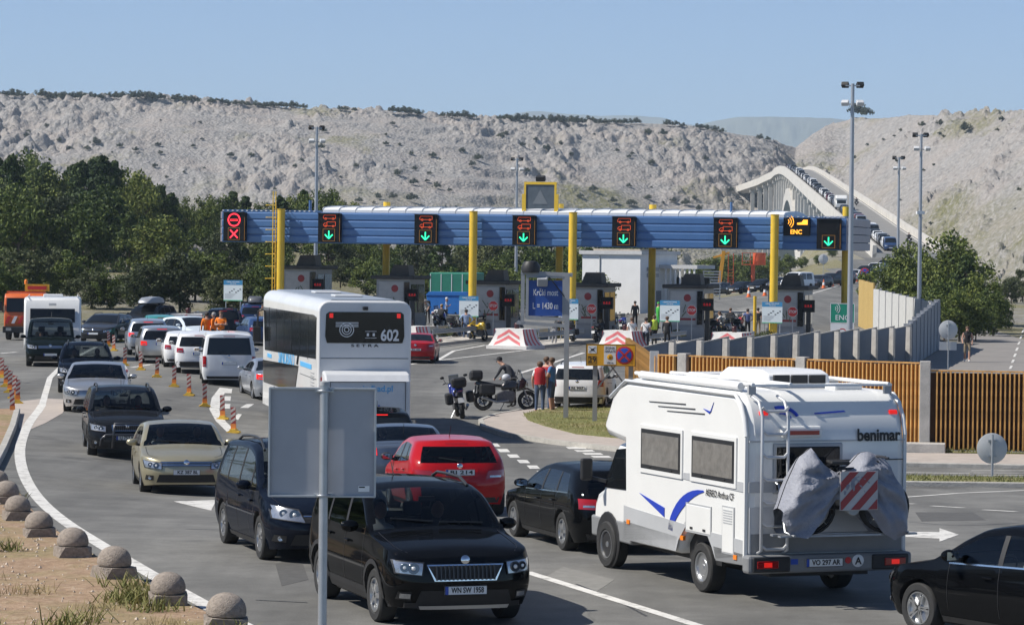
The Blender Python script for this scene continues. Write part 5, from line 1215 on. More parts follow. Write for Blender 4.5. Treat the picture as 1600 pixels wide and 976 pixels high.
def cover():
    """grey tarpaulin thrown over both bicycles: two drooping lobes"""
    me = MB(); N, Mv = 44, 26; rs = np.random.RandomState(3)
    topz = lambda y: np.interp(y,[-1.12,-.98,-.75,-.45,-.30,-.12,.10,.35,.52,.75,.95,1.08],[1.25,1.55,1.92,2.02,2.00,1.84,1.74,1.88,2.08,1.95,1.6,1.3])
    botz = lambda y: np.interp(y,[-1.12,-1.0,-.8,-.62,-.48,-.30,-.05,.22,.32,.5,.72,.95,1.08],[1.15,.95,.86,.95,1.12,1.30,1.45,1.42,1.30,1.12,.92,.95,1.15])
    for side_, x0 in ((1,-.66),(-1,-.12)):
        vs = []
        for j in range(Mv+1):
            v = j/Mv
            for i in range(N+1):
                y = -1.12+2.2*i/N; zt_, zb_ = topz(y), botz(y); z = zb_+(zt_-zb_)*v
                edge = min(1, 4*(1-v))**.5*min(1,(1.12-abs(y-.0))*5+.05)**.5 if abs(y) < 1.12 else 0
                ph = math.atan2(z-1.78, (y+.02)*.9); rad = math.hypot(z-1.78, y+.02)
                f = .040*math.sin(ph*13+4*rad)*min(1,rad*2)+.024*math.sin(ph*29-7*rad+side_)*min(1,rad*1.6)+.03*math.sin(y*6+z*3)+.010*math.sin(z*38+y*9)*(z<1.35)
                xm = -.39; x = xm+(x0-xm)*max(.05,edge)*(.86+.14*math.sin(v*3))+f*min(1,edge)
                vs.append((x,y,z))
        me.add(vs, [(j*(N+1)+i, j*(N+1)+i+1, (j+1)*(N+1)+i+1, (j+1)*(N+1)+i)[::side_] for j in range(Mv) for i in range(N)])
    o = me.build('bicycle_cover', mat('grey_tarpaulin',(.25,.26,.30),.6,var=.1,vscale=6,bump=.3,bscale=25), None, 60)
    o.matrix_world = MHM @ Matrix.Diagonal((1,.82,1,1)); tag(o, 'crumpled grey tarpaulin draped over the bicycles on the motorhome', 'cover')
cover()
wb = empty('warning_board', (0,0,0), 0, 'square red and white striped load board tied over the covered bicycles', 'sign'); wb.matrix_world = MHM @ Matrix.Translation((-.675,-.10,1.53)) @ Matrix.Diagonal((1,.80,.84,1))
MB().box(-.012,0,-.33,.33,-.30,.30).build('board', mat('shaded_board_white',(.48,.47,.46),.6,var=.1), wb)  # board white darkened in the paint for the shade it hangs in
for k in range(-2,3):
    c0 = k*.30; P = [(-.32,c0-.32),(.32,c0+.32),(.32,c0+.47),(-.32,c0-.17)]
    Q = []
    for y, z in P: Q.append((max(-.32,min(.32,y)), z))
    # clip the stripe to the board
    def clip(poly, lim, sgn):
        out = []
        for i in range(len(poly)):
            a, b = poly[i], poly[(i+1)%len(poly)]; fa, fb = sgn*a[1] <= lim, sgn*b[1] <= lim
            if fa: out.append(a)
            if fa != fb: t = (lim*sgn-a[1])/(b[1]-a[1]); out.append((a[0]+(b[0]-a[0])*t, lim*sgn))
        return out
    Q = clip(clip(Q,.29,1),.29,-1) if True else Q
    if len(Q) > 2: MB().prism([(-y,z) for y,z in Q],'x',-.018,-.013).build('red_stripe', mat('shaded_board_red',(.33,.05,.05),.6), wb)  # stripe red darkened likewise for the shade
def caravan():
    r = empty('caravan', (0,0,0), 0, 'white touring caravan hitched behind the dark passenger van', 'caravan'); ground_pose(r, -19.02, 127.3, R(-82), 1.2)
    MB().prism([(-2.5,.45),(2.15,.45),(2.45,.62),(2.55,1.2),(2.45,1.5),(2.25,2.2),(2.05,2.52),(1.8,2.58),(-2.4,2.56),(-2.6,2.3)],'y',-1.15,1.15).build('body', CW, r, 30, bevel=.08)
    MB().prism([(2.30,2.10),(2.47,1.58),(2.50,1.60),(2.33,2.13)],'y',-.9,.9).build('front_window', DARKG, r)
    MB().prism([(2.56,.6),(2.565,.95),(2.56,1.28),(2.54,1.28),(2.54,.6)],'y',-.95,.95).build('gas_locker', CW, r)
    for s in (1,-1):
        for a,b in ((-1.9,-.6),(.4,1.5)): MB().box(a,b,s*1.155-.012,s*1.155+.012,1.35,1.95).build('window', DARKG, r, bevel=.02)
        MB().box(-2.5,2.3,s*1.155-.006,s*1.155+.006,.95,1.03).build('grey_stripe', CG2, r)
        wheel(r, -.15, s*1.0, .32, .2, 'steel')
        MB().tube([(2.1,s*1.0,2.60),(-2.2,s*1.0,2.62)],.02,6).build('roof_rail', WHITE, r)
    MB().bar((2.4,0,.5),(3.6,0,.5),.1,.1).build('drawbar', STEEL, r)
    panel(r,'maker_emblem',CG2,(2.36,0,2.3),(1,0,.35),.3,.1,.01)
    MB().box(-.6,.3,-.4,.4,2.56,2.68).build('roof_hatch', WHITE, r, bevel=.03)
caravan()
def lorry():
    OR = mat('orange_lorry_paint',(.62,.12,.02),.4,0,.4,var=.08); p = gp(44,531)
    r = empty('road_works_lorry', (0,0,0), 0, 'orange road works lorry with a yellow message board on its cab roof', 'truck'); ground_pose(r, p.x-.2, p.y+1.5, R(-88), 1.6); r.scale = (.88,.86,.88)
    MB().prism([(.6,.6),(2.3,.6),(2.4,1.2),(2.36,1.5),(2.15,2.45),(1.9,2.62),(.6,2.65)],'y',-1.15,1.15).build('cab', OR, r, 30, bevel=.08)
    MB().prism([(2.36,1.58),(2.17,2.35),(2.21,2.37),(2.40,1.60)],'y',-1.0,1.0).build('windscreen', DARKG, r)
    bp = MB().box(2.2,2.55,-1.2,1.2,.42,.78).build('bumper', BLACK, r, bevel=.04)
    for s in (1,-1):
        panel(r,'headlight',LAMP,(2.555,s*.85,.62),(1,0,0),.3,.16,.012)
        MB().box(1.0,1.9,s*1.155-.01,s*1.155+.01,1.55,2.3).build('door_window', DARKG, r)
        for xa in (1.3,-2.2): wheel(r, xa, s*1.0, .46, .28, 'steel')
        MB().obox((2.3,s*1.35,1.9),(.1,.2,.5)).build('mirror', BLACK, r)
        MB().box(-3.6,.4,s*1.14-.03,s*1.14+.03,1.0,1.6).build('side_board', OR, r)
    for k in range(6):
        y = -1.1+k*.38; MB().prism([(y,.95),(y+.18,.95),(y+.36,1.35),(y+.18,1.35)],'x',2.37,2.41).build('warning_stripe', WHITE if k%2 else RED, r)
    MB().box(-3.7,.5,-1.1,1.1,.9,1.02).build('load_bed', BLACK, r); MB().box(-3.7,2.0,-.5,.5,.5,.85).build('chassis', BLACK, r)
    number_plate(r, 2.57,.55,.56,(1,0,0),None)
    bd = MB().box(1.5,1.62,-.05,1.45-.1,2.75,3.15).build('message_board', mat('message_yellow',(.75,.38,.02),.5,var=.3,vscale=6), r); 
    MB().box(1.3,1.5,-1.1,1.1,2.66,2.74).build('roof_rack', OR, r)
    MB().lathe([(0,0),(.1,0),(.1,.2),(.05,.26),(0,.27)],10,Matrix.Translation((1.5,-.0,3.15))).build('beacon', AMBER, r, 60)
    MB().box(1.62,1.63,.1,1.2,2.85,3.05).build('message_text', RED, bd)
lorry()
# ================================================================ toll plaza: positions along the gantry (t) and behind it (off)
CA, SA = math.cos(R(15)), math.sin(R(15)); GYAW = -R(15)
def G(t, off=0): return Vector((.7+CA*t+SA*off, 178-SA*t+CA*off))
def G3(t, off=0, z=None):
    p = G(t,off); return Vector((p.x,p.y,gz(p.x,p.y) if z is None else z))
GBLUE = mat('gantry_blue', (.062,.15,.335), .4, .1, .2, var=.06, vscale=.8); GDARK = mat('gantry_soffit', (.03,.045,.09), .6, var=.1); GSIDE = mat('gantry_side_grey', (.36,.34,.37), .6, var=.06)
LEDBOX = mat('led_sign_black', (.006,.006,.007), .5, spec=.2); LED_R = mat('red_led', (1,.03,.05), .4, emit=1.6); LED_O = mat('orange_red_led', (.75,.09,.02), .4, emit=.45); LED_G = mat('green_led', (.03,.85,.38), .4, emit=1.1); LED_A = mat('amber_led', (1,.40,.03), .4, emit=1.3); LED_F = mat('amber_frame', (.45,.20,.03), .5, emit=.15)
def local_root(name, t, off, z, label, cat, group=None):
    p = G(t,off); o = empty(name, (p.x,p.y,z), GYAW, label, cat, group); return o
# ---- gantry (local x along the beam to the right, y backwards, z up)
ga = local_root('toll_gantry', 0, 0, 0, 'long blue toll gantry on yellow columns spanning every lane', 'gantry'); ga.rotation_euler = (0, R(.22), GYAW)
X0, X1, ZB, ZT, DP = -18.65, 18.7, 4.72, 6.54, 8.6
MB().box(X0,X1,.02,.5,ZB,ZT).build('beam', GBLUE, ga)
for k in range(4):
    z0 = ZB+.04+k*.45; hgt = .41
    MB().prism([(0.02,z0),(-.035,z0+.03),(-.035,z0+hgt-.08),(-.012,z0+hgt-.03),(.02,z0+hgt)],'x',X0,X1).build('cladding_panel', GBLUE, ga)
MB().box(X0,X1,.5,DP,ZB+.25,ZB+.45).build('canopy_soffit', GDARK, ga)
MB().box(X0,X1,DP-.4,DP,ZB,ZT-.1).build('rear_beam', GBLUE, ga)
for s, x in ((1,X1),(-1,X0)):
    for k in range(4): MB().box(x-.02 if s > 0 else x-.10, x+.10 if s > 0 else x+.02, .0, DP, ZB+.02+k*.455, ZB+.455*(k+1)-.02).build('end_panel', GSIDE, ga)
for i in range(27):
    x = -12.4+i*1.02
    P = [(.1,ZT-.3),(.08,ZT+.16),(.4,ZT+.27),(1.4,ZT+.34),(3,ZT+.39),(DP/2+.3,ZT+.41),(DP-2,ZT+.34),(DP-.4,ZT+.1),(DP-.4,ZT)]
    MB().prism(P,'x',x+.012,x+1.005).build('vault_panel', mat('white_vault',(.74,.75,.76),.5,var=.06,vscale=1), ga)
    MB().tube([(x,a,b+.03) for a,b in P[1:-1]],.03,5).build('vault_rib', WHITE, ga)
for x0_, x1_ in ((X0,-12.5),(15.3,X1)):
    MB().box(x0_,x1_,.1,.22,ZT+.06,ZT+.10).build('edge_rail', GBLUE, ga)
    MB().box(x0_,x1_,.0,DP,ZT-.02,ZT+.03).build('flat_roof', GBLUE, ga)
    for k in range(int((x1_-x0_)/.3)): MB().box(x0_+k*.3,x0_+k*.3+.1,-.02,.06,ZT+.03,ZT+.08).build('edge_stud', WHITE, ga)
for t in (-14.8,-3.0,2.95,14.7):
    g0 = G3(t,-.45).z; cl = MB().cyl((t,-.45,g0-.1),(t,-.45,ZT+.14),.235,n=20).build('column', YELLOW, ga, 60); MB().cyl((t,-.45,ZT+.14),(t,-.45,ZT+.17),.26,n=20).build('column_cap', YELLOW, cl)
    if t < -14:
        for y in (-.12,.12): MB().bar((t-.42,-.45+y*2,.8),(t-.42,-.45+y*2,ZT+1.2),.05,.05).build('ladder_rail', YELLOW, cl)
        for k in range(24): MB().bar((t-.42,-.69,.9+k*.29),(t-.42,-.21,.9+k*.29),.03,.03).build('ladder_rung', YELLOW, cl)
        for k in range(7):
            z = 2.6+k*.72; MB().tube([(t-.42,-.70,z),(t-.75,-.72,z),(t-.95,-.45,z),(t-.75,-.18,z),(t-.42,-.2,z)],.02,5).build('safety_hoop', YELLOW, cl)
for t in (-10.6,.3,6.0,17.6):
    g0 = G3(t,7).z; MB().cyl((t,7,g0-.1),(t,7,ZB+.3),.22,n=14).build('rear_column', YELLOW, ga, 60); MB().cyl((t,7,ZT+.2),(t,7,ZT+.75),.22,n=12).build('column_head', YELLOW, ga, 60)
# hanging shadows-free hardware: raised warning screen
ws_ = MB().box(-.05,1.65,.25,.33,ZT+.35,ZT+1.75).build('warning_screen', mat('dull_screen',(.09,.11,.13),.35,var=.15), ga)
MB().prism([(.35,ZT+.62),(1.25,ZT+.62),(.80,ZT+1.45)],'y',.235,.245).build('unlit_triangle', mat('unlit_led',(.16,.18,.20),.5), ws_)
for a in ((-.28,-.05),(1.65,1.88)): MB().box(a[0],a[1],.2,.4,ZT-.05,ZT+1.2).build('screen_post', YELLOW, ws_)
MB().box(-.16,1.76,.2,.4,ZT+1.75,ZT+1.9).build('screen_frame', YELLOW, ws_)
for a in ((-.16,-.05),(1.65,1.76)): MB().box(a[0],a[1],.2,.4,ZT+1.2,ZT+1.75).build('screen_frame', YELLOW, ws_)
MB().obox((.8,.3,ZT+2.1),(.55,.3,.32),rx=.3).build('beacon_lamp', BLACK, ws_, bevel=.05)
MB().tube([(X0+5.4,.3,ZT),(X0+5.4,.3,ZT+.7)],.09,8).build('roof_stub', GBLUE, ga); MB().tube([(12.0,.5,ZT),(12.0,.5,ZT+.85)],.07,8).build('roof_stub', GBLUE, ga)
# ---- lane signals
def ring(mb, cx_, cz_, r, w_, y, n=28):
    vs = []
    for k in range(n):
        a = 2*math.pi*k/n
        for q in (r-w_/2, r+w_/2): vs.append((cx_+q*math.cos(a), y, cz_+q*math.sin(a)))
    mb.add(vs, [(2*k,2*k+1,(2*k+3)%(2*n),(2*k+2)%(2*n)) for k in range(n)])
def linep(mb, pts, w_, y):
    for a, b in zip(pts[:-1], pts[1:]): mb.bar((a[0],y,a[1]),(b[0],y,b[1]),.006,w_)
def signal(t, kind, label):
    r = local_root('lane_signal', t, 0, 0, label, 'signal', 'lane signals on the gantry beam'); r.rotation_euler = (0, R(.22), GYAW); r.location.z = -t*math.tan(R(.22))
    MB().box(-.68,.68,-.42,-.03,4.78,6.48).build('housing', LEDBOX, r, bevel=.02)
    y = -.428
    MB().box(-.70,.70,-.5,-.40,6.46,6.50).build('visor', BLACK, r)
    if kind == 'closed':
        m = MB(); ring(m,0,6.03,.36,.08,y); m.build('red_ring', LED_R, r); m = MB(); linep(m,[(-.22,6.06),(.22,6.06),(.22,5.98),(-.22,5.98),(-.22,6.06)],.028,y); m.build('red_bar', LED_R, r)
        for a in ((1,1),(1,-1)): m = MB(); linep(m,[(-.24*a[0],5.2-.24*a[1]),(.24*a[0],5.2+.24*a[1])],.075,y); m.build('red_cross_bar', LED_R, r)
    else:
        if kind == 'bus':
            for nm, z0, pts in (('bus_outline',6.2,[(-.34,-.02),(.40,-.02),(.40,.17),(-.30,.17),(-.36,.06),(-.34,-.02)]),('lorry_outline',5.76,[(-.32,-.02),(.40,-.02),(.40,.22),(-.12,.22),(-.12,-.02),(-.12,.14),(-.26,.14),(-.34,.06),(-.32,-.02)])):
                m = MB(); linep(m,[(a,b+z0) for a,b in pts],.022,y); m.build(nm, LED_O, r)
                for xw in (-.2,.26): m = MB(); ring(m,xw,z0-.035,.055,.022,y-.002,12); m.build('wheel_outline', LED_O, r)
        for q in ([(0,5.46),(0,5.04)],[(-.24,5.24),(0,5.0)],[(.24,5.24),(0,5.0)]): m = MB(); linep(m,q,.075,y); m.build('green_arrow_bar', LED_G, r)
    m = MB(); linep(m,[(-.36,4.86),(.36,4.86),(.36,5.56),(-.36,5.56),(-.36,4.86)],.015,y+.002); m.build('amber_frame', LED_F, r)
    linep_ = MB(); linep(linep_,[(.66,4.82),(.66,6.2)],.015,y+.002); linep_.build('amber_edge', LED_F, r)
names = ['lane signal with red ring and red cross at the gantry end by the ladder column','green arrow lane signal beside the ladder column, above the coach','green arrow lane signal next to the third yellow column, above the green container','green arrow lane signal right under the raised grey warning screen','green arrow lane signal beyond the blue tunnel-length sign, above the white building','green arrow lane signal between the white building and the last yellow column','plain green arrow lane signal without lorry outline, at the bridge end of the gantry']
names[2] = 'green arrow lane signal directly above the red saloon, before the second yellow column'; names[4] = 'green arrow lane signal above the white flat-roofed building'
for k in range(7): signal(-17.75+5.92*k, 'closed' if k == 0 else ('plain' if k == 6 else 'bus'), names[k])
en = local_root('lane_message_sign', 15.95, 0, 0, 'dark lane sign with amber ENC letters, waves and a car symbol', 'sign'); en.rotation_euler = (0,R(.22),GYAW); en.location.z = -.06
MB().box(-.78,.72,-.30,-.03,5.52,6.52).build('housing', LEDBOX, en); text('ENC', .34, LED_A, en, face_M((-.05,-.31,5.72),(0,-1,0)), 'lettering', .01)
for k in range(3): m = MB(); rr = .16+.13*k; linep(m,[(-.62+rr*math.cos(R(a)), 6.30+rr*math.sin(R(a))) for a in (-50,-25,0,25,50)],.04,-.31); m.build('wave_symbol', LED_A, en)
MB().prism([(.0,6.14),(.60,6.14),(.60,6.42),(.36,6.42),(.26,6.28),(.0,6.24)],'y',-.315,-.305).build('car_symbol', LED_A, en)
# ---- islands with booths
BOOTH = mat('booth_grey', (.30,.31,.32), .5, var=.1); BDARK = mat('booth_roof', (.05,.05,.052), .7, var=.2); POSTER = mat('booth_poster', (.40,.41,.42), .5, var=.12, vscale=2.5, col2=(.47,.47,.46))  # poster tone lowered to stand in for the canopy's shade
IST = [-14.8,-8.9,-3.0,2.95,8.9,14.8]; where = ['behind the coach','beside the green container','behind the first stop sign','behind the blue length sign','beside the white building','nearest the bridge']
WSTR = mat('faded_red_paint',(.62,.14,.15),.7,var=.15)
def bent(z): return .42+.55*max(0,(.95-z)/.95)**2.2
def crash_block(p, rz, label, grp='chevron concrete blocks at the island noses'):
    r = empty('crash_block', p, rz, label, 'barrier', grp)
    zz = [0,.18,.19,.35,.55,.75,.95,1.08]; ww = [.98,.98,.92,.83,.76,.72,.69,.68]
    vs = []
    for z, w_ in zip(zz, ww): vs += [(-w_*1.25,-w_,z),(w_*1.25,-w_,z),(w_*1.25,w_*1.1,z),(-w_*1.25,w_*1.1,z)]
    MB().add(vs, [(4*i+k,4*i+(k+1)%4,4*i+4+(k+1)%4,4*i+4+k) for i in range(7) for k in range(4)]+[(28,29,30,31)]).build('body', mat('painted_block_white',(.68,.66,.63),.75,var=.1), r, 30)
    wf = lambda z: float(np.interp(z, zz[2:], ww[2:]))
    def fr(u, v): z = v; return (u*wf(z)*1.25, -wf(z)-.008, z)
    for z0 in (.30,.62):
        for s in (1,-1): patch(lambda u,v: fr(u,v), [(0,z0+.26),(s*.72,z0-.12),(s*.72,z0+.06),(0,z0+.44)],4,4).build('chevron_bar', WSTR, r)
    for s in (1,-1):
        for k in range(4):
            c = -.9+k*.5
            patch(lambda u,v: (s*(wf(v)*1.25+.008), u*wf(v), v), [(c,.2),(c+.24,.2),(c+.02,1.05),(c-.22,1.05)],3,5).build('side_stripe', WSTR, r)
    MB().lathe([(0,.0),(.13,.0),(.15,.25),(.10,.32),(0,.33)],12,Matrix.Translation((.1,0,1.08))).build('beacon', mat('beacon_dark',(.05,.012,.01),.3), r, 60)
for k, t in enumerate(IST):
    P = [G(t-1.1,-13.5),G(t+1.1,-13.5),G(t+1.1,16),G(t-1.1,16)]
    struct(sheet('toll_island', [(p.x,p.y) for p in P], mat('island_concrete',(.46,.43,.385),.85,var=.12,vscale=1.5), .16, 3))
    z0 = G3(t,4.5).z+.16
    b = local_root('toll_booth', t, 4.6, z0, 'grey toll booth with round red badge on its poster, %s' % where[k], 'booth', 'toll booths under the gantry')
    MB().box(-1.05,1.05,-1.5,1.5,0,3.0).build('cabin', BOOTH, b); MB().box(-1.35,1.35,-1.8,1.8,3.0,3.22).build('roof', BDARK, b, bevel=.04)
    MB().prism([(-.5,3.22),(.75,3.22),(.65,3.85),(-.25,3.85)],'y',-.7,.4).build('air_conditioner', mat('aircon_brown',(.10,.085,.075),.6,var=.2), b)
    MB().box(-.9,.62,-1.53,-1.50,.9,2.85).build('poster', POSTER, b)
    lamp_disc(b,'red_badge',mat('dull_red',(.30,.03,.035),.5),(.1,-1.535,2.45),(0,-1,0),.22,.01)
    for j in range(9): a = rnd.uniform(-.7,.3); MB().obox((a,-1.54,1.45+rnd.uniform(-.2,.4)),(.05,.006,.3+rnd.random()*.3),ry=rnd.uniform(-.9,.9)).build('poster_sprig', mat('poster_green',(.10,.13,.08),.6), b)
    MB().box(-.3,.6,-1.54,-1.53,1.15,1.28).build('poster_line', mat('dull_red',(.3,.03,.035)), b)
    for s in (1,-1):
        MB().box(s*1.06-.02,s*1.06+.02,-1.35,-.15,1.0,2.7).build('window', DARKG, b); MB().box(s*1.06-.02,s*1.06+.02,.05,1.3,1.0,2.7).build('window', DARKG, b)
    MB().box(.68,1.0,-1.53,-1.50,.9,2.85).build('front_window', DARKG, b)
    MB().box(-1.12,1.12,-1.56,1.56,.0,.75).build('plinth', mat('plinth_grey',(.34,.35,.36),.6,var=.1), b)
    # lane display on a post
    d = local_root('lane_display', t+1.45, 2.3, z0-.16, 'black lane display on a post at the booth %s' % where[k], 'display', 'lane displays')
    MB().box(-.12,.12,-.1,.1,0,1.9).build('post', BLACK, d); MB().box(-.35,.35,-.12,.12,1.9,2.6).build('screen', LEDBOX, d); text('8.8.8', .22, mat('dim_red_led',(.4,.01,.01),.4,emit=.5), d, face_M((0,-.125,2.25),(0,-1,0)), 'digits')
    # stop sign, price board, guard rails, shrubs
    if k in (2,3,4,5):
        s_ = local_root('stop_sign', t+.55, 2.2, z0, 'red octagonal STOP sign at the booth %s' % where[k], 'sign', 'stop signs'); MB().cyl((0,0,0),(0,0,1.9),.03,n=8).build('post', STEEL, s_)
        oc = [(.31*math.cos(R(22.5+45*q)),.31*math.sin(R(22.5+45*q))+1.75) for q in range(8)]; MB().prism(oc,'y',-.04,-.025).build('rim', WHITE, s_); MB().prism([(a*.93,(b-1.75)*.93+1.75) for a,b in oc],'y',-.046,-.041).build('face', RED, s_)
        text('STOP', .23, WHITE, s_, face_M((0,-.05,1.75),(0,-1,0)), 'lettering', .004, .46)
    if k != 1:
        pb = local_root('price_board', t-.1 if k else t-2.0, -.8 if k else -3, z0, 'white toll price board with blue heading at the booth %s' % where[k], 'sign', 'toll price boards')
        for s in (-.45,.45): MB().cyl((s,.03,0),(s,.03,1.2),.03,n=8).build('post', STEEL, pb)
        MB().box(-.58,.58,-.02,.02,1.15,2.35).build('board', mat('board_white',(.62,.68,.70),.5), pb); MB().box(-.58,.58,-.026,-.021,2.08,2.35).build('blue_heading', mat('board_blue',(.04,.22,.42),.5), pb); MB().box(-.58,.58,-.026,-.021,1.15,1.20).build('green_foot', mat('board_green',(.10,.42,.25),.5), pb)
        text('CIJENE CESTARINE', .085, WHITE, pb, face_M((0,-.029,2.25),(0,-1,0)), 'heading', .001, .8); text('TOLL RATES', .07, WHITE, pb, face_M((0,-.029,2.15),(0,-1,0)), 'heading', .001)
        for j in range(6): MB().box(-.25+j*.13,-.15+j*.13,-.026,-.021,1.62+.09*(j%3),1.67+.09*(j%3)).build('price_mark', INK, pb); MB().box(-.5,-.1+.05*j,-.025,-.0205,1.30+.05*j,1.312+.05*j).build('small_print', GREYP, pb)
    rl = local_root('guard_rail', t-.95, -6.5, z0, 'low steel guard rail along the toll island %s' % where[k], 'rail', 'island guard rails')
    for q in range(5): MB().box(-.05,.05,-5+q*2.4-.05,-5+q*2.4+.05,-.1,.72).build('post', STEEL, rl)
    MB().prism([(-.06,.42),(-.1,.48),(-.06,.55),(-.1,.62),(-.06,.68),(-.03,.68),(-.03,.42)],'y',-5.4,5.0).build('rail_beam', STEEL, rl)
    MB().prism([(1.96,.42),(2.0,.48),(1.96,.55),(2.0,.62),(1.96,.68),(1.93,.68),(1.93,.42)],'y',-5.4,5.0).build('rail_beam', STEEL, rl)
    if k: crash_block(G3(t,-13.0), GYAW-R(14), 'white concrete block with red chevrons guarding the island %s' % where[k])
crash_block(gp(291,521), R(5), 'white concrete block with red chevron between the parked cars and the workers')
# bollard posts by the last lane
for px_, py_ in ((1179,528),(1214,500)):
    p = gp(px_,py_); o = MB().cyl((0,0,0),(0,0,2.6),.10,n=12).build('yellow_post', YELLOW, None, 60); o.location = p; tag(o, 'short plain yellow post %s' % ('beside the man in the blue shirt' if px_ < 1200 else 'by the last booth'), 'post')
# ---- signs
def portal():
    p = gp(884,659); r = empty('length_sign', p, R(-4), 'blue sign with bridge name and length in a grey steel frame', 'sign')
    S_ = .0198; F = mat('grey_sign_frame',(.34,.35,.36),.5,.3,var=.08)
    def P(px_, py_): return ((px_-884)*S_, (659-py_)*S_)
    def bar(a, b, w_=.1): (x0,z0),(x1,z1) = P(*a),P(*b); MB().bar((x0,0,z0),(x1,0,z1),w_,w_).build('frame_bar', F, r)
    MB().box(-.075,.075,-.075,.075,0,(659-430)*S_).build('post', F, r)
    bar((812,428),(892,431),.12); bar((815,428),(815,506),.11); bar((806,506),(884,510),.10)
    bar((820,433),(880,434),.10); bar((822,436),(822,500),.09); bar((879,436),(879,500),.09); bar((822,498),(880,500),.10)
    x0, z1 = P(824,440); x1, z0 = P(877,495); fc = MB().box(x0,x1,.0,.03,z0,z1).build('blue_face', mat('sign_blue',(.02,.075,.32),.4,var=.08), r)
    text('Krčki most', .27, WHITE, r, face_M(((x0+x1)/2,-.004,z1-.38),(0,-1,0)), 'lettering', .003, .76); text('L = 1430 m', .27, WHITE, r, face_M(((x0+x1)/2,-.004,z0+.30),(0,-1,0)), 'lettering', .003, .78)
    a = P(846,442); MB().obox((a[0],-.16,a[1]),(.32,.22,.26),rx=.3).build('lamp', GREYP, r, bevel=.03); MB().bar((a[0]+.2,-.1,a[1]+.15),(a[0]+.75,-.05,a[1]-.55),.03,.03).build('lamp_stay', BLACK, r)
    a = P(827,424); MB().lathe([(0,0),(.28,0),(.30,.18),(.2,.34),(0,.36)],12,Matrix.Translation((a[0],0,a[1]-.08))).build('beacon', BLACK, r, 50)
portal()
def yellow_sign():
    p = gp(929,665); r = empty('toll_zone_sign', p, R(-3), 'yellow board with number 29 and blue no-stopping disc on grey legs', 'sign'); S_ = .0188
    def P(px_, py_): return ((px_-929)*S_, (665-py_)*S_)
    Yl = mat('sign_yellow',(.80,.40,.015),.4,var=.05)
    x0,z1 = P(914,534); x1,z0 = P(993,569); MB().box(x0,x1,-.03,.02,z0,z1).build('board', Yl, r)
    for x in (0, P(986,0)[0]): MB().box(x-.07,x+.07,.02,.14,-.1,z1-.05).build('leg', F_:=mat('grey_sign_frame',(.34,.35,.36)), r)
    b = P(986,0)[0]
    MB().bar((0,.08,.9),(b,.08,.9),.05,.05).build('brace', F_, r); MB().bar((0,.08,1.05),(b*.55,.08,z0),.05,.05).build('brace', F_, r); MB().bar((b,.08,1.0),(b*.45,.08,z0),.05,.05).build('brace', F_, r)
    m = MB(); 
    for a in ((x0,x1,z1-.012,z1),(x0,x1,z0,z0+.012),(x0,x0+.012,z0,z1),(x1-.012,x1,z0,z1)): MB().box(a[0],a[1],-.036,-.031,a[2],a[3]).build('black_edge', INK, r)
    c = x0+.19; MB().box(c-.13,c+.13,-.036,-.031,z1-.28,z1-.05).build('white_panel', WHITE, r); MB().bar((c-.1,-.04,z1-.24),(c+.1,-.04,z1-.09),.004,.012).build('cancel_stroke', INK, r); MB().bar((c-.1,-.04,z1-.09),(c+.1,-.04,z1-.24),.004,.012).build('cancel_stroke', INK, r); MB().box(c-.04,c+.05,-.042,-.037,z1-.20,z1-.14).build('camera_symbol', INK, r)
    for a in ((-.13,.13,.06,.07),(-.13,.13,.29,.30),(-.13,-.12,.06,.30),(.12,.13,.06,.30)): MB().box(c+a[0],c+a[1],-.036,-.031,z0+a[2],z0+a[3]).build('number_frame', INK, r)
    text('29', .24, INK, r, face_M((c,-.036,z0+.18),(0,-1,0)), 'lettering', .004)
    c = (x0+x1)/2-.02; MB().box(c-.18,c+.18,-.036,-.031,z0+.05,z1-.05).build('white_panel', WHITE, r); text('ZONA', .10, INK, r, face_M((c,-.038,z1-.12),(0,-1,0))); text('NAPLATE', .10, INK, r, face_M((c,-.038,z1-.22),(0,-1,0)),'lettering',0,.32); text('100 m', .08, INK, r, face_M((c,-.038,z0+.10),(0,-1,0)))
    lamp_disc(r,'orange_disc',Yl,(c,-.037,z0+.27),(0,-1,0),.09,.004); text('))', .12, INK, r, face_M((c,-.044,z0+.275),(0,-1,0)))
    c = x1-.33; lamp_disc(r,'red_disc',RED,(c,-.034,(z0+z1)/2),(0,-1,0),.275,.006); lamp_disc(r,'blue_disc',mat('disc_blue',(.03,.09,.5),.4),(c,-.041,(z0+z1)/2),(0,-1,0),.22,.004)
    for a in (45,-45): v = Vector((math.cos(R(a)),0,math.sin(R(a))))*.22; q = Vector((c,-.047,(z0+z1)/2)); MB().bar(q-v,q+v,.004,.06).build('red_cross_bar', RED, r)
yellow_sign()
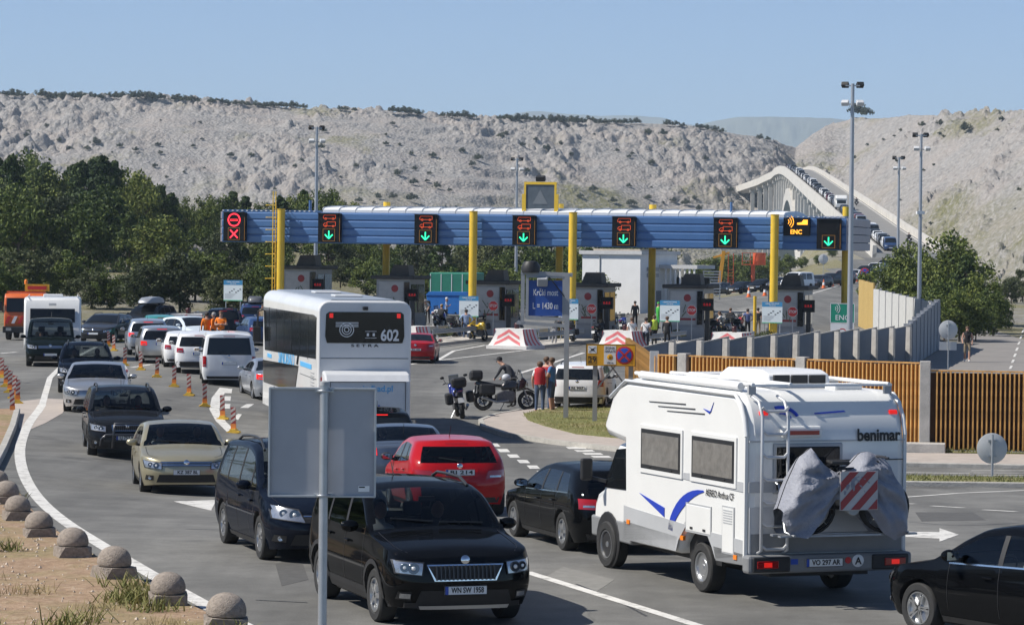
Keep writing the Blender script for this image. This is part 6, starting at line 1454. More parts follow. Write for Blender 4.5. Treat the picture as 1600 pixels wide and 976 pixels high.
def back_sign():
    d = 23.4; p = dp(506,700,d); r = empty('road_sign', (p.x,d,gz(p.x,d)), 0, 'large rectangular road sign seen from its bare grey back', 'sign'); z0, z1 = 2.54, 3.37; w2 = .4075
    AL = mat('aluminium_sign_back',(.36,.37,.40),.5,.3,var=.06)
    r.rotation_euler.z = R(2)
    cx_ = dp(503.5,690,d).x-p.x
    MB().box(cx_-w2,cx_+w2,.05,.06,z0,z1).build('panel', AL, r)
    for a in ((cx_-w2-.004,cx_-w2+.012,z0,z1),(cx_+w2-.012,cx_+w2+.004,z0,z1),(cx_-w2,cx_+w2,z0-.004,z0+.012),(cx_-w2,cx_+w2,z1-.012,z1+.004)): MB().box(a[0],a[1],.02,.065,a[2],a[3]).build('folded_edge', STEEL, r, bevel=.003)
    po = MB().cyl((0,0,-.2),(0,0,3.40),.034,n=18).build('post', STEEL, r, 60); MB().lathe([(.036,0),(.036,.03),(0,.04)],14,Matrix.Translation((0,0,3.39))).build('post_cap', GREYP, po, 60)
    for z in (z0+.012, z1-.02): 
        MB().box(-.075,.075,.03,.05,z-.014,z+.014).build('clamp', STEEL, r); MB().tube([(-.05,.03,z),(-.042,-.02,z),(0,-.04,z),(.042,-.02,z),(.05,.03,z)],.009,6).build('clamp_band', STEEL, r, 60)
        for s in (-.06,.06): MB().cyl((s,.03,z),(s,.0,z),.008,n=6).build('bolt', STEEL, r)
    MB().box(cx_+w2-.13,cx_+w2-.045,.046,.0495,z0+.04,z0+.085).build('maker_label', WHITE, r); MB().box(cx_+w2-.125,cx_+w2-.08,.044,.0455,z0+.07,z0+.08).build('label_print', INK, r)
back_sign()
def round_back(px_, py_, top, rad, name, label, dist=None):
    p = gp(px_,py_) if dist is None else dp(px_,py_,dist); r = empty(name, (p.x,p.y,gz(p.x,p.y)), R(3), label, 'sign'); s_ = FPX/p.y; H_ = (py_-top)/s_
    MB().cyl((0,0,0),(0,0,H_-.03),.03,n=10).build('post', STEEL, r, 60)
    o = MB().lathe([(0,.006),(rad-.01,.006),(rad,0),(rad-.01,-.006),(0,-.006)],28).build('disc', mat('sign_back_pale',(.55,.56,.56),.5,.1,var=.06), r, 40); o.matrix_local = face_M((0,.05,H_-rad),(0,-1,0))
    for z in (H_-rad*.5,H_-rad*1.5): MB().box(-.1,.1,.0,.04,z-.02,z+.02).build('clamp', STEEL, r)
    return r, H_
round_back(1550,748,676,.36,'round_sign','round sign seen from its plain pale back on the divider strip')
r_, H_ = round_back(1481,585,500,.42,'round_sign','round sign back above a small rectangular plate, by the side road',)
MB().box(-.38,.38,.04,.055,H_-1.32,H_-.95).build('lower_plate', mat('sign_back_pale',(.55,.56,.56)), r_)
round_back(1286,436,397,.62,'round_sign','small distant round sign by the bridge approach queue')
p = gp(1351,440); r = empty('no_stopping_sign', p, 0, 'round blue no-stopping sign with red cross by the bridge approach', 'sign'); MB().cyl((0,0,0),(0,0,1.0),.06,n=8).build('post', STEEL, r); lamp_disc(r,'red_disc',RED,(0,-.07,1.1),(0,-1,0),.62,.02); lamp_disc(r,'blue_disc',mat('disc_blue',(.03,.09,.5)),(0,-.092,1.1),(0,-1,0),.5,.01)
for a in (45,-45): v = Vector((math.cos(R(a)),0,math.sin(R(a))))*.5; q = Vector((0,-.105,1.1)); MB().bar(q-v,q+v,.006,.12).build('red_cross_bar', RED, r)
p = Vector((16.35,152)); r = empty('enc_sign', (p.x,p.y,gz(p.x,p.y)), R(-6), 'green ENC lane sign behind the tall light pole', 'sign')
for s in (-.4,.4): MB().cyl((s,.03,0),(s,.03,2.6),.03,n=8).build('post', STEEL, r)
zc = 4.43-(489-397.5)/31.6-gz(p.x,p.y); MB().box(-.60,.60,-.02,.02,zc-.50,zc+.48).build('green_face', mat('sign_green',(.01,.26,.16),.45), r); text('ENC', .36, WHITE, r, face_M((.0,-.024,zc-.24),(0,-1,0)), 'lettering', .003)
for a in ((-.6,.6,.45,.48),(-.6,.6,-.5,-.47),(-.6,-.57,-.5,.48),(.57,.6,-.5,.48)): MB().box(a[0],a[1],-.026,-.021,zc+a[2],zc+a[3]).build('white_edge', WHITE, r)
for k in range(3): m = MB(); rr = .1+.1*k; linep(m,[(-.42+rr*math.cos(R(a)), zc+.22+rr*math.sin(R(a))) for a in (-50,-25,0,25,50)],.03,-.026); m.build('wave_symbol', WHITE, r)
MB().box(.25,.5,-.026,-.021,zc+.08,zc+.30).build('card_symbol', WHITE, r); MB().box(-.58,.58,-.02,.02,zc-1.1,zc-.52).build('white_plate', WHITE, r); m = MB(); ring(m,0,zc-.98,.2,.05,-.024); m.build('red_ring', RED, r)
# ---- flood light masts
def mast(x, y, top, label, k=1):
    z0 = gz(x,y); r = empty('light_mast', (x,y,z0), R(rnd.uniform(-15,15)), label, 'light pole', 'flood light masts'); H_ = top-z0
    MB().cyl((0,0,0),(0,0,H_),.155*k,.085*k,14).build('pole', mat('mast_grey',(.36,.38,.41),.45,.5,var=.05), r, 60)
    for z, s in ((H_-.1,-1),(H_-1.0,1)):
        MB().bar((-.35,0,z),(.35,0,z),.06,.06).build('cross_arm', STEEL, r)
        for x_ in (-.3,.3): MB().obox((x_*1.2,-.2*s,z+.05),(.36,.26,.22),rx=s*.6,rz=x_*.8).build('flood_light', BLACK if s < 0 else mat('lamp_grey',(.55,.56,.57),.4), r, bevel=.03)
mast(16.5,150,12.75,'tallest light mast, in front of the green ENC sign'); mast(26.5,200,12.3,'light mast rising behind the pale noise barrier'); mast(32.6,260,12.7,'thin light mast among the trees by the bridge'); mast(-13.2,206,12.6,'light mast behind the gantry near the ladder column'); mast(.3,265,12.4,'distant light mast behind the raised warning screen')
MB().box(-.25,.25,-.15,.15,7.9,8.1).build('camera_housing', WHITE, bpy.data.objects['light_mast.001'])
# ================================================================ walls and fences
RUST = mat('rust_steel', (.54,.29,.085), .75, var=.30, vscale=4, bump=.2, bscale=30); GAPSHADE = mat('gap_shade_brown', (.07,.032,.014), .85, var=.2)  # second brown is near black, for the shade between slats
def rust_fence():
    PT = [Vector((3.95,85.)), Vector((10.86,80.55)), Vector((17.2,79.6))]; LB = ['long rust-coloured slatted fence directly behind the motorhome roof','rust-coloured slatted fence beyond the tall concrete post, behind the round sign back']
    for g, (A, B, zt, posts) in enumerate(((PT[0],PT[1],1.57,[.95,4.6]),(PT[1],PT[2],1.38,[0.0,5.6]))):
        d = (B-A).normalized(); L = (B-A).length; zb = -.64
        r = empty('slatted_fence', (A.x,A.y,0), math.atan2(d.y,d.x), LB[g], 'fence')
        sl = MB().prism([(-.019,-.10),(.019,-.10),(.024,.04),(-.024,.04)],'z',zb,zt).mesh('slat', RUST)
        for i in range(int(L/.118)):
            x = .07+i*.118
            if any(abs(x-p) < .19 for p in posts): continue
            put(sl, 'slat', r, (x,rnd.uniform(-.006,.006),rnd.uniform(-.012,.012)))
        for a, b in zip([0]+posts, posts+[L]):
            if b-a < .5: continue
            MB().box(a+.14,b-.14,.045,.06,zb,zt-.02).build('gap_shade_sheet', GAPSHADE, r); MB().box(a+.14,b-.14,-.06,.07,zt+.015,zt+.05).build('top_rail', RUST, r)  # dark sheet stands in for the deep shade in the slat gaps
        for p in posts: MB().box(p-.14,p+.14,-.14,.16,-1.,zt+.10+(.18 if g and p == 0 else 0)).build('post', CONC, r, bevel=.015)
        MB().box(0.15 if g else 0,L,-.12,.16,-1.0,zb-.02).build('plinth', CONC, r)
        if g: MB().box(-.7,.55,-.75,-.16,-.85,-.46).build('footing_block', CONC, r, bevel=.02)
    A, C = PT[0], Vector((3.9,103.)); e = (C-A).normalized(); q = empty('slatted_fence', (A.x,A.y,0), math.atan2(e.y,e.x), 'short end of the rust-coloured fence receding beside the white SUV', 'fence'); sl = bpy.data.meshes['slat']
    for i in range(100): put(sl, 'slat', q, (.1+i*.178,0,0), math.pi)
    MB().box(0,18,-.06,-.045,-.64,1.5).build('gap_shade_sheet', GAPSHADE, q); MB().box(-.12,.06,-.12,.12,-1,1.7).build('post', mat('white_post',(.6,.6,.58),.6,var=.1), q)
rust_fence()
PANEL = mat('precast_panel', (.27,.285,.31), .8, var=.10, vscale=.8, bump=.2, bscale=15)
def panel_wall():
    A, B = Vector((4.45,104.)), Vector((15.6,134.)); n = 10; d = (B-A)/n
    r = empty('panel_wall', (A.x,A.y,0), 0, 'grey precast concrete panel wall with sawtooth top behind the rust-coloured fence', 'wall')
    for k in range(n+2):
        x, y = d.x*k, d.y*k; z0, z1 = -1.6, 1.30-.015*k; w_ = d.x
        for (xa,xb,ya,yb,h0,h1,nm) in ((x,x+w_,y,y+.16,z1-.12,z1+.14,'wall_panel'),(x+w_-.10,x+w_-.005,y+.19,y+d.y-.003,z1+.135,z1-.02,'wall_return')):
            if nm == 'wall_panel': v = [(xa,ya+.0,z0),(xb,ya+.14,z0),(xb,yb+.14,z0),(xa,yb,z0),(xa,ya,h0),(xb,ya+.14,h1),(xb,yb+.14,h1),(xa,yb,h0)]
            else: v = [(xa,ya+.14,z0),(xb,ya+.14,z0),(xb,yb,z0),(xa,yb,z0),(xa,ya+.14,h0),(xb,ya+.14,h0),(xb,yb,h1),(xa,yb,h1)]
            MB().add(v,[(0,3,2,1),(4,5,6,7),(0,1,5,4),(1,2,6,5),(2,3,7,6),(3,0,4,7)]).build(nm, PANEL, r)
        MB().prism([(x+w_-.26,y+.10),(x+w_-.08,y-.08),(x+w_+.01,y-.08),(x+w_+.01,y+.32)],'z',z0,z1+.10).build('wall_post', CONC, r)
        MB().add([(x-.02,y-.03,z1-.115),(x+w_+.01,y+.11,z1+.145),(x+w_+.01,y+.31,z1+.145),(x-.02,y+.18,z1-.115),(x-.02,y-.03,z1-.065),(x+w_+.01,y+.11,z1+.195),(x+w_+.01,y+.31,z1+.195),(x-.02,y+.18,z1-.065)],[(0,3,2,1),(4,5,6,7),(0,1,5,4),(1,2,6,5),(2,3,7,6),(3,0,4,7)]).build('coping', CONC, r)
    # further stretch bending right, lower and shaded
    A2, B2 = B+d*2.2, dp(1467,470,172).xy; n2 = 9; d2 = (B2-A2)/n2; r2 = empty('panel_wall', (A2.x,A2.y,0), math.atan2(d2.y,d2.x), 'further stretch of grey panel wall bending towards the light mast', 'wall'); l2 = d2.length
    for k in range(n2): MB().box(k*l2+.05,(k+1)*l2-.05,-.08,.08,-1.2,1.25+.09*k).build('wall_panel', PANEL, r2, bevel=.01); MB().box(k*l2-.05,k*l2+.05,-.12,.12,-1.2,1.30+.09*k).build('wall_post', PANEL, r2)
    A3, B3 = Vector(B2), dp(1366,455,205).xy; n3 = 9; d3 = (B3-A3)/n3; r3 = empty('noise_barrier', (A3.x,A3.y,0), math.atan2(d3.y,d3.x), 'pale noise barrier panels in sunlight below the clump of trees', 'wall'); l3 = d3.length
    PB = mat('pale_barrier',(.50,.50,.48),.7,var=.1)
    for k in range(n3): MB().box(k*l3+.03,(k+1)*l3-.03,-.06,.06,-1.,1.75+.05*k).build('wall_panel', PB, r3); MB().box(k*l3-.03,k*l3+.03,-.1,.1,-1.,1.8+.05*k).build('wall_post', PANEL, r3)
    A4, B4 = Vector(B3), dp(1343,445,218).xy; d4 = (B4-A4)/3; r4 = empty('noise_barrier', (A4.x,A4.y,0), math.atan2(d4.y,d4.x), 'ochre end section of the noise barrier beside the bridge approach', 'wall'); OC = mat('ochre_panel',(.45,.31,.10),.7,var=.12)
    for k in range(3): MB().box(k*d4.length+.03,(k+1)*d4.length-.03,-.06,.06,-1,2.55+.05*k).build('wall_panel', OC, r4)
    
panel_wall()
# ================================================================ domed bollards, delineators, cones
def dome_meshes():
    b = MB().lathe([(0,.30),(.235,.30),(.245,.32),(.25,.36),(.245,.42),(.225,.49),(.185,.555),(.13,.60),(.06,.628),(0,.635)],24).mesh('dome', BOLL, 50)
    c = MB(); oc = [(.27,.17),(.17,.27),(-.17,.27),(-.27,.17),(-.27,-.17),(-.17,-.27),(.17,-.27),(.27,-.17)]; sq = [(.26,.26),(.26,.26),(-.26,.26),(-.26,.26),(-.26,-.26),(-.26,-.26),(.26,-.26),(.26,-.26)]
    vs = [(x,y,-.1) for x,y in sq]+[(x,y,.10) for x,y in sq]+[(x,y,.285) for x,y in oc]
    c.add(vs,[(i,(i+1)%8,8+(i+1)%8,8+i) for i in range(8)]+[(8+i,8+(i+1)%8,16+(i+1)%8,16+i) for i in range(8)]+[tuple(range(16,24))])
    return b, c.mesh('base', BOLL, 30)
BOLL = mat('exposed_aggregate', (.30,.255,.215), .9, var=.32, vscale=16, bump=.6, bscale=60)
db, dc = dome_meshes(); ords = ['cut by the bottom of the frame, in front of the others','second of the row, next to the white edge line','third of the row along the median','fourth of the row, beside the weeds','fifth of the row along the median','sixth of the row, in shade','seventh of the row, in shade','last of the row, near the kerb']
for k, (px_, py_) in enumerate(((351,990),(262,949),(178,907),(113,874),(62,843),(27,815),(10,790),(-6,772))):
    p = gp(px_,py_); r = empty('domed_bollard', (p.x,p.y,p.z-.03), R(20+rnd.uniform(-8,8)), 'domed stone bollard %s' % ords[k], 'bollard', 'domed bollards along the median'); put(db,'dome',r); put(dc,'base',r); q_ = rnd.uniform(.86,.96); r.scale = (q_,q_*rnd.uniform(.97,1.03),.86*q_); r.rotation_euler = (R(rnd.uniform(-3,3)),R(rnd.uniform(-3,3)),R(rnd.uniform(5,40)))
def delineator_meshes():
    bl = MB().box(-.09,.09,-.03,.03,.12,.95).mesh('blade', mat('delineator_red',(.30,.045,.04),.6,var=.2)); ba = MB()
    ba.prism([(-.24,0),(.24,0),(.24,.05),(.12,.10),(.10,.16),(-.10,.16),(-.12,.10),(-.24,.05)],'y',-.16,.16)
    st = MB().prism([(-.09,0),(.09,.12),(.09,.22),(-.09,.10)],'y',-.034,-.030).mesh('stripe', mat('delineator_white',(.52,.47,.43),.6,var=.2)); st2 = MB().prism([(-.09,0),(.09,.12),(.09,.22),(-.09,.10)],'y',.030,.034).mesh('stripe', MATS['delineator_white'])
    return bl, ba.mesh('foot', mat('delineator_yellow',(.72,.45,.05),.6,var=.12)), st, st2, MB().box(-.10,.10,-.035,.035,.16,.34).mesh('collar', mat('delineator_orange',(.65,.22,.05),.6,var=.1))
DM = delineator_meshes()
def delineator(p, label, grp, sc_=1.0):
    r = empty('lane_delineator', p, R(rnd.uniform(-12,12)), label, 'delineator', grp); put(DM[0],'blade',r); put(DM[1],'foot',r); put(DM[4],'collar',r)
    for k in range(3): put(DM[2],'stripe',r,(0,0,.36+k*.19)); put(DM[3],'stripe',r,(0,0,.36+k*.19))
    r.rotation_euler = (R(rnd.uniform(-2,2)),R(rnd.uniform(-3,3)),r.rotation_euler.z); r.scale = (.72,.72,.74)
nth = ['beside the silver people carrier','second from the silver people carrier','beside the white crossover','level with the front of the white van','level with the rear of the white van','third from the end of the line','second from the end of the line','last of the line, nearest the gold hatchback']
for k, (px_, py_) in enumerate(((195,571),(220,578),(245,589),(272,604),(295.5,618),(320,635),(348,655),(365,676))): delineator(gp(px_,py_), 'red and white lane delineator on yellow foot, %s' % nth[k], 'delineators between the opposing lanes')
for k, (px_, py_) in enumerate(((3,590),(9,604),(15,613),(22,622),(27,630),(20,648))): delineator(gp(px_,py_), 'red and white delineator in the tight cluster at the kerb beside the median', 'delineators clustered at the kerb')
for k, (px_, py_) in enumerate(((170,541),(178,548),(189,533))): delineator(gp(px_,py_), 'red and white delineator beside the dark grey estate car', 'delineators beside the estate car')
cm = MB().lathe([(.20,0),(.20,.03),(.13,.03),(.03,.62),(0,.62)],12).mesh('traffic_cone', mat('cone_orange',(.75,.16,.03),.6), 50); cb = MB().lathe([(.098,.22),(.068,.42)],12).mesh('band', WHITE)
for px_, py_ in ((1019,474),(1170,464),(1195,462),(1287,450),(1300,447),(1313,444),(1338,440)):
    o = put(cm,'traffic_cone',None,gp(px_,py_),0,1.6); tag(o,'orange traffic cone beside the queue beyond the booths','cone','cones beside the bridge queue'); put(cb,'reflective_band',o)
# ================================================================ trees and shrubs
def leaf_mat(name, dark, light):
    m = bpy.data.materials.new(name); m.use_nodes = True; n = m.node_tree.nodes; l = m.node_tree.links; b = n['Principled BSDF']; MATS[name] = m
    g = n.new('ShaderNodeNewGeometry'); rp = n.new('ShaderNodeValToRGB'); l.new(g.outputs['Random Per Island'], rp.inputs[0])
    rp.color_ramp.elements[0].color = (*dark,1); rp.color_ramp.elements[1].color = (*light,1); rp.color_ramp.elements[1].position = .9
    oi = n.new('ShaderNodeObjectInfo'); hs = n.new('ShaderNodeHueSaturation'); mp = n.new('ShaderNodeMapRange'); l.new(oi.outputs['Random'], mp.inputs[0]); mp.inputs[3].default_value = .65; mp.inputs[4].default_value = 1.3; l.new(mp.outputs[0], hs.inputs['Value'])
    mh_ = n.new('ShaderNodeMapRange'); l.new(oi.outputs['Random'], mh_.inputs[0]); mh_.inputs[3].default_value = .515; mh_.inputs[4].default_value = .475; l.new(mh_.outputs[0], hs.inputs['Hue'])
    l.new(rp.outputs[0], hs.inputs['Color']); l.new(hs.outputs[0], b.inputs['Base Color']); b.inputs['Roughness'].default_value = .65; b.inputs['Specular IOR Level'].default_value = .25
    t = n.new('ShaderNodeBsdfTranslucent'); l.new(hs.outputs[0], t.inputs[0]); mx = n.new('ShaderNodeMixShader'); mx.inputs[0].default_value = .12; l.new(b.outputs[0], mx.inputs[1]); l.new(t.outputs[0], mx.inputs[2]); l.new(mx.outputs[0], n['Material Output'].inputs[0]); return m
LEAF = [leaf_mat('broad_leaves',(.022,.050,.008),(.15,.19,.042)), leaf_mat('pine_needles',(.014,.036,.009),(.072,.110,.028)), leaf_mat('olive_leaves',(.035,.050,.018),(.10,.12,.05)), leaf_mat('scrub_leaves',(.025,.034,.014),(.065,.078,.032))]
BARK = mat('tree_bark', (.10,.075,.055), .95, var=.3, vscale=6)
def leaves(centres, radii, n, size, rs, flat=.0):
    """many small leaf faces spread through clumps"""
    N = len(centres)*n; C = np.repeat(centres, n, 0); Rr = np.repeat(radii, n)
    d = rs.normal(size=(N,3)); d /= np.linalg.norm(d,axis=1)[:,None]; rad = Rr*rs.rand(N)**.45; P = C+d*rad[:,None]*np.array([1,1,.8])
    nr = d*.7+rs.normal(size=(N,3))*.6+np.array([0,0,.35]); nr /= np.linalg.norm(nr,axis=1)[:,None]
    a = np.cross(nr, rs.normal(size=(N,3))); a /= np.linalg.norm(a,axis=1)[:,None]; b = np.cross(nr,a); s = size*(.6+.8*rs.rand(N))[:,None]
    V = np.stack([P-a*s*.5, P-b*s*.32+nr*s*.06, P+a*s*.6, P+b*s*.32+nr*s*.06],1).reshape(-1,3); F = np.arange(N*4).reshape(-1,4); return V, F
def crown_mesh(kind, seed):
    rs = np.random.RandomState(seed); cs = []; rr = []
    if kind == 'pine':      # tall ragged cone, height 1
        for i in range(85):
            t = rs.rand()**1.0; r = .40*(1-t**1.4*.88)*(.35+.65*rs.rand()); a = rs.rand()*6.28; cs.append((r*math.cos(a),r*math.sin(a),.06+.90*t)); rr.append(.10*(1.15-.6*t))
        n, size = 75, .040
    elif kind == 'broad':
        for i in range(80):
            v = rs.normal(size=3); v /= np.linalg.norm(v); q = rs.rand()**.4; lob = 1+.28*math.sin(3*math.atan2(v[1],v[0])+seed)+.15*rs.normal(); cs.append((.40*v[0]*q*lob,.40*v[1]*q*lob,.53+.43*v[2]*q)); rr.append(.115*(.7+.6*rs.rand()))
        n, size = 80, .040
    else:                   # low scrub
        for i in range(26):
            v = rs.normal(size=3); v /= np.linalg.norm(v); q = rs.rand()**.5; cs.append((.5*v[0]*q,.5*v[1]*q,.42+.40*abs(v[2])*q)); rr.append(.17*(.7+.6*rs.rand()))
        n, size = 45, .085
    V, F = leaves(np.array(cs), np.array(rr), n, size, rs)
    me = bpy.data.meshes.new('crown'); me.from_pydata(V.tolist(), [], F.tolist()); return me
def trunk_mesh(kind, seed):
    rs = random.Random(seed); m = MB(); top = .92 if kind == 'pine' else .62
    m.tube([(0,0,-.03),(.01,.0,top*.4),(-.01,.012,top)],[.022,.017,.006],7)
    for k in range(9):
        z = .2+.6*top*rs.random(); a = rs.random()*6.28; L_ = .22*(1.1-z) if kind == 'pine' else .26; m.tube([(0,0,z),(L_*.5*math.cos(a),L_*.5*math.sin(a),z+.06),(L_*math.cos(a),L_*math.sin(a),z+.15)],[.009,.006,.003],5)
    return m.mesh('trunk', BARK, 60)
LANDM = [(-60,'over the orange lorry'),(40,'over the white caravan'),(90,'over the dark van'),(140,'over the dark estate car'),(200,'over the grey roof box'),(260,'over the chevron block'),(320,'over the workers in orange'),(350,'over the red cross signal'),(400,'by the ladder column'),(460,'by the second lane signal'),(540,'over the rear of the coach'),(620,'by the third lane signal'),(700,'by the first stop sign'),(790,'by the raised warning screen'),(850,'by the blue length sign'),(930,'over the white building'),(1010,'over the pipe rack'),(1090,'over the crane arm'),(1150,'over the raised platform'),(1215,'over the amber ENC sign'),(1300,'by the tallest mast'),(1385,'at the bridge foot'),(1435,'by the second mast'),(1475,'over the round sign back'),(1515,'at the side road')]
def lmk(x): return [l for a, l in LANDM if x >= a][-1]
KW = {'broad':'rounded green tree','pine':'slender dark pine','olive':'pale olive-green tree'}
TREES = {}
for kd, lm, seeds in (('broad',0,(1,2,3)),('pine',1,(4,5,6)),('olive',2,(7,8))):
    for s in seeds:
        k = 'broad' if kd == 'olive' else kd; c = crown_mesh(k, s); c.materials.append(LEAF[lm]); TREES.setdefault(kd,[]).append((trunk_mesh(k,s), c))
def tree(px_, top, Y, kd, wide, label, grp, name=None):
    X = (px_-800)/FPX*Y; z0 = gz(X,Y)-.1; zt_ = dp(px_,top,Y).z; h = max(1.5, zt_-z0); t, c = rnd.choice(TREES[kd])
    label = label % (KW[kd], lmk(px_)) if '%s' in label else label
    r = empty(name or {'broad':'broadleaf_tree','pine':'pine_tree','olive':'olive_tree'}[kd], (X,Y,z0), rnd.uniform(0,6.28), label, 'tree', grp); w_ = h*wide*rnd.uniform(.9,1.15); r.scale = (w_,w_,h)
    put(t,'trunk',r); put(c,'crown',r); return r
OUTX = [-30,0,40,80,120,150,175,200,250,290,330,370,400,430,470,500,540,580]; OUTY = [240,238,232,262,255,232,245,262,288,315,300,292,318,308,296,284,312,338]
x = -25
while x < 570: tree(x, np.interp(x,OUTX,OUTY)+rnd.uniform(-4,8), rnd.uniform(285,325), rnd.choice(('pine','broad','pine','broad')), rnd.uniform(.62,.85), '%s in the back row of the wood, %s', 'trees of the wood, back row'); x += rnd.uniform(15,22)
x = -20
while x < 440: tree(x, np.interp(x,OUTX,OUTY)+rnd.uniform(45,75), rnd.uniform(225,260), rnd.choice(('pine','broad','broad','olive')), rnd.uniform(.75,1.0), '%s in the middle of the wood, %s', 'trees of the wood, middle row'); x += rnd.uniform(20,28)
x = -20
while x < 450: tree(x, rnd.uniform(385,428), rnd.uniform(184,205), rnd.choice(('broad','olive','broad')), rnd.uniform(.95,1.3), 'low %s edging the wood, %s', 'trees of the wood, front edge'); x += rnd.uniform(22,32)
x = 455
while x < 1010: tree(x, rnd.uniform(352,388), rnd.uniform(268,315), rnd.choice(('broad','olive','broad','pine')), rnd.uniform(.75,1.05), '%s under the gantry beam, %s', 'trees beyond the booths'); x += rnd.uniform(24,34)
x = 450
while x < 930: tree(x, rnd.uniform(398,430), rnd.uniform(232,255), rnd.choice(('broad','olive')), rnd.uniform(1.0,1.35), 'low %s behind the booths, %s', 'bushes behind the booths', 'bushy_tree'); x += rnd.uniform(34,46)
for x, tp in ((1105,402),(1128,398),(1152,396),(1178,398),(1203,394),(1228,397),(1252,400),(1278,405),(1300,408)): tree(x, tp, 430+rnd.uniform(-12,12), 'broad', rnd.uniform(1.0,1.4), '%s below the bridge behind the queue, %s', 'trees below the bridge')
for x, tp, Y in ((1392,402,240),(1415,378,232),(1440,392,215),(1462,388,226),(1487,362,222),(1508,398,212),(1532,418,205),(1552,448,200),(1476,430,190),(1500,450,186),(1450,440,206),(1525,470,188),(1572,470,215),(1420,430,228)): tree(x, tp, Y, rnd.choice(('broad','broad','pine')), rnd.uniform(.75,1.0), '%s in the roadside clump, %s', 'trees in the roadside clump')
for x, tp, Y in ((1580,432,290),(1598,420,300),(1615,440,280)): tree(x, tp, Y, 'olive', 1.0, 'pale green tree at the bend of the side road', 'trees at the side road bend')
# the wood goes on along the road beside the median, out of the frame
wv = []; wf = []; o_ = 0
for k in range(21):
    x, y = -27-rnd.random()*14-(8 if k%3 == 0 else 0), 6+k*5.0+rnd.uniform(-2,2); h = rnd.uniform(6.5,10); t, c = rnd.choice(TREES['broad']); co = np.empty(len(c.vertices)*3,'f'); c.vertices.foreach_get('co',co); co = co.reshape(-1,3); w_ = h*.95; a = rnd.random()*6.28
    co = co[:(len(co)//8)*4]; X_ = co[:,0]*math.cos(a)-co[:,1]*math.sin(a); Y_ = co[:,0]*math.sin(a)+co[:,1]*math.cos(a)
    wv.append(np.stack([X_*w_*1.15+x, Y_*w_*1.15+y, (co[:,2]-.08)*h+gz(x,y)],1)); 
wv = np.concatenate(wv); me = bpy.data.meshes.new('roadside_wood'); me.from_pydata(wv.tolist(), [], np.arange(len(wv)).reshape(-1,4).tolist()); me.materials.append(LEAF[0]); stuff(put(me,'roadside_wood'), 'dense green wood continuing along the road beside the median', 'wood')
# grey outcrops among the trees
for px_, py_, Y, w_, h_, lb in ((62,356,262,2.8,1.2,'grey rock outcrop showing between the trees, the higher one'),(330,406,236,2.5,.9,'small pale rock outcrop in the wood nearest the gantry')):
    c0 = dp(px_,py_,Y); N = 40; u = np.linspace(-1,1,N); UX, UY = np.meshgrid(u,u); rr_ = np.clip(1-UX**2-UY**2,0,1); zz_ = rr_**.6*h_+(fbm(UX*4+px_,UY*4,4)-.5)*1.2+worley(UX*7,UY*7)[1]*.7
    o = grid_mesh('rock_outcrop', UX*w_, UY*5, zz_-h_*.5, mat('grey_outcrop_stone',(.17,.165,.155),.9,var=.35,vscale=2), smooth=False); o.location = c0; tag(o, lb, 'rock')
SHR = []
for s in (11,12,13,14): c = crown_mesh('scrub', s); c.materials.append(LEAF[3]); SHR.append(c)
def hillshrub(px_, py_, wpx, H_, grp, label, asp=.6):
    X, Y, Z, PX, T = H_; d2 = (PX-px_)**2*4+(YP[id(X)]-py_)**2+ (T>1)*1e5; i = np.unravel_index(np.argmin(d2), d2.shape); w_ = wpx/FPX*Y[i]
    o = put(rnd.choice(SHR), 'hill_shrub', None, (X[i],Y[i],Z[i]-w_*.12), rnd.uniform(0,6.28), (w_,w_,w_*asp*1.25)); tag(o, label, 'shrub', grp)
YP = {}
for H_ in (HA, HB): X, Y, Z, PX, T = H_; YP[id(X)] = 392+(PX-800)*.0105-(Z-CAMZ)/Y*FPX
def ridge_y(x): return float(np.interp(x,RXP,RYP))
for a, b, st, w_ in ((-5,45,10,16),(62,250,9,17),(268,306,9,15),(328,345,8,12),(345,482,10,14),(528,552,12,12),(612,660,11,17),(690,736,11,15),(778,800,10,13),(808,880,11,16),(880,1002,9,15),(1040,1066,12,13),(1086,1126,10,14),(1184,1206,11,11)):
    x = a
    while x < b: hillshrub(x, ridge_y(x)+2, w_*rnd.uniform(.8,1.3), HA, 'shrubs along the hill crest', 'dark shrub on the crest of the pale hill, '+lmk(x), .75); x += st*rnd.uniform(.8,1.3)
for x, y, w_ in ((147,228,17),(135,236,12),(357,246,12),(210,238,11),(185,232,11),(90,222,10),(20,205,12),(40,215,10),(500,234,13),(505,208,10),(675,248,13),(745,252,16),(735,262,13),(852,236,15),(640,243,9),(720,238,11),(780,216,12),(1010,212,15),(1032,213,15),(1015,258,13),(890,245,9),(600,228,10),(620,275,15),(645,290,15),(680,295,15),(590,312,12),(612,312,15),(640,316,20),(560,318,13),(700,300,9),(925,300,16),(955,318,14),(985,322,16),(1050,318,12),(905,310,12),(1010,312,12),(1070,322,16),(860,300,10),(300,232,9),(240,262,10),(460,262,9),(555,262,9),(820,268,10),(960,238,9),(1100,250,10),(1140,300,12),(1090,330,14)):
    hillshrub(x, y, w_, HA, 'shrubs scattered on the hillside', 'single dark shrub on the pale rocky slope, '+lmk(x), .8)
for _ in range(70):
    x = rnd.uniform(0,1230); y = rnd.uniform(ridge_y(x)+18, 335); hillshrub(x, y, rnd.uniform(4,11), HA, 'shrubs scattered on the hillside', 'single dark shrub on the pale rocky slope, '+lmk(x), .75)
for _ in range(14):
    x = rnd.uniform(1320,1600); y = rnd.uniform(ridge_y(x)+10, 400); hillshrub(x, y, rnd.uniform(4,9), HB, 'shrubs on the headland', 'dark shrub on the rocky headland, '+lmk(x), .75)
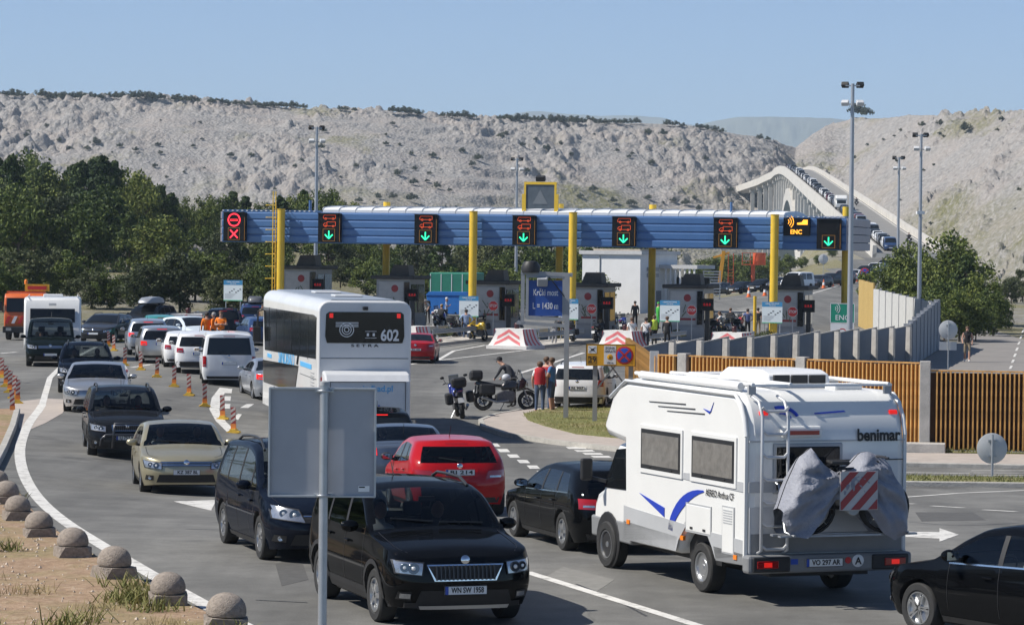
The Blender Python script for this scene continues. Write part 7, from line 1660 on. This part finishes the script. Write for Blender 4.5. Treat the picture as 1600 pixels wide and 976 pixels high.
for x, y, w_ in ((1335,182,28),(1350,184,20),(1505,207,20),(1437,200,12),(1465,198,13),(1440,268,6),(1560,190,10),(1590,300,8)): hillshrub(x, y, w_, HB, 'shrubs on the headland', 'dark shrub on the rocky headland, '+lmk(x), .9)
# ================================================================ motorcycles (local x forward)
def motorcycle(label, pos, yaw, col, case=False, plate=True, group=None, screen=True, lean=-8):
    r = empty('motorcycle', pos, yaw, label, 'motorcycle', group); r.rotation_euler = (R(lean),0,yaw)
    for x in (-.72,.75):
        w_ = MB().lathe([(.23,-.06),(.30,-.065),(.325,-.03),(.33,0),(.325,.03),(.30,.065),(.23,.06),(.23,-.06)],22,Matrix.Translation((x,0,.33)) @ Matrix.Rotation(math.pi/2,4,'X')).build('wheel', RUBBER, r, 50)
        rm = MB().lathe([(.21,-.04),(.235,0),(.21,.04),(.195,0),(.21,-.04)],18,Matrix.Translation((x,0,.33)) @ Matrix.Rotation(math.pi/2,4,'X'))
        for k in range(5): a = 2*math.pi*k/5; rm.bar((x,0,.33),(x+.21*math.cos(a),0,.33+.21*math.sin(a)),.03,.03)
        rm.build('rim', BLACK, w_); MB().lathe([(.06,-.004),(.15,-.004),(.15,.004),(.06,.004),(.06,-.004)],16,Matrix.Translation((x,.06,.33)) @ Matrix.Rotation(math.pi/2,4,'X')).build('brake_disc', STEEL, w_)
    MB().prism([(-.30,.28),(.28,.24),(.36,.42),(.30,.62),(-.05,.66),(-.32,.52)],'y',-.17,.17).build('engine', mat('engine_metal',(.12,.12,.125),.4,.7,var=.3,vscale=12), r, bevel=.04)
    MB().prism([(-.12,.66),(.42,.70),(.46,.86),(.30,.98),(.02,.95),(-.14,.82)],'y',-.15,.15).build('fuel_tank', col, r, 40, bevel=.06)
    MB().prism([(-.78,.84),(-.10,.76),(-.06,.84),(-.35,.88),(-.82,.98),(-.95,.96)],'y',-.13,.13).build('seat', BLACK, r, 40, bevel=.04)
    MB().prism([(-1.0,.86),(-.7,.74),(-.4,.70),(-.4,.78),(-.95,.97)],'y',-.10,.10).build('tail_unit', col, r, bevel=.03)
    MB().prism([(.38,.62),(.66,.70),(.74,.95),(.58,1.10),(.44,1.0)],'y',-.19,.19).build('fairing', col, r, 40, bevel=.06)
    if screen: MB().prism([(.60,1.06),(.50,1.34),(.47,1.33),(.55,1.04)],'y',-.16,.16).build('windscreen', glass_mat('bike_screen',(.55,.58,.6)), r, bevel=.02)
    lamp_disc(r,'headlight',LAMP,(.74,0,.88),(1,0,.1),.09,.02)
    for s in (-1,1):
        MB().cyl((.76,s*.10,.34),(.50,s*.09,1.02),.026,n=8).build('fork_leg', STEEL, r); MB().tube([(.42,s*.06,1.06),(.34,s*.30,1.10),(.26,s*.38,1.08)],.016,6).build('handlebar', BLACK, r)
        MB().tube([(.36,s*.28,1.10),(.40,s*.34,1.26)],.008,5).build('mirror_stem', BLACK, r); MB().ball((.40,s*.37,1.28),(.02,.07,.045),8,6).build('mirror', BLACK, r, 60)
        MB().bar((-.70,s*.09,.33),(-.10,s*.10,.40),.05,.06).build('swing_arm', BLACK, r)
        if case: MB().obox((-.62,s*.33,.66),(.52,.22,.36)).build('side_case', BLACK, r, bevel=.06)
    if case: MB().obox((-.95,0,1.15),(.42,.46,.32)).build('top_case', BLACK, r, bevel=.08)
    MB().tube([(.1,-.16,.30),(-.3,-.19,.26),(-.78,-.21,.42)],[.03,.035,.05],8).build('exhaust', STEEL, r, 60)
    MB().prism([(.50,.66),(.74,.70),(.98,.60),(.96,.64),(.74,.75),(.52,.72)],'y',-.07,.07).build('front_mudguard', col, r); MB().prism([(-1.02,.50),(-.98,.82),(-.94,.82),(-.98,.50)],'y',-.08,.08).build('rear_mudguard', BLACK, r)
    if plate: panel(r,'number_plate',PLATE,(-1.03,0,.60),(-1,0,.2),.19,.16,.006)
    panel(r,'tail_light',REDLAMP,(-.985,0,.88),(-1,0,.1),.14,.05,.02)
    MB().tube([(.0,.12,.28),(-.12,.30,.02)],.014,5).build('side_stand', STEEL, r)
    return r
MK = {'black':mat('bike_black',(.012,.012,.013),.25,0,.8), 'blue':mat('bike_blue',(.015,.03,.22),.25,0,.8), 'silver':mat('bike_silver',(.45,.46,.48),.3,.6,.6), 'yellow':mat('bike_yellow',(.70,.45,.02),.3,0,.8), 'red':mat('bike_red',(.42,.015,.02),.3,0,.8), 'white':mat('bike_white',(.65,.65,.66),.3,0,.6)}
def mc(px_, py_): return gp(px_,py_)
motorcycle('blue touring motorcycle with a black top case seen from behind, by the island kerb', mc(719,652), R(97), MK['blue'], True)
motorcycle('silver and black motorcycle parked side-on in front of the cap-wearing rider', mc(789,641), R(8), MK['black'], True)
MB().ball((.05,0,1.08),(.15,.12,.13),12,8).build('tank_bag', mat('pale_tank_bag',(.5,.52,.55),.4), bpy.data.objects['motorcycle.001'], 60)
Gm = 'motorcycles waiting at the toll lanes'
for px_, py_, yw, c, cs, lb in ((660,511,80,'black',0,'black motorcycle beside the bending man in the vest'),(711,529,84,'black',1,'black motorcycle with a white plate left of the woman in pale blue'),(748,533,62,'yellow',0,'yellow motorcycle next to the woman in pale blue'),(784,525,70,'black',0,'black motorcycle behind the chevron block under the length sign'),(896,537,86,'black',1,'tall black motorcycle beside the post of the length sign'),(946,526,78,'red',0,'motorcycle with red tail ridden by the man in the grey jacket'),(962,520,78,'black',0,'dark motorcycle beyond the second chevron block'),(975,522,80,'blue',0,'dark blue motorcycle beside the tall man in black'),(1078,531,78,'red',1,'motorcycle with a red top case by the third booth'),(1094,533,80,'white',1,'white and black motorcycle next to the red top case'),(1110,527,78,'black',0,'black motorcycle amid the riders at the fourth booth'),(1130,530,75,'black',0,'motorcycle carrying the white-shirted rider'),(1148,526,80,'black',1,'loaded black motorcycle next to the man in the blue shirt'),(683,509,82,'white',0,'pale motorcycle between the men at the first island'),(772,522,74,'black',0,'black motorcycle just behind the first stop sign'),(1064,529,80,'black',0,'black motorcycle left of the red top case'),(1120,523,76,'blue',1,'dark blue motorcycle behind the white-shirted rider'),(930,531,80,'black',0,'low black motorcycle beside the man in the orange cap'),(808,524,66,'silver',0,'silver motorcycle hidden behind the length sign block'),(1158,521,78,'red',0,'red motorcycle beyond the man in the blue shirt')):
    motorcycle(lb, mc(px_,py_), R(yw), MK[c], bool(cs), group=Gm)
for k, (px_, py_, c, rd, lb) in enumerate(((655,516,'black','black','near the edge of the coach'),(690,517,'blue','dark','behind the red saloon'),(724,520,'black',None,'behind the woman in pale blue'),(765,527,'black','black','between the first stop sign and the chevron block'),(905,530,'black',None,'next to the post of the length sign'),(938,534,'black',None,'in front of the second stop sign'),(955,531,'blue',None,'behind the second chevron block'),(1086,524,'black','dark','by the third price board'),(1104,530,'red',None,'in the middle of the big group of riders'),(1118,534,'black',None,'nearest the panel wall'),(1139,533,'white',None,'in front of the white-shirted rider'),(1141,521,'black','black','behind the big group of riders'),(1155,531,'black',None,'left of the yellow post'),(1072,524,'black','black','beside the red octagon of the third stop sign'))):
    p = gp(px_,py_); motorcycle('%s motorcycle %s' % (c, lb), p, R(rnd.uniform(66,92)), MK[c], k%3 == 0, group=Gm)
    if rd: person('rider in dark clothes on the motorcycle %s' % lb, p+Vector((-.05,-.15,.02)), R(rnd.uniform(-20,0)), rd, 'black','long', pose='ride', hair=rnd.choice(('dark','brown','blond')), group=Gd)
# ================================================================ far traffic: copies of four plain cars
PROTO = {}
KEEP = {'body','windscreen','rear_window','side_window','wheel','headlight','tail_light','grille','number_plate','bumper_intake','roof_rail'}
for md, nm in (('hatch','hatchback_car'),('suv','suv_car'),('estate','estate_car'),('van','passenger_van')):
    o = car(md, nm, 'x', 'car', (0,-60), 0, P_['white'], hi=False); PROTO[md] = (o, [c for c in o.children if c.name.split('.')[0] in KEEP])
def far_car(md, nm, col, pos, yaw, pitch, label, grp):
    src, kids = PROTO[md]; r = empty(nm, pos, 0, label, 'car', grp); r.rotation_euler = (0, pitch, yaw+math.pi)
    for k in kids:
        c = k.copy(); COL.objects.link(c); c.parent = r
        if k.name.startswith('body'): c.material_slots[0].link = 'OBJECT'; c.material_slots[0].material = P_[col]
    return r
NMS = {'hatch':'hatchback_car','suv':'suv_car','estate':'estate_car','van':'passenger_van'}
cn = dict(white='white', grey='dark grey', navy='dark blue', black='black', silver='silver', maroon='maroon', blue='blue', anth='anthracite', bgrey='blue-grey')
def lane_at(px_):
    a, b = 445., 1100.
    for _ in range(40):
        m = (a+b)/2; q = bpt(m,-2.4,0)+BL; (a, b) = (m, b) if proj(q)[0] > px_ else (a, m)
    return m
ymh = lane_at(1140+655/3.753)+3; y = 447.; BC = ['white','grey','navy','black','silver','white','bgrey','maroon','blue','anth','silver','black','white']; NWORD = ['near the foot of the bridge','low on the bridge ramp','halfway up the bridge','high on the bridge','at the crest of the bridge']
while y < 1015:
    if abs(y-ymh) > 7:
        q = bpt(y,-2.2,0)+BL; q2 = bpt(y-3,-2.2,0)+BL; d = q2-q; md = rnd.choice(('hatch','suv','estate','hatch','suv','van')); c = rnd.choice(BC)
        far_car(md, NMS[md], c, q, math.atan2(d.y,d.x), math.atan2(d.z,3.), '%s %s queuing %s' % (cn[c], NMS[md].replace('_car','').replace('_',' '), NWORD[min(4,int((y-470)/110))]), 'cars queuing on the bridge')
    y += rnd.uniform(5.7,7.2) if y < 640 else rnd.uniform(8,13)
y = lane_at(1140+655/3.753)+3; q = bpt(y,-2.4,0)+BL; r = empty('motorhome', q, R(-93), 'small white motorhome amid the cars on the bridge', 'motorhome')
MB().prism([(-3,.5),(2.9,.5),(2.9,1.2),(2.2,1.9),(2.4,2.2),(1.9,2.9),(-3,2.9)],'y',-1.1,1.1).build('body', CW, r, bevel=.1); MB().prism([(2.86,1.25),(2.25,1.85),(2.28,1.88),(2.9,1.28)],'y',-.9,.9).build('windscreen', DARKG, r)
for s in (-1,1):
    for x in (-1.8,1.9): wheel(r,x,s*.95,.34,.22,'steel')
def solve_lane(px_, off):
    a, b = 445., 1100.
    for _ in range(40):
        m = (a+b)/2; q = bpt(m,off,0)+BL; (a, b) = (m, b) if proj(q)[0] > px_ else (a, m)
    return m
for px_ in (1420, 1338):
    y = solve_lane(px_,1.9); q = bpt(y,1.9,0)+BL; lb = 'riding up the empty bridge lane, the %s of two' % ('nearer' if px_ > 1400 else 'farther'); motorcycle('dark motorcycle '+lb, q, R(86), MK['black'], True, lean=0); person('rider in black '+lb, q+Vector((0,-.2,.02)), R(-4), 'black','black','long', pose='ride', cap='black')
for i, (px_, py_, md, c, yw) in enumerate(((984,474,'suv','anth',-70),(1033,468,'estate','white',-160),(1120,462,'suv','grey',-125),(1158,459,'estate','navy',-125),(1190,456,'hatch','black',-125),(1219,453,'hatch','grey',-125),(1245,452,'van','white',-125),(1278,449,'estate','grey',-122),(1298,446,'hatch','navy',-120),(1318,443,'suv','maroon',-118),(1336,439,'hatch','white',-118),(1352,435,'suv','black',-117),(1368,430,'suv','white',-116),(1384,425,'suv','navy',-115),(1400,419,'hatch','white',-114))):
    p = gp(px_,py_); extra_ = ['beside the dark lane display','in front of the white building','first of the line after the booths','second in line after the booths','third in line after the booths','partly behind the yellow column','the pale van-like shape by the yellow column'][i] if i < 7 else 'in the queue between the booths and the bridge'
    far_car(md, NMS[md], c, p, R(yw), 0, '%s %s %s' % (cn[c], NMS[md].replace('_car','').replace('_',' '), extra_), 'cars queuing beyond the booths')
for o, _ in PROTO.values():
    for c in list(o.children):
        for g in list(c.children): bpy.data.objects.remove(g)
        bpy.data.objects.remove(c)
    bpy.data.objects.remove(o)
# ================================================================ buildings and works plant beyond the booths
def building():
    Y = 246; p = dp(1000,463,Y); r = empty('service_building', (p.x,p.y,gz(p.x,p.y)), R(-28), 'white flat-roofed service building under the gantry beam', 'building')
    WB = mat('white_render',(.72,.72,.71),.8,var=.05,vscale=.8)
    MB().box(-5.2,0,0,7,-.5,4.7).build('wall', WB, r); MB().box(-5.4,.2,-.2,7.2,4.7,5.0).build('roof', mat('roof_edge_grey',(.5,.5,.5),.7,var=.1), r)
    MB().box(-4.6,-.4,.8,6,5.0,5.15).build('roof_gravel', mat('roof_gravel',(.38,.33,.27),.9,var=.2), r)
    MB().box(0,3.4,3.5,7,3.6,3.9).build('canopy', MATS['roof_edge_grey'], r)
    for k in range(7): MB().box(.5+k*.42,.62+k*.42,3.6,3.75,-.3,3.6).build('pillar', WB, r)
    MB().box(.02,3.1,6.6,6.7,-.3,2.9).build('glazed_front', DARKG, r)
    for z in (2.9,3.4): 
        for y in (1.2,2.2): MB().box(0,.28,y,y+.7,z-.0,z+.3).build('air_unit', GREYP, r)
    MB().box(-.0,.04,3.0,3.9,-.3,1.8).build('door', mat('door_grey',(.25,.26,.28),.6), r)
    MB().cyl((-3.6,-.05,0),(-3.6,-.05,4.6),.04,n=6).build('downpipe', GREYP, r)
building()
def container():
    p = gp(706,470); p = dp(706,465,228); z = gz(p.x,p.y); r = empty('covered_lorry', (p.x,p.y,z), R(-10), 'lorry with a green tarpaulin body parked behind the booths', 'truck'); GT = mat('green_tarpaulin',(.02,.20,.13),.6,var=.12)
    MB().box(-1.7,1.5,0,5,.8,3.0).build('tarpaulin_body', GT, r, bevel=.08)
    for k in range(4): MB().box(-1.65+k*.8,-1.60+k*.8,-.02,0,.9,2.9).build('strap', WHITE, r)
    MB().box(-1.6,1.4,.0,5,.5,.8).build('chassis', BLACK, r)
    for s in (-1.2,1.0): wheel(r,s,.1,.45,.3,'steel')
    q = dp(700,475,220); b = empty('skip_container', (q.x,q.y,gz(q.x,q.y)), R(-10), 'bright blue waste container in front of the green lorry', 'container'); MB().prism([(-1.4,.15),(1.2,.15),(1.4,1.5),(-1.6,1.5)],'y',0,1.6).build('tub', mat('blue_container',(.02,.16,.50),.5,var=.1), b, bevel=.04); MB().prism([(-1.65,1.5),(1.45,1.5),(1.2,1.75),(-1.4,1.75)],'y',-.05,1.65).build('lid', MATS['blue_container'], b)
container()
def plant():
    OR = mat('plant_orange',(.62,.10,.03),.5,var=.12); Y = 402
    def at(px_, py_): return dp(px_,py_,Y)
    a = at(1177,440); r = empty('lift_platform', (a.x,Y,gz(a.x,Y)), 0, 'orange access platform basket raised under the gantry beam', 'lift'); r.scale.x = 1.5; z0 = at(1177,414).z-r.location.z; z1 = at(1177,395).z-r.location.z
    MB().cyl((0,.6,0),(0,.6,z0),.18,n=10).build('mast', OR, r)
    MB().box(-1.0,1.0,-.4,.6,z0,z0+.12).build('floor', OR, r)
    for z in (z0+.5,z1): 
        for y in (-.4,.6): MB().bar((-1,y,z),(1,y,z),.06,.06).build('guard_rail', OR, r)
    for x in (-1,-.3,.35,1): MB().bar((x,-.4,z0),(x,-.4,z1),.06,.06).build('stanchion', OR, r)
    MB().lathe([(.5,z0),(.55,z0+.1),(.55,z1),(.5,z1)],14,Matrix.Translation((.5,.1,0))).build('drum', OR, r, 50)
    MB().box(-1.2,1.2,-.8,2.5,.0,.7).build('chassis', BLACK, r)
    a = at(1132,445); r = empty('crane_arm', (a.x,Y,gz(a.x,Y)), 0, 'yellow and orange folded crane arm with ladder beside the white building', 'crane'); r.scale.x = 1.5; zt_ = at(1132,392).z-r.location.z
    MB().bar((-.5,0,.2),(-.1,0,zt_),.35,.3).build('arm', mat('plant_yellow',(.75,.35,.02),.5), r); MB().bar((-1.0,.1,zt_-.9),(.4,.1,zt_-.2),.3,.25).build('jib', mat('plant_yellow',(.75,.35,.02)), r)
    for x in (.3,.75): MB().bar((x,-.2,0),(x,-.2,zt_-.3),.06,.06).build('ladder_rail', OR, r)
    for k in range(8): MB().bar((.3,-.2,.4+k*.38),(.75,-.2,.4+k*.38),.05,.05).build('ladder_rung', OR, r)
    MB().box(-1.4,1.2,-.6,2,0,.9).build('carrier', OR, r, bevel=.05)
    a = dp(1112,448,300); r = empty('pipe_rack', (a.x,300,gz(a.x,300)), R(-10), 'tall grey rack of horizontal bars beside the white building', 'rack')
    for x in (-.8,.8): MB().bar((x,0,0),(x,0,2.9),.08,.08).build('upright', STEEL, r)
    for k in range(10): MB().bar((-.9,-.05,.3+k*.28),(.9,-.05,.3+k*.28),.05,.1).build('bar', STEEL, r)
plant()
# ================================================================ planted shrubs on the islands, weeds and gravel on the median
for t, off, s, lb in ((-3.4,-9.5,1.2,'by the first chevron block'),(-2.7,-7,1.1,'before the first price board'),(2.6,-8.5,1.0,'behind the block under the length sign'),(8.6,2,1.0,'beside the white-shirted men'),(14.6,-2.2,1.2,'at the foot of the last yellow column'),(15.2,4,1.1,'beyond the last booth')):
    p = G(t,off); o = put(rnd.choice(SHR),'island_shrub',None,(p.x,p.y,gz(p.x,p.y)+.15),rnd.random()*6,(s,s,s*.75)); tag(o,'grey-green shrub planted on the toll island %s' % lb,'shrub','shrubs on the toll islands'); o.material_slots[0].link = 'OBJECT'; o.material_slots[0].material = LEAF[2]
def blades(name, polys, n, hmin, hmax, w_, m_, label, clump=0):
    vs = []; fs = []
    X0_ = min(p[0] for p in polys); X1_ = max(p[0] for p in polys); Y0_ = min(p[1] for p in polys); Y1_ = max(p[1] for p in polys)
    cs = [(rnd.uniform(X0_,X1_), rnd.uniform(Y0_,Y1_)) for _ in range(clump)] if clump else None
    k = 0; tries = 0
    while k < n and tries < n*8:
        tries += 1
        if cs: c = rnd.choice(cs); x, y = c[0]+rnd.gauss(0,.16), c[1]+rnd.gauss(0,.16)
        else: x, y = rnd.uniform(X0_,X1_), rnd.uniform(Y0_,Y1_)
        if not inpoly(x,y,polys): continue
        z = gz(x,y)+.05; h_ = rnd.uniform(hmin,hmax); a = rnd.random()*6.28; dx, dy = math.cos(a)*w_, math.sin(a)*w_; lx, ly = rnd.gauss(0,.6)*h_, rnd.gauss(0,.6)*h_; o = len(vs)
        vs += [(x-dx,y-dy,z),(x+dx,y+dy,z),(x+lx*.5+dx*.7,y+ly*.5+dy*.7,z+h_*.6),(x+lx*.5-dx*.7,y+ly*.5-dy*.7,z+h_*.6),(x+lx,y+ly,z+h_)]; fs += [(o,o+1,o+2,o+3),(o+3,o+2,o+4)]; k += 1
    return stuff(MB().add(vs,fs).build(name, m_), label, 'grass')
WEED = leaf_mat('weed_leaves',(.06,.085,.02),(.20,.20,.07)); STRAW = leaf_mat('dry_grass',(.16,.13,.05),(.38,.32,.15))
blades('median_weeds', MED, 4200, .05, .22, .010, WEED, 'green weeds in tufts on the stony median', 75); blades('median_dry_grass', MED, 5000, .03, .16, .005, STRAW, 'dry yellow grass on the stony median', 90)
blades('island_grass', GRS, 9000, .05, .16, .010, leaf_mat('verge_leaves',(.07,.10,.025),(.26,.25,.09)), 'short green and yellow grass on the island verge')
blades('verge_grass', V2, 3500, .05, .22, .012, MATS['verge_leaves'], 'grass strip in front of the rust-coloured fence'); blades('divider_grass', V3, 2500, .04, .14, .012, MATS['verge_leaves'], 'thin grass on the divider strip')
vs = []; fs = []
for _ in range(2600):
    x, y = rnd.uniform(-9.5,-2.2), rnd.uniform(26,58)
    if not inpoly(x,y,MED): continue
    s = rnd.uniform(.008,.035); z = gz(x,y)+.05; o = len(vs); vs += [(x+s*rnd.uniform(.6,1.2)*math.cos(a),y+s*rnd.uniform(.6,1.2)*math.sin(a),z) for a in (0,1.57,3.14,4.71)]+[(x+rnd.uniform(-.3,.3)*s,y+rnd.uniform(-.3,.3)*s,z+s*.9)]; fs += [(o,o+1,o+4),(o+1,o+2,o+4),(o+2,o+3,o+4),(o+3,o,o+4)]
stuff(MB().add(vs,fs).build('gravel', mat('pale_gravel',(.45,.38,.31),.9,var=.3,vscale=3)), 'loose pale gravel on the stony median', 'gravel')
# ================================================================ haze: the air between here and the far coast
hz = MB().box(-6700,6700,-30,11300,-60,560).build('haze', None); hz.data.materials.clear()
m = bpy.data.materials.new('thin_summer_haze'); m.use_nodes = True; n = m.node_tree.nodes; n.remove(n['Principled BSDF']); pv = n.new('ShaderNodeVolumePrincipled'); pv.inputs['Color'].default_value = (.68,.84,1.0,1); pv.inputs['Density'].default_value = HAZE_D if 'HAZE_D' in globals() else 1.15e-4; pv.inputs['Anisotropy'].default_value = .0
m.node_tree.links.new(pv.outputs[0], n['Material Output'].inputs['Volume']); hz.data.materials.append(m); stuff(hz, 'thin bluish summer haze filling the air', 'haze')
